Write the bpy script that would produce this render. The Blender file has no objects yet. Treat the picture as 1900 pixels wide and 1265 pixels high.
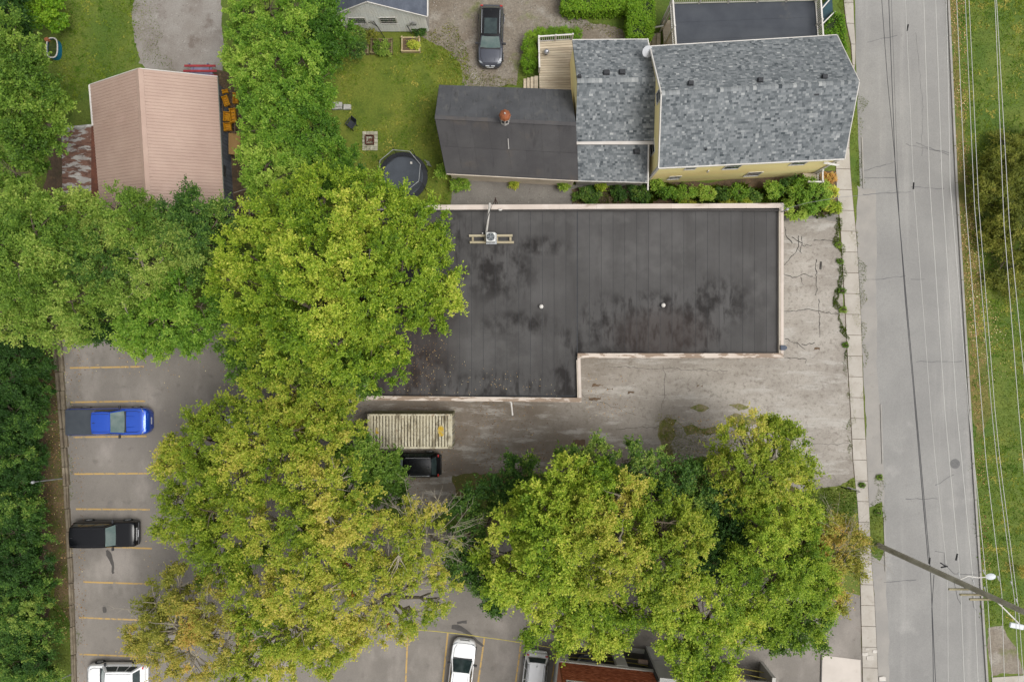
import bpy, bmesh, math, random
import numpy as np
from mathutils import Vector, Matrix

SC = bpy.context.scene
COL = SC.collection
PI = math.pi
rad = math.radians

# ------------------------------------------------------------------ camera, light, exposure
CAM_H = 55.0
cam_d = bpy.data.cameras.new('camera')
cam = bpy.data.objects.new('camera', cam_d)
COL.objects.link(cam)
cam.location = (0, 0, CAM_H)
cam.rotation_euler = (0, 0, 0)
cam_d.sensor_fit = 'HORIZONTAL'
cam_d.sensor_width = 36.0
cam_d.lens = 36.0 * 1375.0 / 1900.0
cam_d.clip_end = 2000.0
SC.camera = cam

SUN_EL, SUN_AZ = rad(66), rad(110)      # azimuth measured from +Y towards +X
world = bpy.data.worlds.new('World')
SC.world = world
world.use_nodes = True
wn = world.node_tree
wn.nodes.clear()
wo = wn.nodes.new('ShaderNodeOutputWorld')
wb = wn.nodes.new('ShaderNodeBackground')
wh = wn.nodes.new('ShaderNodeHueSaturation')
ws = wn.nodes.new('ShaderNodeTexSky')
ws.sky_type = 'NISHITA'
ws.sun_disc = False
ws.sun_elevation = SUN_EL
ws.sun_rotation = SUN_AZ
ws.dust_density = 3.0
ws.air_density = 1.0
wh.inputs['Saturation'].default_value = 0.10     # overcast: almost colourless sky
wb.inputs['Strength'].default_value = 0.15
wn.links.new(ws.outputs[0], wh.inputs['Color'])
wn.links.new(wh.outputs[0], wb.inputs['Color'])
wn.links.new(wb.outputs[0], wo.inputs['Surface'])

sd = bpy.data.lights.new('sun', 'SUN')
sd.energy = 1.5
sd.angle = rad(26)
sd.color = (1.0, 0.97, 0.915)
sun = bpy.data.objects.new('sun', sd)
COL.objects.link(sun)
to_sun = Vector((math.sin(SUN_AZ) * math.cos(SUN_EL), math.cos(SUN_AZ) * math.cos(SUN_EL), math.sin(SUN_EL)))
sun.rotation_euler = to_sun.to_track_quat('Z', 'Y').to_euler()
sun.location = (0, 0, 60)

vs = SC.view_settings
vs.view_transform = 'Standard'
vs.look = 'None'
vs.gamma = 1.0
vs.use_curve_mapping = False
vs.exposure = 0.52
SC.cycles.use_denoising = True
SC.cycles.max_bounces = 6
SC.cycles.diffuse_bounces = 4
SC.cycles.transparent_max_bounces = 8

# ------------------------------------------------------------------ measuring: image point at a height -> place
def P(px, py, h=0.0):
    k = (1 - h / CAM_H) / 25.0
    return Vector(((px - 950.0) * k, (632.5 - py) * k, h))

KX = 1.55          # the photograph's exposure over plain albedo
def lin1(v):
    v /= 255.0
    return v / 12.92 if v <= 0.04045 else ((v + 0.055) / 1.055) ** 2.4
def A(r, g, b, k=None):
    """seen colour (sRGB) -> surface albedo"""
    k = KX if k is None else k
    return (min(lin1(r) / k, .85), min(lin1(g) / k, .85), min(lin1(b) / k, .85), 1.0)

# ------------------------------------------------------------------ materials
class NT:
    def __init__(s, name):
        s.m = bpy.data.materials.new(name)
        s.m.use_nodes = True
        s.t = s.m.node_tree
        s.b = s.t.nodes['Principled BSDF']
    def n(s, typ, **kw):
        x = s.t.nodes.new(typ)
        for k, v in kw.items():
            if k.startswith('i_'):
                x.inputs[k[2:].replace('_', ' ')].default_value = v
            else:
                setattr(x, k, v)
        return x
    def l(s, a, b):
        s.t.links.new(a, b)
    def coords(s, world=True, scale=(1, 1, 1), rot=0.0, loc=(0, 0, 0)):
        if world:
            o = s.n('ShaderNodeNewGeometry').outputs['Position']
        else:
            o = s.n('ShaderNodeTexCoord').outputs['Object']
        mp = s.n('ShaderNodeMapping')
        mp.inputs['Scale'].default_value = scale
        mp.inputs['Rotation'].default_value = (0, 0, rot)
        mp.inputs['Location'].default_value = loc
        s.l(o, mp.inputs['Vector'])
        return mp.outputs[0]
    def noise(s, scale, detail=5, rough=.55, stretch=(1, 1, 1), world=True, seed=0.0, rot=0.0, dist=0.0):
        x = s.n('ShaderNodeTexNoise', i_Scale=scale, i_Detail=detail, i_Roughness=rough, i_Distortion=dist)
        s.l(s.coords(world, stretch, rot, (seed * 13.7, seed * 7.3, seed * 3.1)), x.inputs['Vector'])
        return x.outputs['Fac']
    def ramp(s, fac, lo, hi, a=0.0, b=1.0, smooth=True):
        x = s.n('ShaderNodeMapRange')
        x.interpolation_type = 'SMOOTHSTEP' if smooth else 'LINEAR'
        x.inputs['From Min'].default_value = lo
        x.inputs['From Max'].default_value = hi
        x.inputs['To Min'].default_value = a
        x.inputs['To Max'].default_value = b
        s.l(fac, x.inputs['Value'])
        return x.outputs['Result']
    def math(s, op, a, b=None):
        x = s.n('ShaderNodeMath', operation=op)
        for i, v in enumerate((a, b)):
            if v is None: continue
            if isinstance(v, (int, float)): x.inputs[i].default_value = v
            else: s.l(v, x.inputs[i])
        return x.outputs[0]
    def mix(s, fac, a, b, mode='MIX'):
        x = s.n('ShaderNodeMix', data_type='RGBA', blend_type=mode)
        for sock, v in ((x.inputs[0], fac), (x.inputs[6], a), (x.inputs[7], b)):
            if isinstance(v, (int, float)): sock.default_value = v
            elif isinstance(v, (tuple, list)): sock.default_value = v
            else: s.l(v, sock)
        return x.outputs[2]
    def blob(s, pts):
        """soft spots at places on the ground plan: pts = [(x, y, rx, ry)]"""
        acc = None
        for (x, y, rx, ry) in pts:
            v = s.coords(True, (1 / rx, 1 / ry, 0), 0, (-x / rx, -y / ry, 0))
            ln = s.n('ShaderNodeVectorMath', operation='LENGTH')
            s.l(v, ln.inputs[0])
            f = s.ramp(ln.outputs['Value'], .35, 1.0, 1.0, 0.0)
            acc = f if acc is None else s.math('MAXIMUM', acc, f)
        return acc

MATS = {}
def M(name, base, base2=None, scale=2.0, detail=6, rough=.85, metal=0.0, spec=.3, bump=0.0, bscale=60.0, stretch=(1, 1, 1),
      world=True, layers=(), objvar=0.0, coat=0.0, lo=.3, hi=.7, ior=None, grain=0.0, gscale=90.0):
    """procedural surface: two tones mixed by noise, then layers of (colour, scale, lo, hi, amount, stretch, seed)"""
    if name in MATS: return MATS[name]
    g = NT(name)
    c = base
    if base2 is not None:
        c = g.mix(g.ramp(g.noise(scale, detail, .6, stretch, world), lo, hi), base, base2)
    for i, L in enumerate(layers):
        col, sc, a, b, amt = L[:5]
        st = L[5] if len(L) > 5 else (1, 1, 1)
        sd_ = L[6] if len(L) > 6 else i + 1.0
        f = g.ramp(g.noise(sc, 6, .6, st, world, sd_), a, b, 0, amt)
        c = g.mix(f, c, col)
    if grain:
        f = g.ramp(g.noise(gscale, 3, .7, (1, 1, 1), world, 5.0), .25, .75, 1 - grain, 1 + grain, False)
        cc = g.n('ShaderNodeVectorMath', operation='SCALE')
        if isinstance(c, tuple):
            rg = g.n('ShaderNodeRGB'); rg.outputs[0].default_value = c; c = rg.outputs[0]
        g.l(c, cc.inputs[0]); g.l(f, cc.inputs['Scale'])
        c = cc.outputs[0]
    if objvar:
        oi = g.n('ShaderNodeObjectInfo').outputs['Random']
        f = g.ramp(oi, 0, 1, 1 - objvar, 1 + objvar, False)
        cc = g.n('ShaderNodeVectorMath', operation='SCALE')
        if isinstance(c, tuple):
            rg = g.n('ShaderNodeRGB'); rg.outputs[0].default_value = c; c = rg.outputs[0]
        g.l(c, cc.inputs[0]); g.l(f, cc.inputs['Scale'])
        c = cc.outputs[0]
    if isinstance(c, tuple): g.b.inputs['Base Color'].default_value = c
    else: g.l(c, g.b.inputs['Base Color'])
    g.b.inputs['Roughness'].default_value = rough
    g.b.inputs['Metallic'].default_value = metal
    g.b.inputs['Specular IOR Level'].default_value = spec
    g.b.inputs['Coat Weight'].default_value = coat
    g.b.inputs['Coat Roughness'].default_value = .04
    if ior: g.b.inputs['IOR'].default_value = ior
    if bump:
        bp = g.n('ShaderNodeBump', i_Strength=bump, i_Distance=.02)
        g.l(g.noise(bscale, 4, .6, stretch, world, 9.0), bp.inputs['Height'])
        g.l(bp.outputs[0], g.b.inputs['Normal'])
    MATS[name] = g.m
    return g.m

def leaf_mat(name, stops, trans=.36, rough=.55, gain=(1.62, 1.58, 1.4)):
    """foliage: each leaf carries its own hue in the face attribute 'tint'"""
    g = NT(name)
    at = g.n('ShaderNodeAttribute', attribute_name='tint')
    cr = g.n('ShaderNodeValToRGB')
    el = cr.color_ramp.elements
    while len(el) < len(stops): el.new(.5)
    for e, (p, col) in zip(el, stops):
        e.position = p; e.color = tuple(min(x * k_, .62) for x, k_ in zip(col[:3], gain)) + (1,)
    g.l(at.outputs['Fac'], cr.inputs[0])
    g.l(cr.outputs[0], g.b.inputs['Base Color'])
    g.b.inputs['Roughness'].default_value = rough
    g.b.inputs['Specular IOR Level'].default_value = .25
    tr = g.n('ShaderNodeBsdfTranslucent')
    br = g.mix(1.0, cr.outputs[0], (1.35, 1.35, .6, 1), 'MULTIPLY')
    g.l(br, tr.inputs['Color'])
    ms = g.n('ShaderNodeMixShader')
    ms.inputs[0].default_value = trans
    g.l(g.b.outputs[0], ms.inputs[1]); g.l(tr.outputs[0], ms.inputs[2])
    g.l(ms.outputs[0], g.t.nodes['Material Output'].inputs['Surface'])
    return g.m

def tint_mat(name, stops, rough=.9, spec=.2, grain=0.0, gscale=60, layers=()):
    g = NT(name)
    at = g.n('ShaderNodeAttribute', attribute_name='tint')
    cr = g.n('ShaderNodeValToRGB')
    el = cr.color_ramp.elements
    while len(el) < len(stops): el.new(.5)
    for e, (p, col) in zip(el, stops):
        e.position = p; e.color = col
    g.l(at.outputs['Fac'], cr.inputs[0])
    c = cr.outputs[0]
    for i, (col, sc, a, b, amt) in enumerate(layers):
        c = g.mix(g.ramp(g.noise(sc, 5, .6, (1, 1, 1), True, i + 1.), a, b, 0, amt), c, col)
    if grain:
        f = g.ramp(g.noise(gscale, 3, .7), .25, .75, 1 - grain, 1 + grain, False)
        cc = g.n('ShaderNodeVectorMath', operation='SCALE')
        g.l(c, cc.inputs[0]); g.l(f, cc.inputs['Scale'])
        c = cc.outputs[0]
    g.l(c, g.b.inputs['Base Color'])
    g.b.inputs['Roughness'].default_value = rough
    g.b.inputs['Specular IOR Level'].default_value = spec
    return g.m

# ------------------------------------------------------------------ objects
WORLD_M = {}
def _props(o, label=None, cat=None, group=None, kind=None):
    if label: o['label'] = label
    if cat: o['category'] = cat
    if group: o['group'] = group
    if kind: o['kind'] = kind
    return o

def thing(name, label, cat, loc=(0, 0, 0), rz=0.0, group=None):
    o = bpy.data.objects.new(name, None)
    COL.objects.link(o)
    o.empty_display_size = .2
    o.location = loc
    o.rotation_euler = (0, 0, rz)
    WORLD_M[o.name] = Matrix.Translation(Vector(loc)) @ Matrix.Rotation(rz, 4, 'Z')
    return _props(o, label, cat, group)

class MB:
    """collects faces of one object"""
    def __init__(s):
        s.v = []; s.f = []; s.t = []
    def add(s, vs, fs, tint=None):
        b = len(s.v)
        s.v.extend(Vector(p) for p in vs)
        for f in fs:
            s.f.append([b + i for i in f]); s.t.append(tint)
        return s
    def box(s, c, d, rz=0.0, tint=None):
        x, y, z = d[0] / 2, d[1] / 2, d[2] / 2
        m = Matrix.Rotation(rz, 3, 'Z') if rz else None
        vs = []
        for k in (-z, z):
            for (i, j) in ((-x, -y), (x, -y), (x, y), (-x, y)):
                p = Vector((i, j, k))
                if m: p = m @ p
                vs.append(p + Vector(c))
        return s.add(vs, [(3, 2, 1, 0), (4, 5, 6, 7), (0, 1, 5, 4), (1, 2, 6, 5), (2, 3, 7, 6), (3, 0, 4, 7)], tint)
    def prism(s, poly, z0, z1, tint=None):
        n = len(poly)
        ar = sum(poly[i][0] * poly[(i + 1) % n][1] - poly[(i + 1) % n][0] * poly[i][1] for i in range(n))
        if ar < 0: poly = poly[::-1]
        vs = [(p[0], p[1], z0) for p in poly] + [(p[0], p[1], z1) for p in poly]
        fs = [list(range(n))[::-1], list(range(n, 2 * n))] + [(i, (i + 1) % n, n + (i + 1) % n, n + i) for i in range(n)]
        return s.add(vs, fs, tint)
    def sheet(s, poly, z):
        n = len(poly)
        ar = sum(poly[i][0] * poly[(i + 1) % n][1] - poly[(i + 1) % n][0] * poly[i][1] for i in range(n))
        if ar < 0: poly = poly[::-1]
        return s.add([(p[0], p[1], z) for p in poly], [list(range(n))])
    def slab(s, q, t, tint=None):
        """q: planar outline in space, t: thickness downwards along its normal"""
        q = [Vector(p) for p in q]
        n = (q[1] - q[0]).cross(q[2] - q[0]).normalized()
        if n.z < 0:
            q = q[::-1]; n = -n
        k = len(q)
        vs = [p - n * t for p in q] + q
        fs = [list(range(k))[::-1], list(range(k, 2 * k))] + [(i, (i + 1) % k, k + (i + 1) % k, k + i) for i in range(k)]
        return s.add(vs, fs, tint)
    def bar(s, a, b, w, h, up=(0, 0, 1), tint=None):
        a = Vector(a); b = Vector(b)
        d = (b - a).normalized(); u = Vector(up)
        if abs(d.dot(u)) > .95: u = Vector((0, 1, 0))
        sd_ = d.cross(u).normalized(); u = sd_.cross(d).normalized()
        vs = []
        for p in (a, b):
            for (i, j) in ((-1, -1), (1, -1), (1, 1), (-1, 1)):
                vs.append(p + sd_ * (i * w / 2) + u * (j * h / 2))
        return s.add(vs, [(0, 1, 2, 3), (7, 6, 5, 4), (0, 4, 5, 1), (1, 5, 6, 2), (2, 6, 7, 3), (3, 7, 4, 0)], tint)
    def tube(s, pts, r, n=6, tint=None, cap=True):
        pts = [Vector(p) for p in pts]
        rs = r if isinstance(r, (list, tuple)) else [r] * len(pts)
        b = len(s.v)
        prev = None
        for i, p in enumerate(pts):
            d = (pts[min(i + 1, len(pts) - 1)] - pts[max(i - 1, 0)])
            d = d.normalized() if d.length > 1e-9 else Vector((0, 0, 1))
            if prev is None:
                u = Vector((1, 0, 0)) if abs(d.x) < .9 else Vector((0, 1, 0))
            else:
                u = prev
            u = (u - d * u.dot(d)).normalized(); prev = u
            w = d.cross(u)
            for k in range(n):
                a = 2 * PI * k / n
                s.v.append(p + (u * math.cos(a) + w * math.sin(a)) * rs[i])
        for i in range(len(pts) - 1):
            for k in range(n):
                s.f.append([b + i * n + k, b + i * n + (k + 1) % n, b + (i + 1) * n + (k + 1) % n, b + (i + 1) * n + k]); s.t.append(tint)
        if cap:
            s.f.append([b + k for k in range(n)][::-1]); s.t.append(tint)
            e = b + (len(pts) - 1) * n
            s.f.append([e + k for k in range(n)]); s.t.append(tint)
        return s
    def lathe(s, prof, n=16, c=(0, 0, 0), sx=1, sy=1, tint=None, cap=True):
        b = len(s.v); c = Vector(c)
        for (r, z) in prof:
            for k in range(n):
                a = 2 * PI * k / n
                s.v.append(c + Vector((math.cos(a) * r * sx, math.sin(a) * r * sy, z)))
        for i in range(len(prof) - 1):
            for k in range(n):
                s.f.append([b + i * n + k, b + i * n + (k + 1) % n, b + (i + 1) * n + (k + 1) % n, b + (i + 1) * n + k]); s.t.append(tint)
        if not cap: return s
        s.f.append([b + k for k in range(n)][::-1]); s.t.append(tint)
        e = b + (len(prof) - 1) * n
        s.f.append([e + k for k in range(n)]); s.t.append(tint)
        return s
    def mesh(s, name, mat, inv=None, smooth=None):
        me = bpy.data.meshes.new(name)
        vs = [inv @ v for v in s.v] if inv is not None else s.v
        me.from_pydata([tuple(v) for v in vs], [], s.f)
        if any(t is not None for t in s.t):
            a = me.attributes.new('tint', 'FLOAT', 'FACE')
            a.data.foreach_set('value', [0.5 if t is None else t for t in s.t])
        if mat: me.materials.append(mat)
        if smooth is not None:
            me.polygons.foreach_set('use_smooth', [True] * len(me.polygons))
            me.set_sharp_from_angle(angle=rad(smooth))
        me.update()
        return me
    def build(s, name, mat, parent=None, local=False, smooth=None, bevel=0.0, label=None, cat=None, group=None, kind=None):
        """local=False: the points are places in the world; they are re-expressed in the parent's frame"""
        inv = None
        if parent is not None and not local:
            inv = WORLD_M[parent.name].inverted()
        me = s.mesh(name, mat, inv, smooth)
        o = bpy.data.objects.new(name, me)
        COL.objects.link(o)
        if parent is not None:
            o.parent = parent
            WORLD_M[o.name] = WORLD_M[parent.name]
        else:
            WORLD_M[o.name] = Matrix.Identity(4)
        if bevel:
            md = o.modifiers.new('bevel', 'BEVEL'); md.width = bevel; md.segments = 2; md.limit_method = 'ANGLE'
        return _props(o, label, cat, group, kind)

def inst(src, parent, loc=(0, 0, 0), rot=(0, 0, 0), scale=None, name=None):
    """another object sharing src's mesh"""
    o = src.copy()
    COL.objects.link(o)
    o.parent = parent
    o.location = loc; o.rotation_euler = rot
    if scale: o.scale = scale
    return o

def lerp(a, b, t): return a + (b - a) * t
def quad(q, u, v):
    """q = [a, b, c, d]; u along a->b and d->c, v from a->d"""
    return lerp(lerp(q[0], q[1], u), lerp(q[3], q[2], u), v)

rng = np.random.default_rng(11)
RR = random.Random(5)

def ragged(poly, amp=.15, step=.25, seed=0):
    """outline with an uneven edge"""
    r = random.Random(seed)
    out = []
    n = len(poly)
    ph = [r.uniform(0, 6.28) for _ in range(4)]
    L = 0
    for i in range(n):
        a = Vector(poly[i][:2]); b = Vector(poly[(i + 1) % n][:2])
        d = b - a; ln = d.length
        if ln < 1e-6: continue
        nr = Vector((-d.y, d.x)) / ln
        k = max(1, int(ln / step))
        for j in range(k):
            s_ = L + ln * j / k
            off = (math.sin(s_ * 1.1 + ph[0]) * .5 + math.sin(s_ * 2.9 + ph[1]) * .35 + math.sin(s_ * .37 + ph[3]) * .5 + r.uniform(-1, 1) * .35) * amp
            if j == 0: off *= .3
            p = a + d * (j / k) + nr * off
            out.append((p.x, p.y))
        L += ln
    return out
def PX(pts, h=0.0):
    return [P(x, y, h)[:2] for (x, y) in pts]
# ------------------------------------------------------------------ mass geometry (numpy)
def np_mesh(name, verts, nper, tint=None, mat=None, sel=None):
    """verts (N, nper, 3): N separate small faces as one mesh"""
    n = len(verts)
    me = bpy.data.meshes.new(name)
    me.vertices.add(n * nper)
    me.vertices.foreach_set('co', verts.reshape(-1).astype(np.float32))
    me.loops.add(n * nper)
    me.loops.foreach_set('vertex_index', np.arange(n * nper, dtype=np.int32))
    me.polygons.add(n)
    me.polygons.foreach_set('loop_start', np.arange(n, dtype=np.int32) * nper)
    if tint is not None:
        a = me.attributes.new('tint', 'FLOAT', 'FACE')
        a.data.foreach_set('value', tint.astype(np.float32))
    me.update(calc_edges=True)
    me.validate()
    if mat: me.materials.append(mat)
    return me

def obj_of(name, me, parent=None, **kw):
    o = bpy.data.objects.new(name, me)
    COL.objects.link(o)
    if parent is not None:
        o.parent = parent
        WORLD_M[o.name] = WORLD_M[parent.name]
    return _props(o, **kw)

def inside(pts, poly):
    x, y = pts[:, 0], pts[:, 1]
    r = np.zeros(len(pts), bool)
    p = np.array(poly)
    j = len(p) - 1
    for i in range(len(p)):
        xi, yi = p[i]; xj, yj = p[j]
        c = ((yi > y) != (yj > y)) & (x < (xj - xi) * (y - yi) / (yj - yi + 1e-12) + xi)
        r ^= c
        j = i
    return r

def scatter(poly, dens, g):
    p = np.array(poly)
    lo, hi = p.min(0), p.max(0)
    n = int(np.prod(hi - lo) * dens)
    q = g.uniform(lo, hi, (n, 2))
    return q[inside(q, poly)]

def norm(v): return v / (np.linalg.norm(v, axis=-1, keepdims=True) + 1e-9)

def blade_faces(pts, h, w, g, z=0.0, lean=.5):
    n = len(pts)
    a = g.uniform(0, 2 * PI, n)
    hh = h * g.uniform(.5, 1.3, n)
    base = np.c_[pts, np.full(n, z)]
    side = np.c_[np.cos(a), np.sin(a), np.zeros(n)] * (w * .5)
    b = g.uniform(0, 2 * PI, n)
    ln = lean * g.uniform(.2, 1.4, n) * hh
    tip = base + np.c_[np.cos(b) * ln, np.sin(b) * ln, hh]
    return np.stack([base - side, base + side, tip], 1)

def noise2(p, s, seed):
    """cheap smooth value noise in [0, 1] on the plan"""
    g = np.random.default_rng(seed)
    out = np.zeros(len(p))
    for k in range(6):
        a = g.uniform(0, 2 * PI); f = s * g.uniform(.6, 1.8); ph = g.uniform(0, 6.28)
        out += np.sin((p[:, 0] * math.cos(a) + p[:, 1] * math.sin(a)) * f + ph)
    return np.clip(.5 + out / 7.0, 0, 1)

# ------------------------------------------------------------------ setting: ground, road, pavements
GRASS1, GRASS2 = A(82, 108, 34), A(112, 124, 48)
m_ground = M('ground grass', GRASS1, GRASS2, .35, 8, layers=((A(128, 118, 72), .55, .62, .78, .55), (A(54, 78, 18), 1.3, .55, .75, .6), (A(140, 140, 60), 5., .6, .8, .25)), grain=.42, gscale=8, bump=.8, bscale=14)
m_lawn = M('mown lawn', A(100, 118, 36), A(124, 132, 48), .5, 8, layers=((A(74, 96, 24), .9, .5, .72, .65), (A(84, 104, 30), 3., .52, .7, .5), (A(140, 136, 62), 1.1, .62, .8, .35), (A(128, 134, 48), 6., .55, .8, .3)), grain=.34, gscale=8, bump=.8, bscale=14)
m_asph_road = M('road asphalt', A(148, 146, 143), A(161, 159, 155), .25, 6, rough=.92, layers=(
    (A(145, 144, 141), .6, .52, .78, .5, (1, .03, 1), 21.), (A(178, 175, 170), .9, .5, .75, .6, (1, .05, 1), 22.), (A(134, 132, 129), 1.4, .62, .8, .4, (1, .15, 1), 23.), (A(134, 131, 127), 4.5, .6, .75, .45, (1, .5, 1)), (A(184, 181, 176), .35, .6, .75, .5)), grain=.13, gscale=13, bump=.25)
m_apron = M('old asphalt edge', A(172, 167, 160), A(158, 154, 149), .5, 6, rough=.92, layers=((A(140, 132, 122), 1.6, .6, .75, .5), (A(186, 182, 175), 1.0, .6, .8, .4)), grain=.1, gscale=30, bump=.2)
m_lot = M('parking asphalt', A(132, 126, 119), A(148, 141, 133), .16, 7, rough=.9, layers=(
    (A(170, 162, 154), .35, .48, .7, .85, (1, .5, 1)), (A(112, 106, 100), 1.3, .56, .74, .5), (A(150, 143, 136), 2.8, .58, .74, .4), (A(114, 110, 108), .7, .6, .78, .5), (A(122, 104, 92), .6, .62, .8, .4)), grain=.12, gscale=15, bump=.25)
g = NT('yard asphalt')
c0 = g.mix(g.ramp(g.noise(.22, 7), .3, .7), A(171, 163, 153), A(152, 144, 134))
c0 = g.mix(g.ramp(g.noise(.5, 6, .6, (.6, 1.4, 1), True, 2.), .56, .78, 0, .6), c0, A(182, 177, 169))
lite = g.blob([tuple(P(x, y).xy) + (rx / 25., ry / 25.) for (x, y, rx, ry) in ((1520, 790, 110, 120), (1510, 560, 90, 160), (1350, 710, 220, 60), (1440, 760, 120, 90))])
c0 = g.mix(g.math('MULTIPLY', lite, g.ramp(g.noise(.45, 7, .65, (.7, 1.6, 1), True, 12.), .35, .65, .15, .85)), c0, A(192, 185, 175))
brown = g.blob([(-5.5, -7.5, 11, 6), (3, -9.0, 9, 4), (-1, -5.5, 6, 2.6), (11, -12, 7, 3)])
c0 = g.mix(g.math('MULTIPLY', brown, g.ramp(g.noise(.35, 7, .65, (1, 1, 1), True, 4.), .25, .6, .2, .75)), c0, A(118, 103, 87))
c0 = g.mix(g.ramp(g.noise(1.4, 6, .65, (.5, 1.2, 1), True, 6.), .6, .76, 0, .5), c0, A(112, 96, 80))
c0 = g.mix(g.ramp(g.noise(2.3, 5, .65, (1, 1, 1), True, 8.), .66, .76, 0, .6), c0, A(132, 102, 72))
c0 = g.mix(g.ramp(g.noise(3.2, 6, .7, (1, 1, 1), True, 15.), .5, .68, 0, .75), c0, A(132, 123, 112))
c0 = g.mix(g.ramp(g.noise(.8, 7, .7, (.4, 1.6, 1), True, 17.), .5, .64, 0, .7), c0, A(196, 191, 183))
c0 = g.mix(g.ramp(g.noise(7., 5, .75, (1, 1, 1), True, 18.), .55, .72, 0, .6), c0, A(128, 118, 106))
gr = g.ramp(g.noise(11, 5, .8, (1, 1, 1), True, 5.), .25, .75, .8, 1.2, False)
sc_ = g.n('ShaderNodeVectorMath', operation='SCALE'); g.l(c0, sc_.inputs[0]); g.l(gr, sc_.inputs['Scale'])
g.l(sc_.outputs[0], g.b.inputs['Base Color']); g.b.inputs['Roughness'].default_value = .92
bp = g.n('ShaderNodeBump', i_Strength=.25, i_Distance=.02); g.l(g.noise(30, 4), bp.inputs['Height']); g.l(bp.outputs[0], g.b.inputs['Normal'])
m_yard = g.m
m_slab = M('concrete paving', A(198, 191, 181), A(184, 176, 165), .8, 6, rough=.9, layers=((A(160, 151, 138), 1.6, .56, .75, .6), (A(212, 206, 197), 1.1, .6, .8, .5), (A(140, 130, 116), 5., .62, .75, .4)), objvar=.06, grain=.08, gscale=30, bump=.15)
m_gravel = M('driveway gravel', A(150, 141, 128), A(132, 120, 106), .45, 8, rough=.95, layers=((A(172, 166, 156), .7, .5, .72, .7), (A(112, 122, 58), .5, .56, .72, .8), (A(104, 92, 78), 1.7, .6, .78, .5)), grain=.35, gscale=9, bump=.8, bscale=16)
m_gravel2 = M('grey gravel', A(150, 145, 138), A(134, 129, 123), .6, 8, rough=.95, layers=((A(120, 114, 108), 2., .58, .75, .5), (A(168, 164, 158), 1.4, .58, .75, .4)), grain=.2, gscale=14, bump=.6, bscale=20)
m_gravel3 = M('compacted drive', A(164, 159, 152), A(138, 129, 121), .35, 8, rough=.95, layers=((A(114, 101, 92), .7, .55, .72, .7), (A(182, 178, 172), 1.5, .58, .74, .55), (A(100, 112, 50), .5, .66, .78, .5)), grain=.2, gscale=12, bump=.6, bscale=20)
m_soil = M('bare soil', A(120, 100, 72), A(98, 84, 58), .8, 7, layers=((A(92, 104, 42), .9, .5, .68, .8),), grain=.25, gscale=12, bump=.8, bscale=20)
m_moss = M('mossy soil', A(116, 104, 68), A(98, 104, 46), .7, 7, layers=((A(96, 112, 40), .6, .5, .66, .85), (A(150, 130, 100), 2., .6, .75, .6)), grain=.25, gscale=12, bump=.8, bscale=20)
m_verge = M('yellowed verge grass', A(126, 116, 62), A(106, 110, 46), .9, 7, layers=((A(150, 122, 82), 1.6, .52, .7, .8), (A(92, 104, 40), .7, .5, .7, .7)), grain=.4, gscale=8, bump=.8, bscale=14)
m_moss2 = M('weedy asphalt', A(122, 122, 66), A(144, 134, 100), 2.2, 6, lo=.42, hi=.58, layers=((A(100, 112, 48), 1.6, .48, .64, .8), (A(150, 138, 118), 4., .54, .66, .8)), grain=.25, gscale=12)
m_litter = M('leaf mould', A(112, 92, 72), A(90, 76, 60), 1.2, 7, layers=((A(140, 112, 80), 3., .55, .7, .7), (A(80, 84, 44), 1.1, .58, .72, .5)), grain=.3, gscale=10, bump=.9, bscale=18)
m_concrete = M('plain concrete', A(176, 172, 166), A(160, 156, 150), .8, 6, layers=((A(132, 128, 120), 1.6, .6, .78, .5),), grain=.08, bump=.2)
m_paint_y = M('yellow road paint', A(210, 172, 98), A(200, 168, 112), 1.5, 6, rough=.8, layers=((A(150, 140, 124), 3.5, .5, .64, .9),), grain=.1, gscale=30)
m_crack = M('crack filler', A(92, 87, 82), A(66, 62, 58), 3., rough=.9)
m_stain = M('oil stain', A(84, 80, 77), A(96, 92, 88), 3., rough=.7)

def struct(name, mb, mat, **kw):
    o = mb.build(name, mat, None, **kw)
    o['kind'] = 'structure'
    return o

gmb = MB()
gmb.sheet([(-220, -220), (220, -220), (220, 220), (-220, 220)], 0)
struct('ground', gmb, m_ground)

# road
road_px = [(1584, -400), (1586, 0), (1596, 400), (1603, 640), (1620, 860), (1638, 1010), (1648, 1265), (1660, 1700), (1842, 1700), (1829, 1265), (1803, 860), (1797, 760), (1772, 340), (1757, 0), (1742, -400)]
road = struct('road', MB().sheet(ragged(PX(road_px), .03, .6, 3), .008), m_asph_road)
apron_px = [(1590, 345), (1602, 352), (1625, 352), (1628, 700), (1640, 900), (1650, 1265), (1655, 1500), (1626, 1500), (1622, 1110), (1612, 1000), (1605, 760), (1597, 600), (1588, 430)]
MB().sheet(ragged(PX(apron_px), .07, .3, 4), .012).build('asphalt_edge', m_apron, road, local=True)
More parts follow.
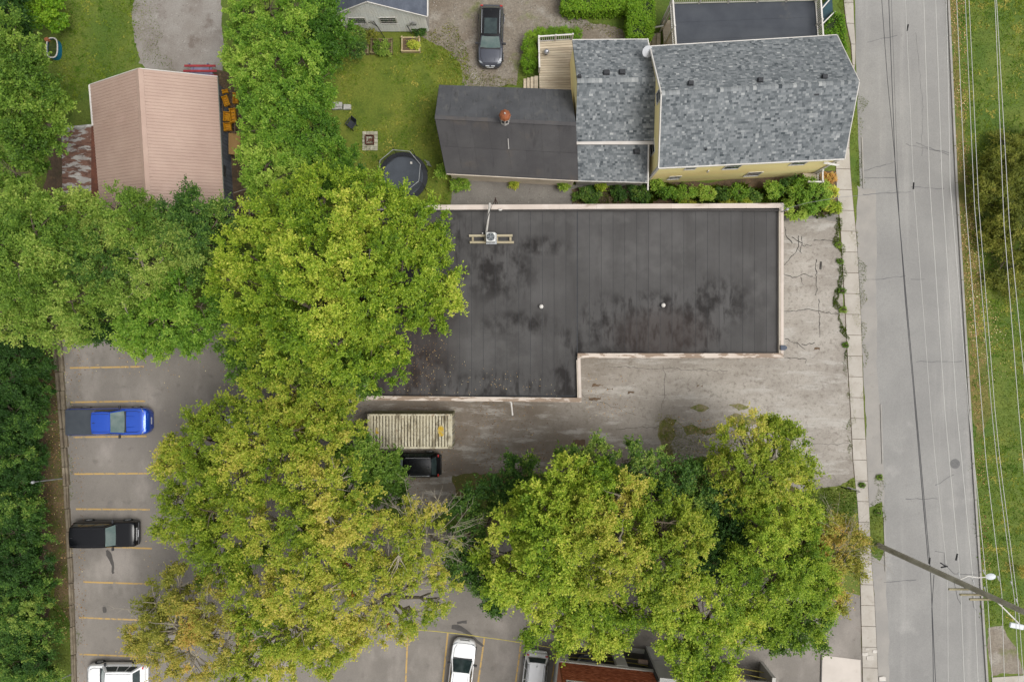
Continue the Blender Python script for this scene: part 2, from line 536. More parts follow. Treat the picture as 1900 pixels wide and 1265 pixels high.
# tar joints across the road
r_ = random.Random(4)
cb = MB()
def crack(mb, pts, w, z, seed=0, step=.35, amp=.06):
    r = random.Random(seed)
    pp = []
    for i in range(len(pts) - 1):
        a = Vector(pts[i]); b = Vector(pts[i + 1])
        k = max(1, int((b - a).length / step))
        for j in range(k): pp.append(a + (b - a) * (j / k) + Vector((r.uniform(-amp, amp), r.uniform(-amp, amp))))
    pp.append(Vector(pts[-1]))
    for i in range(len(pp) - 1):
        d = pp[i + 1] - pp[i]
        if d.length < 1e-6: continue
        nr = Vector((-d.y, d.x)).normalized() * (w * r.uniform(.5, 1.2) / 2)
        mb.add([(*(pp[i] - nr), z), (*(pp[i + 1] - nr), z), (*(pp[i + 1] + nr), z), (*(pp[i] + nr), z)], [(0, 1, 2, 3)])
for i, (x0, y0, x1, y1) in enumerate([(1600, 330, 1660, 330), (1600, 318, 1660, 300), (1680, 268, 1765, 285), (1700, 265, 1760, 288), (1610, 78, 1665, 66), (1690, 348, 1752, 350), (1600, 362, 1690, 356), (1690, 517, 1715, 518), (1610, 520, 1680, 512), (1700, 671, 1785, 670), (1680, 925, 1740, 925), (1640, 1080, 1700, 1075), (1735, 900, 1770, 880)]):
    crack(cb, PX([(x0, y0), (x1, y1)]), .05, .0165, i)
crack(cb, PX([(1700, 60), (1712, 200), (1710, 290)]), .02, .0165, 31)
cb.build('road_crack', M('road crack', A(118, 117, 117), rough=.95), road, local=True, kind='stuff')
# manhole
mh = MB().lathe([(.36, 0), (.36, .012), (.30, .014), (.0, .014)], 20, P(1772, 860).to_tuple()[:2] + (.009,))
mh.build('manhole_cover', M('cast iron', A(120, 119, 118), A(100, 99, 98), 9., rough=.7), road, local=True)
# worn paint at the right edge + kerb
kerb_px = [(1757, -300), (1757, 0), (1772, 340), (1797, 760), (1803, 860), (1816, 1060), (1829, 1265), (1840, 1500)]
kerb = thing('kerb', 'long pale concrete kerb along the right edge of the road', 'kerb', P(1797, 760))
kp = [P(x, y) for x, y in kerb_px]
ksrc = None
for i in range(len(kp) - 1):
    n = max(1, int((kp[i + 1] - kp[i]).length / 2.4))
    for j in range(n):
        a = lerp(kp[i], kp[i + 1], j / n); b = lerp(kp[i], kp[i + 1], (j + .985) / n)
        MB().bar(a + Vector((.07, 0, .06)), b + Vector((.07, 0, .06)), .15, .12).build('kerb_stone', m_concrete, kerb)
kb = MB()
for (x, y0, y1) in ((1599, 255, 350), (1640, 960, 1060), (1634, 750, 860)):
    kb.bar(P(x, y0) + Vector((0, 0, .03)), P(x + (y1 - y0) * .03, y1) + Vector((0, 0, .03)), .1, .07)
kb.build('kerb_remnant', m_concrete, road, local=True, kind='stuff')

# sidewalk slabs
L_ = [(-300, 1562), (25, 1566), (105, 1584), (180, 1572), (289, 1551), (340, 1551), (418, 1559), (450, 1561), (570, 1568), (672, 1573), (760, 1578), (860, 1583), (924, 1590), (988, 1594), (1116, 1597), (1228, 1600), (1500, 1606)]
R_ = [(-300, 1578), (25, 1583), (105, 1588), (180, 1578), (289, 1575), (340, 1579), (418, 1586), (440, 1589), (592, 1597), (760, 1602), (860, 1608), (943, 1612), (1040, 1616), (1116, 1622), (1265, 1629), (1500, 1636)]
def itp(tab, y):
    for (a, xa), (b, xb) in zip(tab, tab[1:]):
        if a <= y <= b: return xa + (xb - xa) * (y - a) / (b - a)
    return tab[-1][1]
sw = struct('sidewalk', MB().sheet(PX([(itp(L_, y) - 1, y) for y in range(-120, 1400, 40)] + [(itp(R_, y) + 1, y) for y in range(1360, -121, -40)]), .012), m_litter)
y = -110.0
while y < 1330:
    d = 38.5 if not 1200 < y < 1260 else 30
    e = .45
    rr = RR.uniform(-.004, .006)
    q = PX([(itp(L_, y + e), y + e), (itp(R_, y + e), y + e + .6), (itp(R_, y + d - e), y + d - e + .6), (itp(L_, y + d - e), y + d - e)])
    MB().prism(q, .0, .05 + rr).build('paving_slab', m_slab, sw, local=True)
    y += d

# front yard in front of the flat roofed building, and the car park
yard_px = [(1440, 412), (1520, 408), (1556, 410), (1562, 480), (1569, 600), (1577, 760), (1586, 885), (1560, 900), (1490, 912), (1400, 925), (1200, 935), (850, 945), (640, 945), (640, 700), (1080, 650), (1440, 650)]
yard = struct('paved_yard', MB().sheet(ragged(PX(yard_px), .12, .3, 6), .008), m_yard)
lot_px = [(102, 612), (300, 604), (450, 598), (640, 620), (640, 945), (850, 985), (1100, 985), (1597, 1105), (1600, 1265), (1606, 1500), (138, 1500), (138, 1265), (128, 950), (116, 760)]
lot = struct('parking_lot', MB().sheet(ragged(PX(lot_px), .06, .4, 7), .012), m_lot)
for i, pts in enumerate([[(130, 682.5), (267, 680)], [(131, 746), (270, 744)], [(136, 811), (272, 809)], [(138, 879), (275, 878)], [(141, 944), (278, 945)], [(145, 1012), (282, 1017)], [(155, 1079), (285, 1083)], [(147, 1145), (300, 1151)], [(148, 1213), (285, 1218)],
                         [(757, 1165), (750, 1330)], [(831, 1173), (815, 1330)], [(899, 1182), (878, 1330)], [(967, 1190), (948, 1330)], [(1034, 1198), (1013, 1330)], [(1416, 1232), (1404, 1330)]]):
    a, b = P(*pts[0]), P(*pts[1])
    d = (b - a).xy.normalized(); nr = Vector((-d.y, d.x)) * .06
    MB().sheet([(a.xy + nr).to_tuple(), (b.xy + nr).to_tuple(), (b.xy - nr).to_tuple(), (a.xy - nr).to_tuple()], .0165).build('parking_line', m_paint_y, lot, local=True)
# oil stains
def stain(pts, ws, par, seed):
    p = [P(*q) for q in pts]
    left, right = [], []
    for i in range(len(p)):
        d = (p[min(i + 1, len(p) - 1)] - p[max(i - 1, 0)]).normalized()
        nr = Vector((-d.y, d.x, 0)) * ws[i]
        left.append((p[i] + nr).xy.to_tuple()); right.append((p[i] - nr).xy.to_tuple())
    MB().sheet(ragged(left + right[::-1], .03, .12, seed), .0205 + .0015 * seed).build('oil_stain', m_stain, par, local=True)
stain([(198, 1020), (202, 1028), (206, 1038), (210, 1050), (209, 1060), (211, 1063)], [.08, .2, .13, .08, .08, .1], lot, 1)
stain([(838, 1162), (848, 1163), (858, 1167), (872, 1176), (886, 1190), (897, 1198)], [.14, .2, .16, .09, .1, .05], lot, 2)
stain([(848, 1155), (858, 1153), (866, 1153)], [.1, .09, .13], lot, 3)
stain([(193, 1125), (195, 1135)], [.1, .12], lot, 4)
# cracks in the yard
cb = MB()
for i, pts in enumerate([[(1456, 420), (1460, 440), (1470, 452)], [(1470, 440), (1487, 452), (1484, 468)], [(1480, 436), (1480, 462), (1455, 492)], [(1487, 440), (1487, 456), (1507, 455)], [(1508, 445), (1545, 448), (1556, 450)], [(1455, 510), (1475, 516), (1490, 508), (1508, 513)], [(1484, 514), (1488, 522)], [(1455, 578), (1500, 574), (1558, 584)], [(1456, 628), (1478, 637), (1494, 648)], [(1488, 640), (1512, 635)], [(1456, 664), (1495, 666)], [(1519, 555), (1521, 626)], [(1513, 480), (1516, 540)]]):
    crack(cb, PX(pts), .06, .0125, i + 50, .2, .07)
    if i % 2 == 0: crack(cb, PX([pts[1], (pts[1][0] + 9 - i, pts[1][1] + 8)]), .035, .0125, i + 60, .2, .06)
crack(cb, PX([(1524, 484), (1522, 500)]), .18, .0125, 90)
for i, pts in enumerate([[(1140, 795), (1230, 790)], [(1232, 680), (1235, 720), (1228, 760)], [(1130, 680), (1350, 688)], [(990, 700), (1180, 770)], [(1420, 830), (1575, 822)]]):
    crack(cb, PX(pts), .028, .0125, i + 70, .3, .1)
cb.build('yard_crack', m_crack, yard, local=True, kind='stuff')
cb = MB()
for (x, y, w, h, s) in ((1108, 716, 1.0, .35, 1), (1130, 722, .6, .25, 2), (1103, 740, .9, .16, 3), (1298, 717, .5, .3, 4), (1072, 822, 1.1, .5, 5), (1082, 836, .9, .35, 6), (1515, 648, .5, .3, 7), (1170, 728, .5, .2, 8)):
    c = P(x, y)
    rg = ragged([(c.x - w / 2, c.y - h / 2), (c.x + w / 2, c.y - h / 2 * .5), (c.x + w / 2, c.y + h / 2), (c.x - w / 2 * .6, c.y + h / 2)], .12, .12, s)
    cb.sheet(rg, .0110)
cb.build('dirt_patch', M('damp dirt', A(120, 98, 78), A(104, 86, 68), 2.), yard, local=True, kind='stuff')
# pale concrete apron at lower right
ap = thing('concrete_pad', 'pale concrete pad beside the sidewalk at the lower right', 'concrete pad', P(1562, 1240))
MB().prism(PX([(1525, 1214), (1596, 1223), (1598, 1330), (1522, 1330)]), .0, .06).build('slab', M('pale concrete', A(222, 212, 202), A(210, 200, 190), .6, layers=((A(190, 178, 166), 2., .6, .75, .5),)), ap)
MB().prism(PX([(1523, 1213), (1525, 1213), (1522, 1330), (1520, 1330)]), .0, .12).build('edging', M('dark edging', A(110, 106, 102)), ap)
sl = thing('stone_rubble', 'pale flat stones lying beside the pad at the sidewalk edge', 'stones', P(1612, 1215))
for i, (x, y, w) in enumerate(((1604, 1212, .5), (1613, 1219, .6), (1622, 1207, .4), (1608, 1203, .35), (1636, 1258, .6))):
    MB().prism(ragged([(v[0], v[1]) for v in PX([(x - 10 * w, y - 5 * w), (x + 10 * w, y - 6 * w), (x + 11 * w, y + 5 * w), (x - 9 * w, y + 6 * w)])], .04, .15, i), .012, .09).build('stone', M('pale stone', A(226, 220, 212), A(200, 192, 182), 3.), sl)

# lawns, drives, beds (each lies 4 mm above what is under it)
struct('back_lawn', MB().sheet(ragged(PX([(560, 60), (800, 55), (870, 100), (880, 160), (845, 215), (838, 335), (838, 378), (760, 378), (560, 378)]), .16, .25, 12), .004), m_lawn)
struct('gravel_driveway', MB().sheet(ragged(PX([(793, -200), (1060, -200), (1050, 22), (1100, 45), (1160, 58), (1172, 74), (1060, 74), (1010, 56), (975, 92), (962, 130), (958, 160), (862, 165), (856, 120), (818, 85), (780, 66), (790, 55)]), .16, .25, 13), .008), m_gravel)
struct('gravel_alley', MB().sheet(ragged(PX([(836, 332), (1150, 344), (1190, 372), (1190, 385), (838, 385)]), .12, .2, 14), .008), m_gravel2)
struct('side_driveway', MB().sheet(ragged(PX([(246, -200), (411, -200), (412, 60), (410, 150), (290, 150), (256, 118), (247, 60)]), .16, .25, 15), .004), m_gravel3)
struct('gravel_strip', MB().sheet(ragged(PX([(1454, 392), (1490, 384), (1556, 398), (1557, 412), (1454, 416)]), .12, .2, 16), .004), m_gravel2)
struct('gravel_verge', MB().sheet(ragged(PX([(1833, 1165), (1860, 1160), (1880, 1195), (1900, 1248), (1838, 1256), (1834, 1220)]), .15, .25, 17), .004), m_gravel)
struct('cross_path', MB().prism(PX([(1840, 1256), (2000, 1245), (2000, 1400), (1846, 1400)]), 0, .05), m_slab)
struct('soil_verge', MB().sheet(ragged(PX([(40, 640), (118, 640), (124, 900), (134, 1130), (128, 1150), (98, 1110), (84, 950), (92, 850), (60, 700)]), .16, .25, 18), .008), m_soil)
struct('shaded_soil', MB().sheet(ragged(PX([(-60, 560), (90, 600), (90, 1400), (-60, 1400)]), .16, .25, 19), .004), m_litter)
struct('soil_bank', MB().sheet(ragged(PX([(840, 880), (1210, 880), (1250, 855), (1290, 850), (1330, 850), (1480, 905), (1500, 930), (1500, 1085), (1100, 1000), (850, 990)]), .2, .25, 20), .016), m_moss)
struct('shed_soil', MB().sheet(ragged(PX([(405, 130), (450, 150), (470, 400), (300, 420), (80, 400), (96, 240), (170, 240)]), .16, .25, 21), .012), m_litter)
struct('leaf_strip', MB().sheet(ragged(PX([(1759, -100), (1765, -100), (1800, 340), (1825, 600), (1840, 760), (1812, 820), (1798, 700), (1775, 340)]), .16, .25, 22), .004), m_verge)
struct('planting_soil', MB().sheet(ragged(PX([(1060, 352), (1550, 318), (1560, 396), (1450, 400), (1440, 380), (1060, 380)]), .15, .25, 23), .012), m_litter)
struct('street_verge', MB().sheet(ragged(PX([(1612, 940), (1636, 930), (1640, 1020), (1632, 1040), (1616, 1030)]), .1, .2, 24), .016), m_ground)
struct('corner_lawn', MB().sheet(ragged(PX([(1495, 920), (1560, 900), (1588, 885), (1594, 960), (1592, 1010), (1500, 1010)]), .12, .2, 25), .020), m_ground)

for k_, q_ in enumerate(([(1224, 782), (1240, 774), (1256, 778), (1248, 792), (1254, 806), (1243, 826), (1250, 848), (1236, 872), (1222, 860), (1228, 830), (1220, 806)], [(1266, 792), (1284, 787), (1300, 795), (1326, 789), (1336, 800), (1312, 808), (1290, 803), (1274, 808)], [(1344, 774), (1366, 766), (1384, 774), (1404, 770), (1416, 786), (1388, 790), (1362, 786)], [(1280, 756), (1300, 750), (1316, 757), (1302, 764)], [(1352, 752), (1372, 748), (1390, 756), (1370, 762)])):
    MB().sheet(ragged(PX(q_), .07, .12, 300 + k_), .0142).build('moss_patch', m_moss2, yard, local=True)
# grass blades and fallen leaves
GG = np.random.default_rng(21)
m_blade = leaf_mat('grass blades', [(0, A(70, 100, 20)), (.5, A(104, 122, 34)), (1, A(160, 152, 78))], .3, .7)
bl, tn = [], []
for poly, dens, h, w, z, hue in [
    (PX([(90, 0), (250, 0), (255, 110), (170, 160), (100, 240), (100, 0)]), 70, .08, .05, 0, .2),
    (PX([(600, 70), (870, 100), (870, 160), (815, 215), (835, 378), (700, 378)]), 55, .06, .05, 0, .45),
    (PX([(1765, -20), (1930, -20), (1930, 1180), (1822, 1160), (1806, 780)]), 45, .08, .055, 0, .25),
    (PX([(1578, 180), (1596, 180), (1600, 345), (1580, 345)]), 130, .1, .05, 0, .35),
    (PX([(1560, 0), (1583, 0), (1582, 20), (1562, 20)]), 130, .1, .05, 0, .3),
    (PX([(1500, 905), (1590, 888), (1594, 1010), (1510, 1000)]), 120, .16, .055, .02, .42),
    (PX([(1614, 935), (1636, 930), (1641, 1030), (1618, 1035)]), 120, .14, .05, .016, .4),
    (PX([(1625, 880), (1636, 880), (1640, 940), (1630, 940)]), 120, .1, .05, .012, .6),
    (PX([(98, 640), (120, 640), (138, 1100), (140, 1265), (100, 1265), (90, 1000)]), 60, .12, .05, 0, .3),
    (PX([(1550, 405), (1560, 405), (1563, 480), (1573, 650), (1566, 670), (1560, 600), (1556, 500)]), 420, .13, .06, .01, .3),
    (PX([(1576, 640), (1580, 640), (1588, 860), (1582, 860)]), 160, .09, .05, .01, .35),
    (PX([(1586, 420), (1594, 430), (1606, 760), (1600, 760)]), 120, .09, .05, .012, .5),
    (PX([(1218, 770), (1262, 775), (1252, 860), (1222, 860)]), 45, .07, .08, .012, .65),
    (PX([(1230, 780), (1340, 790), (1480, 905), (1490, 1060), (1000, 960), (1230, 850)]), 60, .11, .055, .014, .6),
    (PX([(1060, 345), (1200, 345), (1210, 380), (1070, 378)]), 160, .2, .05, .01, .1),
    (PX([(1195, 350), (1250, 346), (1450, 340), (1470, 376), (1440, 379), (1200, 379)]), 230, .34, .12, .012, .3),
    (PX([(1455, 340), (1550, 330), (1558, 398), (1460, 400)]), 150, .28, .1, .012, .35),
    (PX([(408, 135), (450, 150), (455, 200), (415, 180)]), 90, .1, .05, .0, .4),
    (PX([(862, 150), (962, 150), (956, 100), (990, 60), (980, 140)]), 70, .08, .05, .0, .5),
    (PX([(795, 80), (850, 60), (880, 130), (860, 150), (820, 130)]), 60, .08, .05, .0, .6),
    (PX([(780, 60), (840, 50), (885, 120), (960, 150), (960, 165), (840, 175), (800, 130)]), 75, .08, .1, .006, .65),
    (PX([(960, 160), (985, 90), (1010, 50), (1060, 40), (1160, 50), (1165, 70), (1000, 66), (975, 150)]), 75, .08, .1, .006, .55),
    (PX([(240, -10), (275, -10), (300, 90), (330, 135), (255, 120)]), 60, .09, .05, .0, .4)]:
    p = scatter(ragged(poly, .45, .3, len(bl) + 200), dens * 2.2, GG)
    keep = GG.random(len(p)) < .25 + noise2(p, 1.4, 3)
    p = p[keep]
    bl.append(blade_faces(p, h, w, GG, z))
    tn.append(np.clip(hue + (noise2(p, .8, 9) - .5) * .5 + GG.normal(0, .12, len(p)), 0, 1))
for poly, dens, hue in [(PX([(90, 0), (250, 0), (255, 110), (170, 160), (100, 240), (100, 0)]), 5, .25), (PX([(600, 70), (870, 100), (870, 160), (815, 215), (835, 378), (700, 378)]), 6, .5), (PX([(1770, -20), (1930, -20), (1930, 1180), (1822, 1160), (1806, 780)]), 6, .35)]:
    p = scatter(poly, dens * 3, GG); p = p[GG.random(len(p)) < noise2(p, .9, 31) * 1.2]
    for k in range(5):
        q = p + GG.normal(0, .09, p.shape)
        bl.append(blade_faces(q, .05, .16, GG, 0, 3.0))
        tn.append(np.clip(hue + np.repeat(GG.normal(0, .25), len(q)) * .3 + (noise2(p, 3., 33) - .5) + GG.normal(0, .1, len(q)), 0, 1))
o = obj_of('grass', np_mesh('grass', np.concatenate(bl), 3, np.concatenate(tn), m_blade), label='short green grass growing on the lawns and verges', kind='stuff')

def flat_leaves(polys, g, z, size=(.05, .11)):
    fs, tn = [], []
    for poly, dens, hue in polys:
        p = scatter(poly, dens, g)
        keep = g.random(len(p)) < noise2(p, 1.2, 7) ** 1.5 * 1.8
        p = p[keep]; n = len(p)
        a = g.uniform(0, 2 * PI, n); L = g.uniform(size[0], size[1], n)
        d = np.c_[np.cos(a), np.sin(a), g.uniform(-.25, .25, n)] * L[:, None]
        s = np.c_[-np.sin(a), np.cos(a), g.uniform(-.25, .25, n)] * (L * .35)[:, None]
        b = np.c_[p, np.full(n, z) + g.uniform(.004, .03, n)]
        fs.append(np.stack([b - d * .5, b + s, b + d * .5, b - s], 1))
        tn.append(np.clip(hue + g.normal(0, .25, n), 0, 1))
    return np.concatenate(fs), np.concatenate(tn)
m_fallen = leaf_mat('fallen leaves', [(0, A(92, 68, 48)), (.35, A(140, 108, 72)), (.7, A(180, 152, 108)), (1, A(206, 194, 160))], .1, .8)
f, t = flat_leaves([
    (PX([(1758, -20), (1790, -20), (1800, 340), (1822, 500), (1812, 640), (1799, 640), (1774, 340)]), 60, .5),
    (PX([(1785, 300), (1860, 500), (1870, 700), (1812, 720), (1790, 440)]), 34, .6),
    (PX([(1798, 640), (1815, 640), (1838, 1060), (1822, 1060)]), 40, .35),
    (PX([(122, 620), (150, 620), (164, 1265), (140, 1265)]), 26, .2),
    (PX([(128, 620), (300, 620), (330, 700), (140, 700)]), 9, .4),
    (PX([(640, 745), (980, 745), (1080, 850), (860, 940), (700, 940)]), 16, .15),
    (PX([(1085, 690), (1180, 700), (1180, 770), (1090, 780)]), 10, .3),
    (PX([(1240, 770), (1420, 790), (1420, 900), (1200, 900)]), 22, .45),
    (PX([(1480, 905), (1610, 890), (1620, 1120), (1520, 1180)]), 10, .5),
    (PX([(300, 600), (800, 960), (850, 1180), (250, 1265)]), 2, .6),
    (PX([(60, 650), (125, 650), (138, 1200), (90, 1200)]), 25, .5)], GG, .02)
f2, t2 = flat_leaves([(PX([(672, 735), (1070, 735), (1000, 700), (860, 660), (800, 560), (700, 560)], 4.0), 9, .7), (PX([(672, 600), (840, 600), (800, 735), (672, 735)], 4.0), 22, .15)], GG, 3.93, (.03, .07))
f = np.concatenate([f, f2]); t = np.concatenate([t, t2])
obj_of('fallen_leaves', np_mesh('fallen_leaves', f, 4, t, m_fallen), label='scattered brown fallen leaves along kerbs and under the trees', kind='stuff')
# loose stones on the drive
p = scatter(PX([(795, 0), (1040, 0), (1040, 60), (960, 140), (860, 140), (800, 60)]), 26, GG)
p = np.r_[p, scatter(PX([(255, 0), (408, 0), (405, 120), (300, 120)]), 12, GG), scatter(PX([(840, 345), (1150, 350), (1150, 376), (840, 376)]), 14, GG)]
n = len(p); r = GG.uniform(.015, .05, n)[:, None]
bz = np.c_[p, np.full(n, .012)]
ring = [np.c_[np.cos(k * 2.09) * r[:, 0], np.sin(k * 2.09) * r[:, 0], np.zeros(n)] * GG.uniform(.7, 1.3, (n, 1)) for k in range(3)]
top = bz + np.c_[np.zeros((n, 2)), r[:, 0] * .9]
fs = np.concatenate([np.stack([bz + ring[k], bz + ring[(k + 1) % 3], top], 1) for k in range(3)])
tt = np.tile(GG.random(n), 3)
obj_of('loose_stones', np_mesh('loose_stones', fs, 3, tt, tint_mat('loose stone', [(0, A(110, 100, 90)), (.6, A(176, 170, 160)), (1, A(214, 210, 204))])), label='loose pale gravel stones strewn over the driveways', kind='stuff')
# ------------------------------------------------------------------ building surfaces
def roof_cols(dark, mid, light):
    return [(0, A(*dark)), (.5, A(*mid)), (1, A(*light))]
m_shingle = tint_mat('asphalt shingle', [(0, A(76, 82, 86)), (.3, A(112, 117, 120)), (.65, A(144, 148, 150)), (1, A(184, 186, 185))], grain=.12, gscale=18,
                     layers=((A(112, 116, 122), .5, .55, .8, .35),))
m_under = M('roof underlay', A(80, 84, 90), rough=.95)
m_yellow = M('yellow siding', A(242, 210, 152, .85), A(234, 200, 142, .85), .6, layers=((A(216, 184, 128, .9), 1.5, .62, .8, .4),), bump=.6, bscale=5, stretch=(.05, .05, 6))
m_white = M('white trim', A(236, 232, 226), A(222, 216, 208), 1.4, rough=.6)
m_glass = M('window glass', (.03, .038, .045, 1), (.06, .07, .08, 1), .7, rough=.08, spec=.7)
m_dark = M('black plastic vent', A(46, 48, 52), A(56, 58, 62), 5., rough=.6)
m_wood = M('weathered decking', A(214, 200, 176, 1.35), A(188, 172, 148, 1.35), 1.2, 7, layers=((A(150, 132, 110), 2.5, .55, .75, .6, (.3, 3, 1)),), objvar=.2, grain=.1, gscale=20, stretch=(.3, 2, 1))
m_cream = M('cream masonry', A(212, 200, 184, .95), A(196, 184, 168, .95), .7, layers=((A(160, 146, 128), 1.2, .6, .8, .5),), bump=.4, bscale=14)
m_galv = M('galvanised metal', A(190, 192, 194), A(168, 170, 172), 3., rough=.45, metal=.3)

def wallbox(poly, z0, z1, parent, mat, name='wall'):
    """each side of the outline is a wall panel of its own, 0.2 thick, butted at the corners"""
    n = len(poly)
    ar = sum(poly[i][0] * poly[(i + 1) % n][1] - poly[(i + 1) % n][0] * poly[i][1] for i in range(n))
    p = [Vector(v[:2]) for v in (poly if ar > 0 else poly[::-1])]
    for i in range(n):
        a, b = p[i], p[(i + 1) % n]
        d = (b - a).normalized(); inn = Vector((-d.y, d.x)) * .2
        MB().prism([a.to_tuple(), (b - d * .201).to_tuple(), (b - d * .201 + inn).to_tuple(), (a + inn).to_tuple()], z0, z1).build(name, mat, parent)

def window(parent, c, out, w, h, frame=m_white, mull=1):
    """window set in a wall: c centre on the wall face, out = outward unit vector"""
    c = Vector(c); out = Vector(out).normalized(); t = Vector((-out.y, out.x, 0)); up = Vector((0, 0, 1))
    fb = MB()
    fb.bar(c - t * (w / 2) - up * (h / 2 - .04) + out * .02, c + t * (w / 2) - up * (h / 2 - .04) + out * .02, .08, .08)
    fb.bar(c - t * (w / 2) + up * (h / 2 - .04) + out * .012, c + t * (w / 2) + up * (h / 2 - .04) + out * .012, .05, .08)
    for s_ in (-1, 1):
        fb.bar(c + t * (s_ * (w / 2 - .04)) - up * (h / 2 - .09) + out * .012, c + t * (s_ * (w / 2 - .04)) + up * (h / 2 - .09) + out * .012, .08, .05, up=out)
    for k in range(mull):
        z = -h / 2 + h * (k + 1) / (mull + 1)
        fb.bar(c - t * (w / 2 - .08) + up * z + out * .016, c + t * (w / 2 - .08) + up * z + out * .016, .03, .04)
    f = fb.build('window', frame, parent)
    MB().bar(c - t * (w / 2 - .08) + out * .012, c + t * (w / 2 - .08) + out * .012, .024, h - .16).build('pane', m_glass, f)
    return f

def shingles(parent, slopes, expo=.14, tab=.165, seed=0):
    r = random.Random(seed)
    mb = MB()
    for q in slopes:          # q = [eave a, eave b, ridge b, ridge a]
        q = [Vector(p) for p in q]
        n = (q[1] - q[0]).cross(q[3] - q[0]).normalized()
        if n.z < 0: n = -n
        rows = max(2, int(((q[3] - q[0]).length + (q[2] - q[1]).length) / 2 / expo))
        for i in range(rows):
            a0 = lerp(q[0], q[3], i / rows); b0 = lerp(q[1], q[2], i / rows)
            a1 = lerp(q[0], q[3], (i + 1) / rows); b1 = lerp(q[1], q[2], (i + 1) / rows)
            L = (b0 - a0).length
            u = 0.0
            base = r.random()
            while u < 1 - 1e-6:
                w = tab * r.uniform(.55, 1.7) / L
                v = min(1, u + w)
                if 1 - v < .12 / L: v = 1
                p = [lerp(a0, b0, u), lerp(a0, b0, v - .004 / L), lerp(a1, b1, v - .004 / L), lerp(a1, b1, u)]
                lift = r.choice((.01, .014, .018))
                tn = min(1, max(0, r.gauss(.45, .175)))
                f0, f1 = p[0] + n * lift, p[1] + n * lift
                g0, g1 = p[2] + n * .004, p[3] + n * .004
                mb.add([f0, f1, g0, g1, p[0], p[1]], [(0, 1, 2, 3), (4, 5, 1, 0)], tn)
                u = v
    return mb.build('shingles', m_shingle, parent, kind='stuff')

def ridge_caps(parent, a, b, na, nb, pitch=.23, seed=0):
    """saddle shaped caps along the ridge a-b; na, nb = downslope unit vectors"""
    r = random.Random(seed)
    a, b = Vector(a), Vector(b)
    n = int((b - a).length / pitch)
    for i in range(n):
        p = lerp(a, b, i / n); q = lerp(a, b, (i + .96) / n)
        up = Vector((0, 0, .03 + (i % 2) * .004)); w = .17
        mb = MB()
        mb.add([p + na * w + up, p + up, p + nb * w + up, q + na * w + up * .8, q + up * .8, q + nb * w + up * .8], [(0, 1, 4, 3), (1, 2, 5, 4)], min(1, max(0, r.gauss(.7, .2))))
        mb.build('ridge_cap', m_shingle, parent)

def roof_vent(parent, p, s=.32):
    p = Vector(p)
    mb = MB()
    mb.box(p + Vector((0, 0, .06)), (s * 1.25, s * 1.0, .05)); mb.box(p + Vector((0, .02, .15)), (s, s * .8, .14))
    return mb.build('roof_vent', m_dark, parent, bevel=.02)

# ------------------------------------------------------------------ 1. the flat roofed building in the middle
HB = 4.3
flat = thing('flat_roof_building', 'low L shaped building with dark flat membrane roof and pale coping', 'building', P(1060, 560))
outl = [(690, 381), (1454, 377), (1454, 664), (1077, 664), (1079, 746), (668, 742)]
ow = [P(x, y, HB) for x, y in outl]
wallbox([(p.x, p.y) for p in [ow[0] + Vector((.06, -.06, 0)), ow[1] + Vector((-.06, -.06, 0)), ow[2] + Vector((-.06, .06, 0)), ow[3] + Vector((-.06, .06, 0)), ow[4] + Vector((-.06, .06, 0)), ow[5] + Vector((.06, .06, 0))]], 0, HB - .06, flat, m_cream)
g = NT('roof membrane')
c0 = g.mix(g.ramp(g.noise(.35, 6), .3, .7), A(79, 77, 76), A(93, 91, 90))
c0 = g.mix(g.ramp(g.noise(1.0, 6, .6, (1.2, .12, 1), True, 2.), .45, .75, 0, .5), c0, A(66, 63, 62))
dk = g.blob([tuple(P(x, y, HB).xy) + (a / 25., b / 25.) for (x, y, a, b) in ((1060, 640, 44, 46), (1052, 705, 50, 62), (1120, 600, 60, 70), (1240, 605, 130, 72), (1310, 625, 60, 46), (1210, 570, 130, 40), (1180, 640, 110, 30), (865, 490, 18, 46), (925, 500, 90, 80), (1000, 455, 70, 24), (820, 440, 70, 80), (800, 560, 60, 90), (760, 690, 110, 80), (960, 600, 90, 30), (950, 715, 210, 34), (1330, 560, 90, 60))])
pat = g.math('MAXIMUM', g.ramp(g.noise(1.0, 4, .55, (1.2, .7, 1), True, 6.), .42, .66), g.ramp(g.noise(2.2, 3, .5, (1.4, .35, 1), True, 16.), .52, .7, 0, .8))
c0 = g.mix(g.math('MULTIPLY', g.math('MULTIPLY', dk, pat), 1.0), c0, A(42, 39, 38))
lt = g.blob([tuple(P(x, y, HB).xy) + (a / 25., b / 25.) for (x, y, a, b) in ((1410, 530, 70, 90), (1000, 400, 420, 22), (930, 640, 120, 60), (1180, 470, 200, 70))])
c0 = g.mix(g.math('MULTIPLY', lt, g.ramp(g.noise(.8, 6, .6, (1, 1, 1), True, 8.), .4, .7, 0, .5)), c0, A(104, 102, 100))
wb_ = g.blob([tuple(P(x, y, HB).xy) + (a / 25., b / 25.) for (x, y, a, b) in ((740, 650, 130, 120), (800, 580, 60, 60), (1230, 620, 120, 60))])
c0 = g.mix(g.math('MULTIPLY', wb_, .45), c0, A(58, 44, 38))
oi = g.n('ShaderNodeObjectInfo').outputs['Random']
f_ = g.ramp(oi, 0, 1, .95, 1.05, False)
gr = g.math('MULTIPLY', f_, g.ramp(g.noise(40, 2, .7), .2, .8, .92, 1.08, False))
sc_ = g.n('ShaderNodeVectorMath', operation='SCALE'); g.l(c0, sc_.inputs[0]); g.l(gr, sc_.inputs['Scale'])
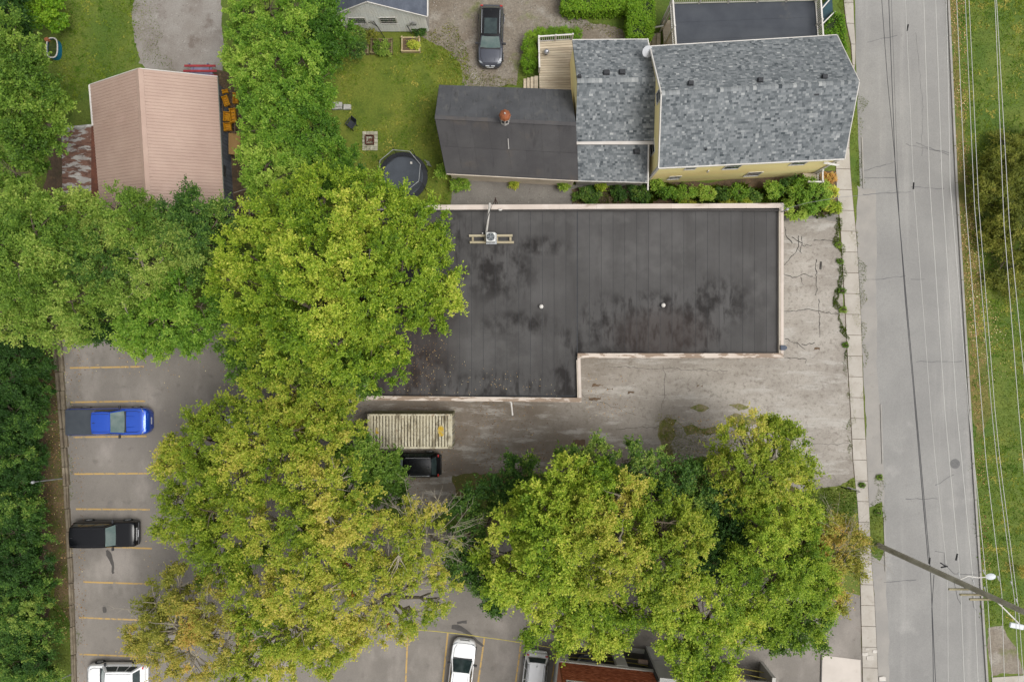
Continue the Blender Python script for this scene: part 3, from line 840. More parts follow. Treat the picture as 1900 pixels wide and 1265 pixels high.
g.l(sc_.outputs[0], g.b.inputs['Base Color']); g.b.inputs['Roughness'].default_value = .8; g.b.inputs['Specular IOR Level'].default_value = .25
bp = g.n('ShaderNodeBump', i_Strength=.3, i_Distance=.03); g.l(g.noise(2.5, 5), bp.inputs['Height']); g.l(bp.outputs[0], g.b.inputs['Normal'])
m_memb = g.m
ZR = HB - .38
x0, x1 = ow[0].x + .3, ow[1].x - .24
yt = ow[0].y - .36
MB().prism([(ow[0].x + .2, ow[0].y - .3), (ow[1].x - .2, ow[1].y - .3), (ow[2].x - .2, ow[2].y + .3), (ow[3].x - .2, ow[3].y + .3), (ow[4].x - .2, ow[4].y + .3), (ow[5].x + .2, ow[5].y + .3)], ZR - .25, ZR - .012).build('roof_deck', m_dark, flat)
nst = 34
for i in range(nst):
    a = lerp(x0, x1, i / nst) + .008; b = lerp(x0, x1, (i + 1) / nst) - .014
    inner = a < ow[4].x - .25
    yb = (ow[5].y if inner else ow[2].y) + .3
    if inner and b > ow[3].x - .2: b = ow[3].x - .22
    MB().prism([(a, yb), (b, yb), (b, yt), (a, yt)], ZR - .012, ZR + (.004 if i % 2 else .0)).build('roofing_strip', m_memb, flat)
m_cop = M('painted coping', A(222, 207, 195), A(210, 196, 184), .5, rough=.7, layers=((A(150, 128, 108), .8, .62, .68, .8, (.35, 3, 1)), (A(236, 224, 214), .9, .5, .7, .5)), objvar=.03)
m_cop2 = M('flaking coping', A(224, 210, 196), A(210, 194, 180), .6, rough=.7, layers=((A(150, 128, 108), 1.1, .48, .52, .9, (.7, 3, 1)), (A(140, 130, 120), .35, .55, .7, .5)), objvar=.03)
m_upst = M('parapet flashing', A(92, 88, 86), A(80, 76, 74), 1., rough=.85)
def coping(a, b, w, inward, mat, seg=2.6):
    a, b = Vector(a), Vector(b)
    n = max(1, round((b - a).length / seg))
    d = (b - a).normalized(); inn = Vector(inward)
    for i in range(n):
        p = lerp(a, b, i / n) + d * .004; q = lerp(a, b, (i + 1) / n) - d * .004
        MB().prism([p.xy.to_tuple(), q.xy.to_tuple(), (q + inn * w).xy.to_tuple(), (p + inn * w).xy.to_tuple()], HB - .06, HB + RR.uniform(0, .006)).build('coping', mat, flat)
coping(ow[0], ow[1], .33, (0, -1, 0), m_cop)
coping(ow[1] - Vector((0, .335, 0)), ow[2] + Vector((0, .325, 0)), .18, (-1, 0, 0), m_cop)
coping(ow[3] + Vector((-.2, 0, 0)), ow[2], .32, (0, 1, 0), m_cop2)
coping(ow[3] + Vector((0, -.003, 0)), ow[4] + Vector((0, .305, 0)), .2, (-1, 0, 0), m_cop)
coping(ow[5], ow[4], .3, (0, 1, 0), m_cop2)
coping(ow[5] + Vector((0, .305, 0)), ow[0] - Vector((0, .335, 0)), .25, (1, 0, 0), m_cop)
ub = MB()
ub.prism([(x0, yt), (x1, yt), (x1, yt + .08), (x0, yt + .08)], ZR, HB - .065)
ub.prism([(x1, ow[2].y + .32), (x1 + .05, ow[2].y + .32), (x1 + .05, yt), (x1, yt)], ZR, HB - .065)
ub.build('parapet_flashing', m_upst, flat)
# things on that roof
for i, (x, y) in enumerate(((1004.5, 568.5), (1231.5, 566))):
    c = P(x, y, HB)
    t = thing('roof_drain_vent', ('small white dome vent near the middle of the flat roof', 'small white dome vent nearer the road end of the flat roof')[i], 'roof vent', (c.x, c.y, ZR), 0, 'dome vents on the flat roof')
    MB().lathe([(.16, 0), (.16, .02), (.07, .03), (.07, .2)], 12, (c.x, c.y, ZR)).build('pipe', m_dark, t, smooth=40)
    MB().lathe([(.08, .2), (.14, .22), (.15, .26), (.12, .32), (.05, .36), (.0, .365)], 14, (c.x, c.y, ZR)).build('cap', m_white, t, smooth=60)
ac = thing('condenser_unit', 'white square air conditioning condenser with round fan on timber sleepers', 'air conditioner', P(911, 442, HB).xy.to_tuple() + (ZR + .34,))
c = P(911, 442, HB); zc = ZR + .34
MB().box((c.x, c.y, zc + .36), (.66, .66, .62)).build('case', M('white enamel', A(232, 232, 228), A(220, 220, 216), 3., rough=.4), ac, bevel=.08)
MB().box((c.x + .03, c.y - .04, zc + .025), (.72, .74, .05)).build('base_pan', m_galv, ac)
MB().lathe([(.27, 0), (.27, .012), (.25, .014), (.0, .014)], 20, (c.x, c.y, zc + .672)).build('fan_well', M('fan shade', A(60, 66, 70)), ac)
fb = MB()
for k in range(5):
    a = k * 2 * PI / 5
    fb.add([(c.x + math.cos(a) * .05, c.y + math.sin(a) * .05, zc + .692), (c.x + math.cos(a) * .24, c.y + math.sin(a) * .24, zc + .692), (c.x + math.cos(a + .7) * .24, c.y + math.sin(a + .7) * .24, zc + .70), (c.x + math.cos(a + .8) * .05, c.y + math.sin(a + .8) * .05, zc + .70)], [(0, 1, 2, 3)])
fb.lathe([(.07, 0), (.07, .02), (.0, .022)], 10, (c.x, c.y, zc + .70))
fb.build('fan_blade', M('fan metal', A(120, 128, 132)), ac)
gb = MB()
for rr in (.13, .2, .265):
    pts = [(c.x + math.cos(k * PI / 8) * rr, c.y + math.sin(k * PI / 8) * rr, zc + .73) for k in range(17)]
    gb.tube(pts, .006, 4, cap=False)
for k in range(4):
    a = k * PI / 4
    gb.bar((c.x - math.cos(a) * .27, c.y - math.sin(a) * .27, zc + .735), (c.x + math.cos(a) * .27, c.y + math.sin(a) * .27, zc + .735), .012, .01)
gb.build('fan_guard', m_galv, ac)
slp = thing('timber_sleepers', 'two parallel timber sleepers with cross pieces carrying the air conditioner', 'timber frame', P(911, 444, HB).xy.to_tuple() + (ZR,))
m_slp = M('pale timber', A(196, 184, 156), A(170, 158, 130), 1.5, stretch=(.3, 3, 1), objvar=.08)
for (xa, ya, xb, yb) in ((870.5, 438, 951, 437.5), (872, 450, 953.5, 450)):
    a, b = P(xa, ya, HB - .2), P(xb, yb, HB - .2)
    MB().bar((a.x, a.y, ZR + .25), (b.x, b.y, ZR + .25), .15, .16).build('sleeper', m_slp, slp)
for (x, w) in ((877, 1), (947, 1), (900, 0), (922, 0)):
    a, b = P(x, 437, HB - .2), P(x + .4, 451, HB - .2)
    MB().bar((a.x, a.y, ZR + .085), (b.x, b.y, ZR + .085), .14, .16).build('cross_piece', m_slp, slp)
cd = thing('conduit', 'raised white conduit running from the roof unit to the north parapet', 'conduit', P(902, 432, HB).xy.to_tuple() + (ZR,))
a, b = P(902, 434, HB), P(909, 377, HB + .7)
MB().tube([(a.x, a.y, ZR + .3), lerp(a, b, .5) + Vector((.02, 0, .15)), b + Vector((0, 0, .1))], .075, 8).build('pipe', M('grey pvc', A(214, 210, 204), A(190, 184, 176), 2.), cd, smooth=50)
MB().tube([(a.x - .12, a.y - .05, ZR + .2), (a.x - .08, a.y + .4, ZR + .4), lerp(a, b, .55) + Vector((.0, 0, .3)), b + Vector((.2, 0, .05))], .018, 5).build('cable', m_dark, cd)
MB().tube([(a.x - .25, a.y + .05, ZR + .02), (a.x - .25, a.y + .05, ZR + .3)], .05, 8).build('stub_pipe', m_white, cd)
MB().tube([(a.x + .0, a.y + .05, ZR + .02), (a.x + .0, a.y + .05, ZR + .35)], .05, 6).build('support_post', m_slp, cd)
gn = thing('gooseneck_vent', 'small white gooseneck pipe by the north parapet of the flat roof', 'vent pipe', P(928, 390, HB).xy.to_tuple() + (ZR,))
c = P(928, 389, HB)
MB().tube([(c.x - .09, c.y, ZR + .01), (c.x - .09, c.y, ZR + .4), (c.x - .05, c.y - .05, ZR + .5), (c.x + .05, c.y - .05, ZR + .5), (c.x + .09, c.y, ZR + .42), (c.x + .09, c.y, ZR + .3)], .055, 8).build('pipe', m_white, gn, smooth=60)
br = thing('service_bracket', 'rusty triangular cable bracket fixed outside the north parapet', 'bracket', P(919, 377, HB))
c = P(919.5, 378, HB)
MB().tube([(c.x - .14, c.y + .02, HB - .1), (c.x, c.y + .32, HB + .3), (c.x + .14, c.y + .02, HB - .1)], .035, 5).tube([(c.x, c.y + .02, HB - .2), (c.x, c.y + .34, HB + .32)], .04, 5).build('strut', M('rusty iron', A(88, 66, 58), A(64, 50, 46), 6.), br)
dp = thing('drain_spout', 'white drain pipe sticking out from the south parapet over the yard', 'drain pipe', P(949, 746, HB))
a = P(948.5, 744, HB - .1); b = P(951, 770, HB - .6)
MB().tube([a + Vector((-.1, 0, -.1)), a + Vector((0, -.12, -.12)), b], .06, 8).build('pipe', m_white, dp, smooth=50)
ld = thing('security_light', 'small dark blue wall lamp on the east coping', 'lamp', P(1453, 645, HB))
c = P(1453.5, 645, HB)
MB().box((c.x - .05, c.y, HB + .06), (.34, .34, .12)).box((c.x + .16, c.y, HB + .03), (.14, .2, .1)).build('housing', M('blue grey metal', A(70, 84, 104), A(54, 64, 82), 4., rough=.5), ld, bevel=.02)
mast = thing('service_mast', 'electric service mast with insulators at the roof corner by the bushes', 'mast', P(1452, 392, HB))
c = P(1451, 393, HB)
MB().tube([(c.x, c.y, ZR), (c.x, c.y, HB + .9)], .045, 8).build('pole', m_galv, mast)
MB().lathe([(.05, 0), (.09, .05), (.08, .14), (.0, .16)], 10, (c.x, c.y, HB + .9)).build('weatherhead', m_galv, mast)
for s_ in (-1, 1):
    MB().tube([(c.x, c.y, HB + .5), (c.x + .25, c.y + .12 * s_, HB + .55 + .1 * s_)], .03, 6).build('insulator', M('brown porcelain', A(110, 76, 66)), mast)
MB().tube([(c.x, c.y, HB + .98), (c.x - .3, c.y + .5, HB + .5), (c.x + .1, c.y + .45, HB + .2), (c.x - .2, c.y + .1, HB + .1)], .016, 5).build('cable', m_galv, mast)
# facade that the camera looks past
for (dx, w) in ((.25, 2.4), (.6, 2.4)):
    y = lerp(ow[2].y, ow[1].y, dx)
    window(flat, (ow[1].x - .06, y, 1.7), (1, 0, 0), w, 1.6)
MB().box((ow[1].x - .05, lerp(ow[2].y, ow[1].y, .85), 1.05), (.06, 1.0, 2.1)).build('door', M('grey door', A(120, 120, 124)), flat)

# ------------------------------------------------------------------ 2. yellow house: main block, middle wing, lower wing, porch, deck
house = thing('yellow_house', 'yellow sided house with mottled grey shingle gable roofs', 'house', P(1400, 200))
EV, RG = 5.6, 8.3
NW, NE = P(1207, 87, EV), P(1553, 66, EV); SW, SE = P(1223, 311, EV), P(1567, 294, EV)
RW, RE = P(1228, 173, RG), P(1594, 151, RG)
def gable(parent, NW, NE, SE, SW, RW, RE, under=m_under, th=.12):
    dz = Vector((0, 0, .06))
    MB().slab([NW - dz, NE - dz, RE - dz, RW - dz], th).build('roof_slope', under, parent)
    MB().slab([SW - dz, SE - dz, RE - dz, RW - dz], th).build('roof_slope', under, parent)
gable(house, NW, NE, SE, SW, RW, RE)
shingles(house, [[NW, NE, RE, RW], [SW, SE, RE, RW]], seed=1)
dn = ((NW + NE) / 2 - (RW + RE) / 2).normalized(); ds = ((SW + SE) / 2 - (RW + RE) / 2).normalized()
ridge_caps(house, RW, RE, dn, ds, seed=2)
def shrink(pts, m):
    c = sum(pts, Vector((0, 0, 0))) / len(pts)
    out = []
    for p in pts:
        d = p - c
        out.append(Vector((c.x + d.x - math.copysign(m, d.x), c.y + d.y - math.copysign(m, d.y), 0)))
    return out
hw = shrink([SW, SE, NE, NW], .12)
hw[0].x = SW.x + .06; hw[3].x = NW.x + .12
wallbox([(p.x, p.y) for p in hw], 0, EV - .1, house, m_yellow)
def gable_wall(parent, a, b, apex, z0, mat, th=.16, inn=(1, 0, 0)):
    a = Vector((a.x, a.y, z0)); b = Vector((b.x, b.y, z0))
    i = Vector(inn) * th
    MB().add([a, b, apex, a + i, b + i, apex + i], [(0, 1, 2), (5, 4, 3), (0, 3, 4, 1), (1, 4, 5, 2), (2, 5, 3, 0)]).build('gable_wall', mat, parent)
gable_wall(house, hw[3], hw[0], Vector(((hw[3].x + hw[0].x) / 2 + .02, RW.y, RG - .25)), EV - .1, m_yellow)
gable_wall(house, hw[2], hw[1], Vector(((hw[2].x + hw[1].x) / 2, RE.y, RG - .25)), EV - .1, m_yellow, inn=(-1, 0, 0))
def fascia(parent, a, b, h=.18, mat=m_white, drop=.09, out=(0, 0, 0), name='fascia', w=.05):
    o_ = Vector(out) - Vector((0, 0, drop))
    return MB().bar(Vector(a) + o_, Vector(b) + o_, w, h).build(name, mat, parent)
fascia(house, SW, SE, out=(0, -.03, 0), name='gutter', w=.1, h=.12); fascia(house, NW, NE, out=(0, .03, 0), name='gutter', w=.1, h=.12)
fascia(house, NW, RW, out=(-.03, 0, 0), w=.07); fascia(house, SW, RW, out=(-.03, 0, 0), w=.07)
fascia(house, NE, RE, out=(.03, 0, 0)); fascia(house, SE, RE, out=(.03, 0, 0))
MB().bar((hw[0].x - .01, hw[0].y - .01, 0), (hw[0].x - .01, hw[0].y - .01, EV - .12), .16, .16).build('corner_board', m_white, house)
MB().bar((hw[1].x + .01, hw[1].y - .01, 0), (hw[1].x + .01, hw[1].y - .01, EV - .12), .16, .16).build('corner_board', m_white, house)
def on_south(u, z): return Vector((lerp(hw[0].x, hw[1].x, u), lerp(hw[0].y, hw[1].y, u), z))
so = Vector(((hw[1] - hw[0]).y, -(hw[1] - hw[0]).x, 0)).normalized()
for (u, z, w, h) in ((.19, 4.55, .8, 1.0), (.43, 4.3, 1.15, 1.5), (.80, 4.45, 1.1, 1.3), (.15, 1.6, .9, 1.0), (.62, 1.5, 1.1, 1.3)):
    window(house, on_south(u, z) + so * .001, so, w, h)
MB().tube([on_south(.31, 3.6) + so * .07, on_south(.31, 3.2) + so * .07], .06, 8).build('vent_hood', m_white, house)
wo_ = Vector((hw[3].y - hw[0].y, -(hw[3].x - hw[0].x), 0)).normalized() * -1
wo_ = wo_ if wo_.x < 0 else -wo_
def on_west(u, z): return Vector((lerp(hw[0].x, hw[3].x, u), lerp(hw[0].y, hw[3].y, u), z))
for (u, z, w, h) in ((.22, 3.6, .95, 1.5), (.55, 6.6, .8, 1.3)):
    window(house, on_west(u, z) + wo_ * .001, wo_, w, h)
for (x, y, z) in ((1281, 156, 7.95), (1410, 150, 8.0), (1529, 144, 8.0), (1513, 176, 7.75)):
    roof_vent(house, P(x, y, z))
p = P(1309, 279, 6.1); MB().tube([p - Vector((0, 0, .2)), p + Vector((0, 0, .3))], .06, 8).build('vent_pipe', m_dark, house)
# middle wing
E2, R2 = 4.2, 6.0
bNW, bNE, bSE, bSW = P(1062, 75, E2), P(1205, 74, E2), P(1209, 261, E2), P(1068, 263, E2)
bRW, bRE = P(1071, 150, R2), P(1222, 147, R2 + .02)
bNE.x = hw[3].x - .02; bSE.x = hw[0].x - .02; bRE.x = lerp(hw[0].x, hw[3].x, .55) - .02
gable(house, bNW, bNE, bSE, bSW, bRW, bRE)
shingles(house, [[bNW, bNE, bRE, bRW], [bSW, bSE, bRE, bRW]], seed=3)
ridge_caps(house, bRW, bRE, (bNW - bRW).normalized(), (bSW - bRW).normalized(), seed=4)
bw = [Vector((bSW.x + .12, bSW.y + .3, 0)), Vector((hw[0].x - .005, bSE.y + .3, 0)), Vector((hw[3].x - .005, bNE.y - .3, 0)), Vector((bNW.x + .1, bNW.y - .3, 0))]
wallbox([(p.x, p.y) for p in bw], 0, E2 - .1, house, m_yellow)
gable_wall(house, bw[3], bw[0], Vector((bw[3].x + .05, bRW.y, R2 - .2)), E2 - .1, m_yellow)
fascia(house, bNW, bNE, out=(0, .03, 0), name='gutter', w=.1, h=.12)
m_rustw = M('stained white fascia', A(232, 226, 220), A(220, 212, 204), 1., layers=((A(170, 128, 98), 1.1, .62, .7, .8),))
a, b = P(1068, 265.5, E2 - .1), P(1214, 265.5, E2 - .1)
MB().bar(a, b, .22, .12).build('gutter', m_rustw, house)
for (x, y, z) in ((1125, 136, 5.75), (1154, 135, 5.75)): roof_vent(house, P(x, y, z), .36)
roof_vent(house, P(1075, 143, 5.9), .22)
# lower wing in front of it
cNW, cNE, cSE, cSW = P(1071, 269, 3.9), P(1203, 269, 3.9), P(1201, 338, 2.75), P(1073, 335, 2.75)
dz = Vector((0, 0, .05))
MB().slab([cSW - dz, cSE - dz, cNE - dz, cNW - dz], .12).build('roof_slope', m_under, house)
shingles(house, [[cSW, cSE, cNE, cNW]], seed=5)
roof_vent(house, P(1181, 282, 3.75), .36)
cw = [Vector((cSW.x + .05, cSW.y + .22, 0)), Vector((cSE.x - .05, cSE.y + .22, 0)), Vector((cNE.x - .05, bw[0].y - .01, 0)), Vector((cNW.x + .05, bw[0].y - .01, 0))]
wallbox([(p.x, p.y) for p in cw], 0, 2.7, house, M('grey wall', A(196, 190, 184), A(180, 174, 168), .8))
fascia(house, cSW, cSE, h=.12, out=(0, -.03, 0), name='gutter')
a, b = P(1203.5, 266, 4.1), P(1202, 353, 3.0)
MB().tube([a, b], .06, 8).build('downpipe', m_white, house)
# satellite dish
dish = thing('satellite_dish', 'grey satellite dish on the shingle roof corner by the yellow gable', 'satellite dish', P(1202, 98, 5.2))
c = P(1201, 96, 5.6)
prof = [(r * .055, (r * .055) ** 2 * .5) for r in range(0, 8)]
db = MB().lathe([(max(.001, r), z) for r, z in prof], 18)
rt = Matrix.Rotation(rad(28), 3, 'X') @ Matrix.Rotation(rad(15), 3, 'Y')
db.v = [rt @ v + c for v in db.v]
db.build('reflector', M('dish grey', A(206, 208, 212), A(196, 198, 202), 2., rough=.5), dish, smooth=60)
MB().tube([c - Vector((0, 0, .02)), c + Vector((-.05, -.2, -.3)), (c.x - .05, c.y - .2, 4.6)], .03, 6).build('arm', m_galv, dish)
MB().tube([c + Vector((-.05, -.35, -.1)), c + Vector((-.1, -.42, .3))], .02, 5).build('feed_horn', m_galv, dish)
rod = thing('white_downpipe', 'white sloping downpipe at the corner between the two shingle roofs', 'pipe', P(1205, 80, 4.6))
MB().tube([P(1201.5, 72, 5.2), P(1208.5, 104, 5.0)], .045, 6).build('pipe', m_white, rod)
# porch with flat roof and white rails on the north side
PZ = 3.3
pr = [P(1243, 8, PZ), P(1512, 2, PZ), P(1518, 70, PZ), P(1250, 84, PZ)]
m_porch = M('dark roll roofing', A(72, 76, 84), A(84, 88, 95), .6, layers=((A(110, 108, 102), .5, .64, .74, .5), (A(60, 64, 72), .4, .55, .8, .6, (.15, 2, 1))), grain=.08, gscale=20)
porch = thing('flat_porch', 'flat dark roofed porch with white balustrade beside the yellow house', 'porch', (pr[0] + pr[2]) / 2 * Vector((1, 1, 0)) if False else ((pr[0].x + pr[2].x) / 2, (pr[0].y + pr[2].y) / 2, 0))
pr[2].y = hw[2].y + .05; pr[3].y = lerp(hw[3].y, hw[2].y, .1) + .05
for i in range(3):
    a, b = i / 3, (i + .994) / 3
    q = [lerp(pr[0], pr[3], a), lerp(pr[1], pr[2], a), lerp(pr[1], pr[2], b), lerp(pr[0], pr[3], b)]
    MB().slab(q, .16 - .004 * i).build('roofing_strip', m_porch, porch)
def railing(parent, a, b, h=.95, n_post=4, bal=.14, mat=m_white, post=.11):
    a, b = Vector(a), Vector(b)
    up = Vector((0, 0, 1))
    L = (b - a).length
    MB().bar(a + up * h, b + up * h, .1, .06).build('top_rail', mat, parent)
    MB().bar(a + up * .12, b + up * .12, .06, .05).build('bottom_rail', mat, parent)
    src = None
    for i in range(n_post):
        p = lerp(a, b, i / max(1, n_post - 1))
        if src is None:
            src = MB().box((0, 0, h / 2 + .05), (post, post, h + .1)).build('post', mat, parent, local=True); src.location = WORLD_M[parent.name].inverted() @ p
        else: inst(src, parent, WORLD_M[parent.name].inverted() @ p)
    nb = int(L / bal)
    d = (b - a).normalized()
    bs = None
    for i in range(1, nb):
        p = WORLD_M[parent.name].inverted() @ lerp(a, b, i / nb)
        if bs is None:
            bs = MB().box((0, 0, h / 2 + .05), (.04, .04, h - .2)).build('baluster', mat, parent, local=True); bs.location = p
        else: inst(bs, parent, p)
railing(porch, pr[0], pr[1], n_post=6)
railing(porch, lerp(pr[0], pr[3], .02) , lerp(pr[0], pr[3], .98), n_post=3)
railing(porch, lerp(pr[1], pr[2], .02), lerp(pr[1], pr[2], .98), n_post=3)
for i in range(6):
    p = lerp(pr[0], pr[1], i / 5)
    MB().bar((p.x, p.y - .1, 0), (p.x, p.y - .1, PZ - .17), .14, .14).build('column', m_white, porch)
for i in range(3):
    p = lerp(pr[0], pr[3], (i + .3) / 3)
    MB().bar((p.x + .08, p.y, 0), (p.x + .08, p.y, PZ - .17), .14, .14).build('column', m_white, porch)
f0 = [Vector((p.x, p.y, .7)) for p in pr]
MB().slab(f0, .12).build('floor', m_wood, porch)
# timber steps with boards on its west side
st = thing('porch_steps', 'pale timber steps with sloping rails on the west side of the porch', 'steps', P(1222, 70))
for i in range(5):
    x = f0[0].x - .12 - .3 * i; z = .62 - .13 * i
    MB().prism([(x - .29, f0[0].y - 3.2), (x, f0[0].y - 3.2), (x, f0[0].y - .9), (x - .29, f0[0].y - .9)], z - .06, z).build('tread', m_wood, st)
for s_, y in ((0, f0[0].y - .8), (1, f0[0].y - 3.3)):
    MB().bar((f0[0].x - .1, y, 1.6), (f0[0].x - 1.6, y, .9), .1, .08).build('handrail', m_white, st)
    for k in (0, 1):
        MB().bar((f0[0].x - .15 - 1.4 * k, y, 0), (f0[0].x - .15 - 1.4 * k, y, 1.55 - .68 * k), .09, .09).build('post', m_white, st)
# small front landing at the south east corner
fl = thing('front_landing', 'small white railed landing at the south corner of the yellow house', 'landing', P(1530, 330))
a0 = on_south(.93, 0)
MB().prism([(a0.x, a0.y - .9), (a0.x + 1.1, a0.y - .9), (a0.x + 1.1, a0.y - .02), (a0.x, a0.y - .02)], 0, 1.0).build('platform', m_wood, fl)
railing(fl, (a0.x + .05, a0.y - .85, 1.0), (a0.x + 1.05, a0.y - .85, 1.0), n_post=2)
railing(fl, (a0.x + 1.05, a0.y - .8, 1.0), (a0.x + 1.05, a0.y - .05, 1.0), n_post=2)
MB().slab([P(1528, 304, 4.2), P(1552, 308, 4.0), P(1559, 306, 4.0), P(1530, 299, 4.3)], .06).build('canopy', m_white, fl)
# dark teal front steps with white rails at the top
tb = thing('teal_railing_panel', 'dark teal panelled steps with white slanting rails beside the sidewalk', 'steps', P(1540, 20))
m_teal = M('teal paint', A(44, 82, 92), A(36, 66, 76), 1.5, rough=.6)
q = PX([(1530, 60), (1526, 10), (1546, -12), (1548, 28)], 1.)
MB().prism(q, .0, .8).build('panel', m_teal, tb)
MB().bar(P(1524, 47, 1.7), P(1549, 22, 1.1), .08, .08).build('handrail', m_white, tb)
MB().bar(P(1524, 18, 1.7), P(1546, -8, 1.1), .08, .08).build('handrail', m_white, tb)
MB().bar(P(1524, 47, 0), P(1524, 47, 1.7), .09, .09).build('post', m_white, tb)
MB().bar(P(1549, 22, 0), P(1549, 22, 1.1), .09, .09).build('post', m_white, tb)
# deck
DZ = .9
deck = thing('wooden_deck', 'weathered board deck with white railing between shrubs and the yellow house', 'deck', P(1030, 120))
dk_ = [P(999, 78, DZ), P(1063, 74, DZ), P(1066, 168, DZ), P(1001, 168, DZ)]
nb = 20
for i in range(nb):
    a, b = i / nb, (i + .86) / nb
    q = [lerp(dk_[0], dk_[3], a), lerp(dk_[1], dk_[2], a), lerp(dk_[1], dk_[2], b), lerp(dk_[0], dk_[3], b)]
    MB().slab(q, .05).build('deck_board', m_wood, deck)
MB().prism([(p.x, p.y) for p in shrink(dk_, .1)], .0, DZ - .06).build('skirt', m_wood, deck)
railing(deck, lerp(dk_[0], dk_[1], .0), lerp(dk_[0], dk_[1], .97), n_post=3)
railing(deck, lerp(dk_[0], dk_[3], .03), lerp(dk_[0], dk_[3], .62), n_post=3)
for i in range(4):
    x = dk_[0].x - .02 - .26 * i; z = DZ - .16 - .19 * i
    y0 = lerp(dk_[0].y, dk_[3].y, .7)
    MB().prism([(x - .27, y0 - .9), (x, y0 - .9), (x, y0 + .05), (x - .27, y0 + .05)], max(0, z - .06), z).build('stair_tread', m_wood, deck)
ball = thing('garden_globe', 'silver gazing globe standing on the deck corner', 'globe', P(1015, 98, DZ).xy.to_tuple() + (DZ,))
c = P(1014, 98, 1.1)
MB().lathe([(.12, 0), (.08, .05), (.05, .15), (.09, .2)], 12, (c.x, c.y, DZ)).build('stand', m_dark, ball)
MB().lathe([(.02, 0), (.12, .03), (.19, .12), (.2, .2), (.17, .3), (.08, .38), (.0, .4)], 16, (c.x, c.y, DZ + .18)).build('globe', M('silver', A(206, 206, 214), rough=.2, metal=.6), ball, smooth=70)

# ------------------------------------------------------------------ 3. dark roofed barn with cupola
barn = thing('dark_barn', 'long low barn with dark roll roofing joined to the yellow house', 'barn', P(940, 250))
EB, RB = 2.9, 5.4
aNW, aNE, aSE, aSW = P(815, 158, EB), P(1060, 167, EB), P(1073, 335, EB), P(828, 322, EB)
aRW, aRE = P(807, 218, RB), P(1069, 231, RB)
dz = Vector((0, 0, .09))
MB().slab([aNW - dz, aNE - dz, aRE - dz, aRW - dz], .14).build('roof_slope', m_dark, barn)
MB().slab([aSW - dz, aSE - dz, aRE - dz, aRW - dz], .14).build('roof_slope', m_dark, barn)
m_rollN = M('roll roofing weathered', A(98, 99, 102), A(86, 87, 90), .8, 7, layers=((A(118, 116, 112), 1.5, .52, .75, .6, (1.6, .25, 1)), (A(66, 64, 64), 1.8, .54, .72, .65, (2.2, .2, 1))), objvar=.06, grain=.1, gscale=22, spec=.25)
m_rollS = M('roll roofing dark', A(80, 78, 79), A(90, 88, 88), .6, 7, layers=((A(104, 95, 86), .7, .55, .75, .6), (A(68, 66, 67), 1.2, .56, .75, .6, (2., .3, 1))), objvar=.06, grain=.1, gscale=22, spec=.25)
for q, mt, nx, ny in (([aNW, aNE, aRE, aRW], m_rollN, 10, 1), ([aSW, aSE, aRE, aRW], m_rollS, 8, 2)):
    n = (q[1] - q[0]).cross(q[3] - q[0]).normalized()
    if n.z < 0: n = -n
    for i in range(nx):
        for j in range(ny):
            u0, u1, v0, v1 = i / nx, (i + .994) / nx, j / ny, (j + .994) / ny
            up = n * (.012 + .003 * ((i + j) % 2))
            MB().slab([quad(q, u0, v0) + up, quad(q, u1, v0) + up, quad(q, u1, v1) + up, quad(q, u0, v1) + up], .011).build('roofing_sheet', mt, barn)
MB().bar(aRW + Vector((0, 0, .03)), aRE + Vector((0, 0, .03)), .26, .035).build('ridge_strip', m_rollS, barn)
aw = shrink([aSW, aSE, aNE, aNW], .2)
wallbox([(p.x, p.y) for p in aw], 0, EB - .05, barn, m_cream)
gable_wall(barn, aw[3], aw[0], Vector((aw[3].x + .1, aRW.y, RB - .2)), EB - .05, m_cream)
fascia(barn, aSW, aSE, h=.1, out=(0, -.02, 0), mat=m_cream, drop=.12); fascia(barn, aNW, aRW, h=.1, mat=m_dark); fascia(barn, aSW, aRW, h=.1, mat=m_dark)
cup = thing('roof_cupola', 'white cupola with rusty copper dome astride the barn ridge', 'cupola', P(937, 224, RB).xy.to_tuple() + (RB - .2,))
c = P(937, 223, RB)
MB().lathe([(.34, 0), (.34, 1.3), (.40, 1.33), (.40, 1.39), (.0, 1.4)], 8, (c.x, c.y, RB - .4)).build('base', m_white, cup)
for k in range(8):
    an = (k + .5) * PI / 4
    MB().box((c.x + math.cos(an) * .318, c.y + math.sin(an) * .318, RB + .55), (.02, .16, .5), an).build('louver', m_dark, cup)
MB().lathe([(.40, 0), (.39, .08), (.32, .24), (.19, .36), (.06, .43), (.0, .45)], 8, (c.x, c.y, RB + 1.0)).build('dome', M('rusty copper', A(186, 112, 72), A(142, 84, 58), 3., layers=((A(214, 156, 116), 4., .55, .7, .7),), rough=.5, metal=.2), cup)
MB().lathe([(.03, 0), (.06, .05), (.03, .14), (.0, .16)], 8, (c.x, c.y, RB + 1.44)).build('finial', m_white, cup)
MB().tube([(c.x + .2, c.y - 1.1, RB - .55), (c.x + .25, c.y - 1.7, RB - .95)], .02, 5).build('stay_rod', m_white, barn)
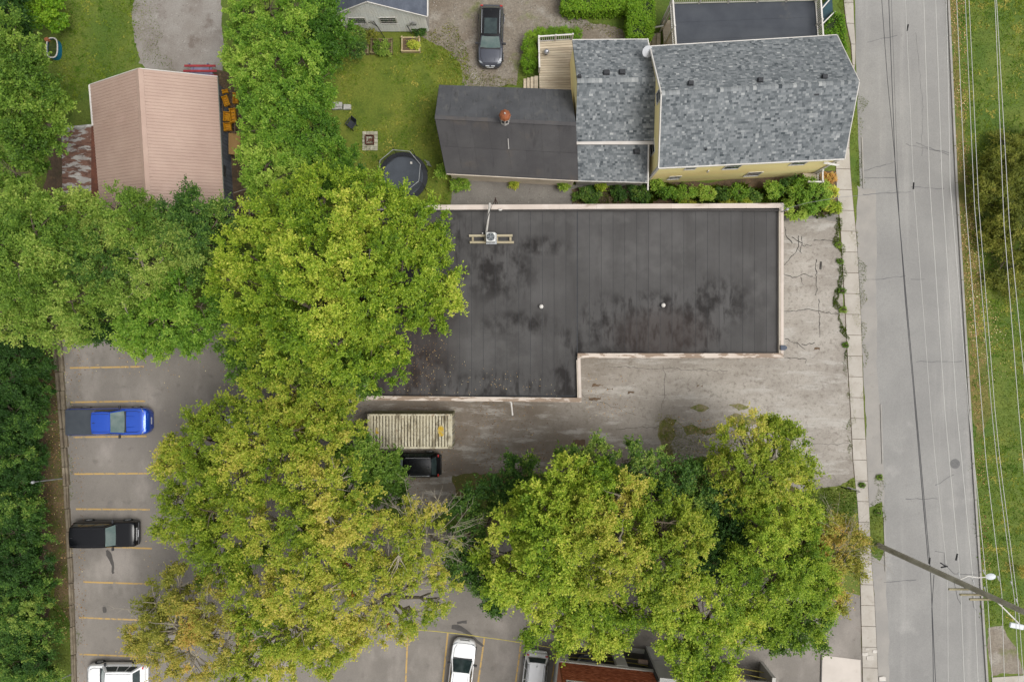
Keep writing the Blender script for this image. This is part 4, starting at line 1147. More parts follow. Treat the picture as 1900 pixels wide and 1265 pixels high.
# ------------------------------------------------------------------ 4. pink shed
shed = thing('pink_roof_shed', 'grey plank shed under a ribbed pale pink metal roof', 'shed', P(290, 260))
sL0, sR0 = P(167, 158, 2.6), P(403, 143, 2.6)
sL1, sR1 = P(187, 400, 2.6), P(416.5, 400, 2.6)
k0, k1 = P(257.5, 128, 5.2), P(274, 395, 5.2)
m_pink = M('pink ribbed steel', A(200, 172, 156), A(190, 161, 146), .5, rough=.5, layers=((A(174, 144, 130), .8, .55, .8, .5), (A(150, 120, 104), 2.4, .68, .76, .6), (A(214, 182, 168), .6, .55, .8, .5)), objvar=.02, spec=.35)
def ribbed(parent, q, n_panel, ribs, mat):
    """sheets side by side; each has raised ribs running from eave to ridge"""
    nrm = (q[1] - q[0]).cross(q[3] - q[0]).normalized()
    if nrm.z < 0: nrm = -nrm
    for i in range(n_panel):
        mb = MB()
        us = []
        for k in range(ribs):
            a = (i + k / ribs) / n_panel; w = 1 / (ribs * n_panel)
            us += [(a + w * .0, 0), (a + w * .72, 0), (a + w * .80, .028), (a + w * .92, .028)]
        us.append(((i + .999) / n_panel, 0))
        vs = []
        for (u, h) in us:
            vs += [quad(q, u, 0) + nrm * (h + .01), quad(q, u, 1) + nrm * (h + .01)]
        mb.add(vs, [(2 * k, 2 * k + 2, 2 * k + 3, 2 * k + 1) for k in range(len(us) - 1)])
        mb.build('roof_panel', mat, parent)
ribbed(shed, [sL0, sL1, k1, k0], 11, 4, m_pink)
ribbed(shed, [sR0, sR1, k1, k0], 11, 4, m_pink)
dz = Vector((0, 0, .16))
MB().slab([sL0 - dz, sL1 - dz, k1 - dz, k0 - dz], .06).build('roof_deck', m_wood, shed); MB().slab([sR0 - dz, sR1 - dz, k1 - dz, k0 - dz], .06).build('roof_deck', m_wood, shed)
rdn = (sR0 - k0).normalized(); ldn = (sL0 - k0).normalized()
MB().add([k0 + rdn * .28 + Vector((0, 0, .06)), k0 + Vector((0, 0, .09)), k0 + ldn * .28 + Vector((0, 0, .06)), k1 + rdn * .28 + Vector((0, 0, .06)), k1 + Vector((0, 0, .09)), k1 + ldn * .28 + Vector((0, 0, .06))], [(0, 1, 4, 3), (1, 2, 5, 4)]).build('ridge_flashing', m_pink, shed)
swl = [Vector((sL0.x + .25, sL0.y - .2, 0)), Vector((sR0.x - .3, sR0.y - .2, 0)), Vector((sR1.x - .32, sR1.y + .2, 0)), Vector((sL1.x + .25, sL1.y + .2, 0))]
m_plank = M('grey plank', A(130, 134, 142), A(108, 112, 120), 1.2, 6, objvar=.15, layers=((A(88, 88, 92), 2., .58, .75, .5),))
wallbox([(p.x, p.y) for p in swl], 0, 2.45, shed, M('dark boarding', A(78, 78, 80)))
a, b = swl[1] + Vector((.03, 0, 0)), swl[2] + Vector((.03, 0, 0))
for i in range(34):
    p, q = lerp(a, b, i / 34), lerp(a, b, (i + .9) / 34)
    MB().bar((p.x, p.y, 1.22), (q.x, q.y, 1.22), .035, 2.4).build('wall_plank', m_plank, shed)
for f in (.13, .66):
    p = lerp(a, b, f)
    MB().box((p.x + .02, p.y, 1.6), (.05, .8, .8)).build('window', m_glass, shed)
gable_wall(shed, Vector((swl[1].x, swl[1].y, 0)), Vector((swl[0].x, swl[0].y, 0)), Vector((k0.x, swl[0].y, 5.0)), 2.45, M('pink board', A(190, 156, 142)), inn=(0, -1, 0))
MB().bar(sL0 + Vector((-.04, 0, -.02)), lerp(sL0, sL1, .31) + Vector((-.04, 0, -.02)), .12, .12).build('gutter', m_white, shed)
for (a, b) in ((sL0, k0), (sR0, k0)):
    MB().bar(a + Vector((0, .03, -.04)), b + Vector((0, .03, -.04)), .05, .14).build('fascia', m_white, shed)
MB().bar(sR0 + Vector((.03, 0, -.04)), sR1 + Vector((.03, 0, -.04)), .05, .1).build('fascia', M('green grey trim', A(120, 124, 116)), shed)
lean = thing('rusty_lean_to', 'lean-to shed with rusty peeling white metal roof beside the pink shed', 'lean-to', P(146, 300))
l0, l1, l2, l3 = P(114, 240, 2.1), P(173, 234, 2.4), P(180, 362, 2.4), P(116, 362, 2.1)
m_rust = M('rust and peeling paint', A(188, 184, 178), A(160, 154, 148), .9, 8, rough=.8, layers=((A(120, 84, 68), 1.7, .46, .52, .95, (.55, 1.6, 1)), (A(86, 60, 50), 3., .53, .6, .85, (.5, 1.8, 1)), (A(150, 140, 134), 3.5, .6, .7, .5)))
for i in range(8):
    q = [lerp(l0, l3, i / 8), lerp(l1, l2, i / 8), lerp(l1, l2, (i + .985) / 8), lerp(l0, l3, (i + .985) / 8)]
    MB().slab([p + Vector((0, 0, .004 * (i % 2))) for p in q], .04).build('roof_sheet', m_rust, lean)
wallbox([(p.x, p.y) for p in (l0 + Vector((.15, -.1, 0)), l1 + Vector((-.02, -.1, 0)), l2 + Vector((-.02, 0, 0)), l3 + Vector((.15, 0, 0)))], 0, 2.0, lean, M('old boards', A(90, 84, 76)))
MB().bar(l0 + Vector((0, .05, .0)), l1 + Vector((0, .05, .0)), .16, .08).build('edge_strip', M('chipped white edge', A(222, 220, 214), A(150, 146, 138), 2.), lean)
MB().bar(P(88, 246, 2.0), P(115, 243, 2.0), .07, .07).build('gutter_arm', m_white, lean)
MB().box(P(176, 300, 2.45), (.5, 5, .03)).build('rust_flashing', M('red rust', A(120, 74, 56), A(92, 58, 46), 2.), lean)

# ------------------------------------------------------------------ 5. pale garage at the top
gar = thing('white_garage', 'pale sided garage with two gable windows and dark shingle roof', 'garage', P(708, 40))
YG = 22.9
gL, gR, gA = -12.25, -6.15, -9.75
m_side = M('pale vertical siding', A(234, 226, 222, .82), A(222, 213, 208, .82), .7, layers=((A(180, 176, 166, .9), 1.8, .62, .8, .4),), objvar=.04)
m_gbd = M('garage board core', A(170, 166, 158))
MB().add([(gL, YG + .05, 0), (gR, YG + .05, 0), (gR, YG + .05, 3.0), (gA, YG + .05, 5.15), (gL, YG + .05, 3.2), (gL, YG + .2, 0), (gR, YG + .2, 0), (gR, YG + .2, 3.0), (gA, YG + .2, 5.15), (gL, YG + .2, 3.2)],
         [(0, 1, 2, 3, 4), (9, 8, 7, 6, 5), (0, 5, 6, 1), (1, 6, 7, 2), (2, 7, 8, 3), (3, 8, 9, 4), (4, 9, 5, 0)]).build('gable_wall', m_gbd, gar)
nb = 30
def gtop(x): return lerp(3.2, 5.15, (x - gL) / (gA - gL)) if x < gA else lerp(5.15, 3.0, (x - gA) / (gR - gA))
for i in range(nb):
    xa, xb = lerp(gL, gR, i / nb), lerp(gL, gR, (i + .93) / nb)
    za, zb = gtop(xa) - .03, gtop(xb) - .03
    MB().add([(xa, YG, .1), (xb, YG, .1), (xb, YG, zb), (xa, YG, za), (xa, YG + .048, .1), (xb, YG + .048, .1), (xb, YG + .048, zb), (xa, YG + .048, za)], [(0, 1, 2, 3), (7, 6, 5, 4), (0, 4, 5, 1), (1, 5, 6, 2), (2, 6, 7, 3), (3, 7, 4, 0)]).build('siding_board', m_side, gar)
wallbox([(gL, YG + .21), (gR, YG + .21), (gR, YG + 8), (gL, YG + 8)], 0, 2.95, gar, m_gbd)
for (x, z) in ((-11.05, 1.95), (-8.85, 2.0)):
    window(gar, (x, YG - .002, z), (0, -1, 0), 1.25, 1.05, mull=2)
g0, g1, g2 = Vector((gL - .6, YG - .12, 3.0)), Vector((gA, YG - .12, 5.25)), Vector((gR + .18, YG - .12, 2.95))
off = Vector((0, 8.2, 0))
m_gsh = M('slate grey shingle', A(96, 102, 114), A(82, 88, 100), 1.4, 7, layers=((A(116, 122, 132), 2.5, .55, .75, .6, (2, .4, 1)),), grain=.15, gscale=12, objvar=.05)
for a, b in ((g0, g1), (g2, g1)):
    for i in range(8):
        p0, p1 = lerp(a, b, i / 8), lerp(a, b, (i + 1) / 8)
        up = Vector((0, 0, .03 - (i % 2) * .002))
        MB().slab([p0 + up * 1.4, p1 + up, p1 + off + up, p0 + off + up * 1.4], .03).build('shingle_course', m_gsh, gar)
    MB().slab([a, b, b + off, a + off], .1).build('roof_slope', m_under, gar)
    MB().bar(a + Vector((0, -.03, -.06)), b + Vector((0, -.03, -.06)), .05, .16).build('bargeboard', m_white, gar)
MB().bar(g2 + Vector((.05, 0, -.02)), g2 + off + Vector((.05, 0, -.02)), .09, .1).build('gutter', m_white, gar)
hr = thing('hose_reel', 'round hose reel hung on the garage wall right of the window', 'hose reel', (-7.1, YG - .1, 1.6))
MB().tube([(-7.1 + math.cos(k * PI / 8) * .18, YG - .1, 1.6 + math.sin(k * PI / 8) * .18) for k in range(17)], .045, 6, cap=False).build('coil', M('grey hose', A(150, 150, 146)), hr, smooth=60)
MB().bar((-7.1, YG - .06, 1.4), (-7.1, YG - .06, 1.85), .06, .06).build('hanger', m_galv, hr)
vn = thing('wall_trellis', 'thin bent metal trellis leaning on the garage wall between the windows', 'trellis', (-9.9, YG - .2, 0))
MB().tube([(-9.4, YG - .5, 0), (-9.75, YG - .15, 1.3), (-9.9, YG - .1, 2.1)], .03, 5).tube([(-9.75, YG - .15, 1.3), (-10.1, YG - .12, 2.0), (-10.3, YG - .12, 1.9)], .025, 5).build('rod', m_dark, vn)
MB().tube([(-7.4, YG - .2, 0.2), (-7.6, YG - .1, 1.4)], .03, 5).tube([(-7.5, YG - .1, 1.4), (-7.2, YG - .1, 1.5)], .02, 5).build('rod', m_dark, vn)

# ------------------------------------------------------------------ 6. brick building with open car bays at the bottom
brk = thing('brick_apartment_block', 'brick building on concrete piers with open car bays at the lower edge', 'building', P(1200, 1240))
th = rad(-6.2)
u_ = Vector((math.cos(th), math.sin(th), 0)); v_ = Vector((math.sin(th), -math.cos(th), 0))     # u along the front, v inwards (down the picture)
O = P(1034, 1186)
def B(a, b, z=0): return O + u_ * a + v_ * b + Vector((0, 0, z))
def bprism(a0, a1, b0, b1, z0, z1): return MB().prism([B(a0, b0).xy.to_tuple(), B(a1, b0).xy.to_tuple(), B(a1, b1).xy.to_tuple(), B(a0, b1).xy.to_tuple()], z0, z1)
m_lint = M('pale concrete beam', A(200, 198, 190, 1.2), A(184, 180, 173, 1.2), .9, layers=((A(140, 138, 132), 2., .6, .78, .5),))
ZL = 3.3
LEN = 15.4
bprism(0, .6, 0, .35, 0, ZL).build('pier', m_lint, brk)
bprism(4.0, 4.75, .0, .35, 0, ZL).build('pier', m_lint, brk)
bprism(0, 6.5, .02, .3, ZL, ZL + .3).build('lintel', m_lint, brk)
bprism(0.6, 4.0, .0, .3, 0, .15).build('sill', m_lint, brk); bprism(4.75, 6.5, .0, .3, 0, .15).build('sill', m_lint, brk)
bprism(9.2, LEN - .3, .02, .3, ZL, ZL + .3).build('lintel', m_lint, brk)
bprism(0, .25, .36, 8, 0, ZL).build('side_wall', m_lint, brk)
bprism(LEN - .25, LEN, .0, 8, 0, 2.6).build('side_wall', m_lint, brk)
bprism(.0, LEN, 7.8, 8.1, 0, ZL).build('side_wall', m_lint, brk)
# stair tower of plain concrete
tw = M('tower concrete', A(190, 189, 186, 1.), A(178, 177, 175, 1.), .5, layers=((A(156, 155, 154), .8, .58, .78, .5),))
bprism(6.6, 9.15, -.25, 3.0, 0, 5.2).build('tower', tw, brk)
bprism(6.5, 6.6, -.05, 3.0, 0, 5.2).build('tower_return', M('dark return grey', A(104, 104, 102)), brk)  # side face of the tower, darker grey than its front
bprism(6.63, 9.12, -.262, -.25, 2.4, 2.43).build('joint', M('joint grey', A(150, 150, 150)), brk)
m_brick = tint_mat('red brick', [(0, A(136, 72, 48, .95)), (.5, A(164, 90, 60, .95)), (1, A(196, 120, 86, .95))], layers=((A(130, 80, 60, 1.), .9, .6, .8, .4),))
m_mort = M('mortar', A(148, 122, 106))
bprism(.0, 6.45, .14, .4, ZL + .3, 7.9).build('brick_backing', m_mort, brk)
bprism(9.2, LEN - .3, .14, .4, ZL + .3, 7.9).build('brick_backing', m_mort, brk)
bb = MB()
rb = random.Random(8)
for (A0, A1) in ((0, 6.45), (9.2, LEN - .3)):
    z = ZL + .31
    row = 0
    while z < 7.8:
        a = A0 - (.11 if row % 2 else 0)
        while a < A1 - .02:
            s0, s1 = max(a, A0), min(a + .21, A1)
            if s1 - s0 > .03:
                o_ = rb.uniform(.1, .115)
                p = [B(s0, o_, z), B(s1, o_, z), B(s1, o_, z + .066), B(s0, o_, z + .066)]
                q = [B(s0, .15, z + .066), B(s1, .15, z + .066)]
                bb.add(p + q, [(0, 1, 2, 3), (3, 2, 5, 4)], rb.random())
            a += .222
        z += .078; row += 1
bb.build('brickwork', m_brick, brk, kind='stuff')
bprism(-.1, -.002, .14, 8, ZL + .3, 7.9).build('brick_side', M('orange brick side', A(190, 116, 80), A(172, 100, 68), 6., bump=.4), brk)
bprism(.0, LEN - .3, .42, 8, 7.7, 7.85).build('flat_roof', m_memb, brk)
bprism(.25, LEN - .25, .42, 7.8, ZL, ZL + .25).build('ceiling', m_lint, brk)
for a in (1.9, 11.5):
    w_ = window(brk, B(a, .095, 7.02), -v_, 3.4, 1.3, mull=1)
# ------------------------------------------------------------------ vehicles
def paint(name, r, g, b, rough=.28, metal=0.0, k=None, coat=.8, spec=.5):
    c = A(r, g, b, k)
    return M(name, c, tuple(x * .93 for x in c[:3]) + (1,), 1.2, rough=rough, metal=metal, spec=spec, coat=coat, world=False)
m_tyre = M('tyre rubber', (.02, .02, .02, 1), rough=.85)
m_rim = M('alloy rim', A(196, 198, 200), rough=.35, metal=.5)
m_cglass = M('car glass', (.012, .02, .022, 1), (.03, .045, .045, 1), 2.0, rough=.06, spec=.45, world=False)
m_wind = M('windshield glass', (.10, .145, .14, 1), (.16, .20, .19, 1), 1.6, rough=.06, spec=.9, world=False)  # pale teal base paints in the sky reflection and the interior
m_trim = M('black trim', (.025, .025, .028, 1), rough=.5)
m_chrome = M('chrome', A(226, 228, 230), rough=.2, metal=.8)
m_lens = M('headlight lens', A(214, 220, 226), A(160, 168, 176), 6., rough=.15, spec=.7, world=False)
m_red = M('red lamp', A(214, 44, 36), A(170, 28, 26), 6., rough=.2, spec=.6, world=False)
m_plate = M('number plate', A(228, 230, 234), rough=.5)

WHEELS = {}
def wheel(parent, x, y, r, side):
    if 'w' not in WHEELS:
        w = MB()
        prof = [(.62, -.11), (.9, -.115), (1.0, -.08), (1.0, .08), (.9, .115), (.62, .11)]
        w.lathe(prof, 20)
        m = Matrix.Rotation(PI / 2, 3, 'X')
        w.v = [m @ v for v in w.v]
        me = w.mesh('wheel', m_tyre, None, 40)
        q = MB()
        q.lathe([(.62, -.10), (.6, -.118), (.3, -.105), (.12, -.12), (.0, -.122)], 20)
        for k in range(5):
            a = k * 2 * PI / 5
            q.bar((math.cos(a) * .12, math.sin(a) * .12, -.122), (math.cos(a) * .6, math.sin(a) * .6, -.124), .12, .02)
        q.v = [m @ v for v in q.v]
        WHEELS['w'] = (me, q.mesh('rim', m_rim, None, 40))
    o = bpy.data.objects.new('wheel', WHEELS['w'][0]); COL.objects.link(o); o.parent = parent
    o.location = (x, y, r); o.scale = (r, 1, r)
    if side < 0: o.rotation_euler = (0, 0, PI)
    d = bpy.data.objects.new('rim', WHEELS['w'][1]); COL.objects.link(d); d.parent = o
    return o

def vehicle(name, label, cat, cx, cy, deg, L, W, H, pm, kind='suv', group='parked cars', rails=None, sunroof=False, tail=True, grille='bar', hood=.27, roofmat=None, ws_mat=None, blackroof=False):
    t = thing(name, label, cat, (cx, cy, 0), rad(deg), group)
    w = W / 2
    zb = .58 * H if kind != 'pickup' else .62 * H          # belt line
    zh = .54 * H if kind != 'pickup' else .60 * H
    # body shell: stations from nose to tail
    if kind == 'pickup':
        st = [(.5, .60, .42), (.488, .80, .50), (.46, .94, .56), (.40, .99, .585), (.30, 1., .60), (.2, 1., .615), (.0, 1., .62), (-.12, 1., .62), (-.13, 1., .61), (-.47, 1., .61), (-.495, .98, .60), (-.5, .95, .55)]
    elif kind == 'box':
        st = [(.5, .86, .46), (.492, .93, .53), (.47, .97, .57), (.40, 1., .585), (.22, 1., .60), (.0, 1., .61), (-.4, 1., .61), (-.48, .98, .61), (-.5, .95, .56)]
    else:
        st = [(.5, .50, .36), (.49, .70, .43), (.465, .86, .49), (.43, .94, .525), (.36, .985, .55), (.22, 1., .575), (.0, 1., .585), (-.3, 1., .60), (-.43, .97, .60), (-.475, .90, .57), (-.495, .78, .50), (-.5, .64, .40)]
    mb = MB()
    for (fx, fw, fz) in st:
        x = fx * L; ww = w * fw; zt = fz * H
        cr = .035 if fw > .9 else .02
        row = [(-ww * .93, .2), (-ww * .99, .34), (-ww, .52 * zt + .1), (-ww * .985, zt - .10), (-ww * .93, zt - .025), (-ww * .8, zt), (-ww * .4, zt + cr * .8), (0, zt + cr)]
        row += [(-y, z) for (y, z) in row[-2::-1]]
        mb.v.extend(Vector((x, y, z)) for (y, z) in row)
    nr = 15
    for i in range(len(st) - 1):
        for k in range(nr - 1):
            mb.f.append([i * nr + k, i * nr + k + 1, (i + 1) * nr + k + 1, (i + 1) * nr + k]); mb.t.append(None)
        mb.f.append([i * nr + nr - 1, i * nr, (i + 1) * nr, (i + 1) * nr + nr - 1]); mb.t.append(None)
    mb.f.append(list(range(nr))); mb.t.append(None)
    e = (len(st) - 1) * nr
    mb.f.append([e + k for k in range(nr)][::-1]); mb.t.append(None)
    mb.build('body', pm, t, local=True, smooth=38)
    # cabin
    if kind == 'pickup': xs = (.225, .10, -.115, -.14); wr = .80
    elif kind == 'box': xs = (.20, .10, -.455, -.485); wr = .82
    elif kind == 'sedan': xs = (.22, .06, -.24, -.40); wr = .74
    elif kind == 'hatch': xs = (.24, .07, -.40, -.46); wr = .76
    else: xs = (.215, .075, -.36, -.465); wr = .76
    xs = [v * L for v in xs]
    z0 = zb - .02; z1 = H - .045
    wb0, wb1 = w * .90, w * .93
    def base(u, s):     # u 0 front .. 1 rear
        return Vector((lerp(xs[0], xs[3], u), s * lerp(wb0, wb1 if kind != 'sedan' else wb0, min(1, u * 3)), z0))
    def top(u, s):
        return Vector((lerp(xs[1], xs[2], u), s * w * wr * (1 - .05 * (2 * u - 1) ** 2), z1 + .0))
    cb = MB()
    nu, nv = 8, 6
    for i in range(nu + 1):
        for j in range(nv + 1):
            u, v = i / nu, 2 * j / nv - 1
            p = top(u, v)
            p.z = z1 + .05 * (1 - v ** 2) * (1 - .35 * (2 * u - 1) ** 2) - .03 * (2 * u - 1) ** 4
            if i in (0, nu): p.x += (1 if i == 0 else -1) * .05 * (1 - v * v)
            cb.v.append(p)
    for i in range(nu):
        for j in range(nv):
            a = i * (nv + 1) + j
            cb.f.append([a, a + 1, a + nv + 2, a + nv + 1]); cb.t.append(None)
    rp = cb.build('roof', roofmat or pm, t, local=True, smooth=50)
    # pillars and lower edge as one shell in body colour
    pb = MB()
    F = [base(0, -1), base(0, 1), top(0, 1), top(0, -1)]
    Rr = [base(1, 1), base(1, -1), top(1, -1), top(1, 1)]
    for q in (F, Rr):
        pb.add(q, [(0, 1, 2, 3)])
    for s in (-1, 1):
        n = 8
        vs = []
        for i in range(n + 1): vs += [base(i / n, s), top(i / n, s)]
        pb.add(vs, [(2 * i, 2 * i + 2, 2 * i + 3, 2 * i + 1) for i in range(n)])
    pb.build('pillars', pm, t, local=True)
    def pane(name, q, mu, mv0, mv1, mat, off=.012, bow=0.0):
        q = [Vector(p) for p in q]
        c = sum(q, Vector()) / 4
        n = (q[1] - q[0]).cross(q[3] - q[0]).normalized()
        if n.dot(c - Vector((0, 0, .4 * H))) < 0: n = -n
        k = 8
        b_ = MB(); vs = []
        for i in range(k + 1):
            u = lerp(mu, 1 - mu, i / k)
            bo = bow * (1 - (2 * i / k - 1) ** 2)
            for v in (mv0, (mv0 + mv1) / 2, mv1):
                vs.append(quad(q, u, v) + n * (off + bo * (1.0 if v == mv0 else .7)))
        fs = []
        for i in range(k):
            for j in (0, 1): fs.append((3 * i + j, 3 * i + j + 1, 3 * i + j + 4, 3 * i + j + 3))
        b_.add(vs, fs)
        return b_.build(name, mat, t, local=True, smooth=60)
    pane('windshield', F, .045, .03, .95, ws_mat or m_wind, bow=.06)
    pane('rear_window', Rr, .08, .25 if kind in ('suv', 'box', 'hatch') else .08, .92, m_cglass, bow=.03)
    for s in (-1, 1):
        cuts = ((.09, .40), (.43, .70), (.73, .93)) if kind != 'pickup' else ((.12, .52), (.55, .93))
        for (u0, u1) in cuts:
            wb = MB(); vs = []; k = 6
            for i in range(k + 1):
                u = lerp(u0, u1, i / k)
                lo_, hi_ = base(u, s), top(u, s)
                o_ = Vector((0, s * .022, .008))
                for v in (.10, .5, .86): vs.append(lerp(lo_, hi_, v) + o_)
            wb.add(vs, [(3 * i + j, 3 * i + j + 1, 3 * i + j + 4, 3 * i + j + 3) for i in range(k) for j in (0, 1)])
            wb.build('side_window', m_cglass, t, local=True)
        # door mirror
        m_ = MB().box((lerp(xs[0], xs[1], .45), s * (w + .09), zb + .06), (.14, .22, .15))
        m_.bar((lerp(xs[0], xs[1], .45), s * w * .92, zb + .02), (lerp(xs[0], xs[1], .45), s * (w + .05), zb + .04), .06, .05)
        m_.build('mirror', m_trim if name != 'blue_pickup' else m_trim, t, local=True, bevel=.02)
        # lamps
        hl = MB(); fz = .49 * H if kind != 'pickup' else .53 * H
        xh = .445 * L if kind != 'box' else .475 * L
        hl.add([(xh + .10 * 0 - .16, s * w * .95, fz + .05), (xh + .03, s * w * .80, fz + .02), (xh + .09, s * w * .56, fz + .0), (xh + .02, s * w * .62, fz + .085), (xh - .1, s * w * .86, fz + .11)], [(0, 1, 2, 3, 4)])
        b2 = [v + Vector((-.02, 0, -.12)) for v in hl.v]
        hl.add(b2, [(4, 3, 2, 1, 0)])
        for k in range(5): hl.f.append([k, 5 + k, 5 + (k + 1) % 5, (k + 1) % 5]); hl.t.append(None)
        hl.build('headlight', m_lens, t, local=True)
        MB().box((-.462 * L if kind in ('suv', 'hatch', 'sedan') else -.499 * L, s * w * .77, .52 * H + .02), (.16 if kind in ('suv', 'hatch', 'sedan') else .04, w * .22, .17)).build('taillight', m_red, t, local=True, bevel=.03)
        for x in (.315, -.31):
            wheel(t, x * L, s * (w - .085), .345 if kind != 'pickup' else .39, s)
        if rails:
            MB().tube([Vector((xs[1] - .15, s * w * wr * .93, z1 + .02)), Vector((xs[1] - .25, s * w * wr * .93, z1 + .07)), Vector((xs[2] + .2, s * w * wr * .93, z1 + .07)), Vector((xs[2] + .08, s * w * wr * .93, z1 + .02))], .02, 6).build('roof_rail', rails, t, local=True)
    if sunroof:
        MB().slab([Vector((xs[1] - .12, -w * .5, z1 + .055)), Vector((xs[1] - .12, w * .5, z1 + .055)), Vector((xs[1] - 1.25, w * .5, z1 + .066)), Vector((xs[1] - 1.25, -w * .5, z1 + .066))], .012).build('sunroof', m_cglass, t, local=True)
    # front: grille, bumper, plate; rear bumper
    xf = L / 2
    if grille == 'twin':
        for s in (-1, 1): MB().box((xf - .035, s * .2, .41 * H), (.10, .3, .16)).build('grille', m_chrome, t, local=True, bevel=.03)
        MB().box((xf + .012, 0, .30 * H), (.03, .52, .11)).build('number_plate', m_plate, t, local=True)
    elif grille == 'chrome':
        for k in range(3): MB().box((xf + .01 - .012 * k, 0, .38 * H + .075 * k), (.05, w * 1.0, .035)).build('grille_bar', m_chrome, t, local=True)
        MB().box((xf + .055, 0, .31 * H), (.03, .5, .12)).build('number_plate', m_plate, t, local=True)
        MB().box((xf + .03, 0, .27 * H), (.12, W * .9, .2)).build('bumper', m_trim, t, local=True, bevel=.04)
    else:
        MB().box((xf - .06, 0, .40 * H), (.08, w * .8, .13)).build('grille', m_trim, t, local=True, bevel=.02)
        MB().box((xf + .005, 0, .29 * H), (.03, .5, .12)).build('number_plate', m_plate, t, local=True)
    MB().box((-L / 2 - .0, 0, .30 * H), (.14, W * .82, .2)).build('rear_bumper', m_trim if kind in ('box', 'pickup') else pm, t, local=True, bevel=.05)
    # seams of the bonnet and the wipers
    sm = MB()
    for s in (-1, 1):
        sm.tube([(xs[0] + .06, s * w * .78, zh + .055), (xs[0] + .3 * L * .5, s * w * .76, zh + .035), (.43 * L, s * w * .6, .525 * H + (.05 if kind == 'pickup' else .015))], .012, 4)
        sm.bar((xs[0] + .02, s * .05 - .1, z0 + .06), (xs[0] - .12, s * .5, z0 + .13), .025, .02)
    xn = .452 * L if kind not in ('box',) else .475 * L
    zn = (.505 if kind != 'pickup' else .565) * H + .035
    sm.tube([(xn, -w * .62, zn - .01), (xn + .03, -w * .3, zn + .01), (xn + .035, 0, zn + .012), (xn + .03, w * .3, zn + .01), (xn, w * .62, zn - .01)], .011, 4)
    sm.build('bonnet_seam', m_trim, t, local=True)
    MB().bar((xs[0] + .05, -w * .78, z0 + .045), (xs[0] + .05, w * .78, z0 + .045), .12, .03).build('cowl', m_trim, t, local=True)
    for s in (-1, 1):
        cr_ = MB().tube([(xs[0] + .1, s * w * .42, zh + .06), (.3 * L, s * w * .40, zh + .045), (.42 * L, s * w * .34, .535 * H + (.07 if kind == 'pickup' else .02))], .016, 4)
        cr_.build('bonnet_crease', pm, t, local=True)
        hz = [(xs[1] - .05, s * w * wr * .80, z1 + .022), (xs[2] + .05, s * w * wr * .80, z1 + .022)]
        MB().tube(hz, .012, 4).build('roof_ditch', m_trim, t, local=True)
    MB().tube([(xs[2] + .25, 0, z1 + .04), (xs[2] + .1, 0, z1 + .14)], .018, 5).build('antenna', m_trim, t, local=True)
    if kind == 'pickup':
        MB().slab([Vector((-.145 * L, -w * .93, .645 * H)), Vector((-.145 * L, w * .93, .645 * H)), Vector((-.493 * L, w * .93, .64 * H)), Vector((-.493 * L, -w * .93, .64 * H))], .05).build('bed_cover', M('tonneau vinyl', A(66, 72, 80), A(76, 82, 88), 1.2, rough=.7, world=False), t, local=True, bevel=.02)
    return t

blue = paint('blue metallic', 20, 88, 214, .22, .35)
vehicle('blue_pickup', 'bright blue pickup truck with dark bed cover parked by the timber edging', 'pickup truck', -29.5, -5.88, .6, 6.0, 1.98, 1.85, blue, 'pickup', ws_mat=m_wind)
black = paint('black paint', 12, 13, 18, .25, 0, None, .15, .3)
charcoal = paint('charcoal paint', 82, 85, 96, .3, .2, None, .3, .4)
white = paint('white paint', 246, 246, 246, .3, 0, 1.2)
vehicle('black_suv', 'boxy black off-road car with chrome grille parked against the timber edging', 'car', -29.75, -14.12, .3, 4.55, 1.84, 1.78, black, 'box', grille='chrome')
vehicle('white_suv', 'white crossover car at the bottom left bay with its red tail lamp showing', 'car', -29.0, -24.55, 180, 4.35, 1.82, 1.62, white, 'suv')
vehicle('white_car', 'white car parked bonnet outwards behind the yellow tape', 'car', -3.72, -24.25, 83.5, 4.75, 1.78, 1.55, white, 'sedan', ws_mat=m_cglass)
vehicle('white_hatchback', 'white hatchback parked tail outwards next to the brick building', 'car', 1.62, -25.0, 263.5, 4.4, 1.76, 1.58, white, 'hatch', rails=m_trim)
vehicle('charcoal_suv', 'dark grey car with twin grille and glass roof on the gravel driveway', 'car', -1.55, 22.35, 268.6, 4.5, 1.84, 1.58, charcoal, 'suv', rails=m_chrome, sunroof=True, grille='twin', roofmat=black)
vehicle('black_car', 'glossy black car with red tail lamps beside the shipping container', 'car', -7.5, -9.08, 180, 4.5, 1.84, 1.55, black, 'suv', rails=m_chrome)
vehicle('grey_car', 'grey car with roof rails mostly hidden beneath the yellowing trees', 'car', -9.9, -17.3, 9, 4.5, 1.8, 1.6, paint('grey paint', 112, 116, 122), 'suv', rails=m_chrome)
vehicle('silver_car', 'silver white car barely visible through leaves west of the container', 'car', -19.6, -6.1, 12, 4.4, 1.8, 1.5, paint('silver paint', 226, 230, 234), 'sedan')
vehicle('navy_car', 'dark navy car in the shade of the brick building car bay', 'car', B(2.3, 3.0).x, B(2.3, 3.0).y, 84, 4.5, 1.8, 1.5, paint('navy paint', 40, 46, 70), 'sedan')

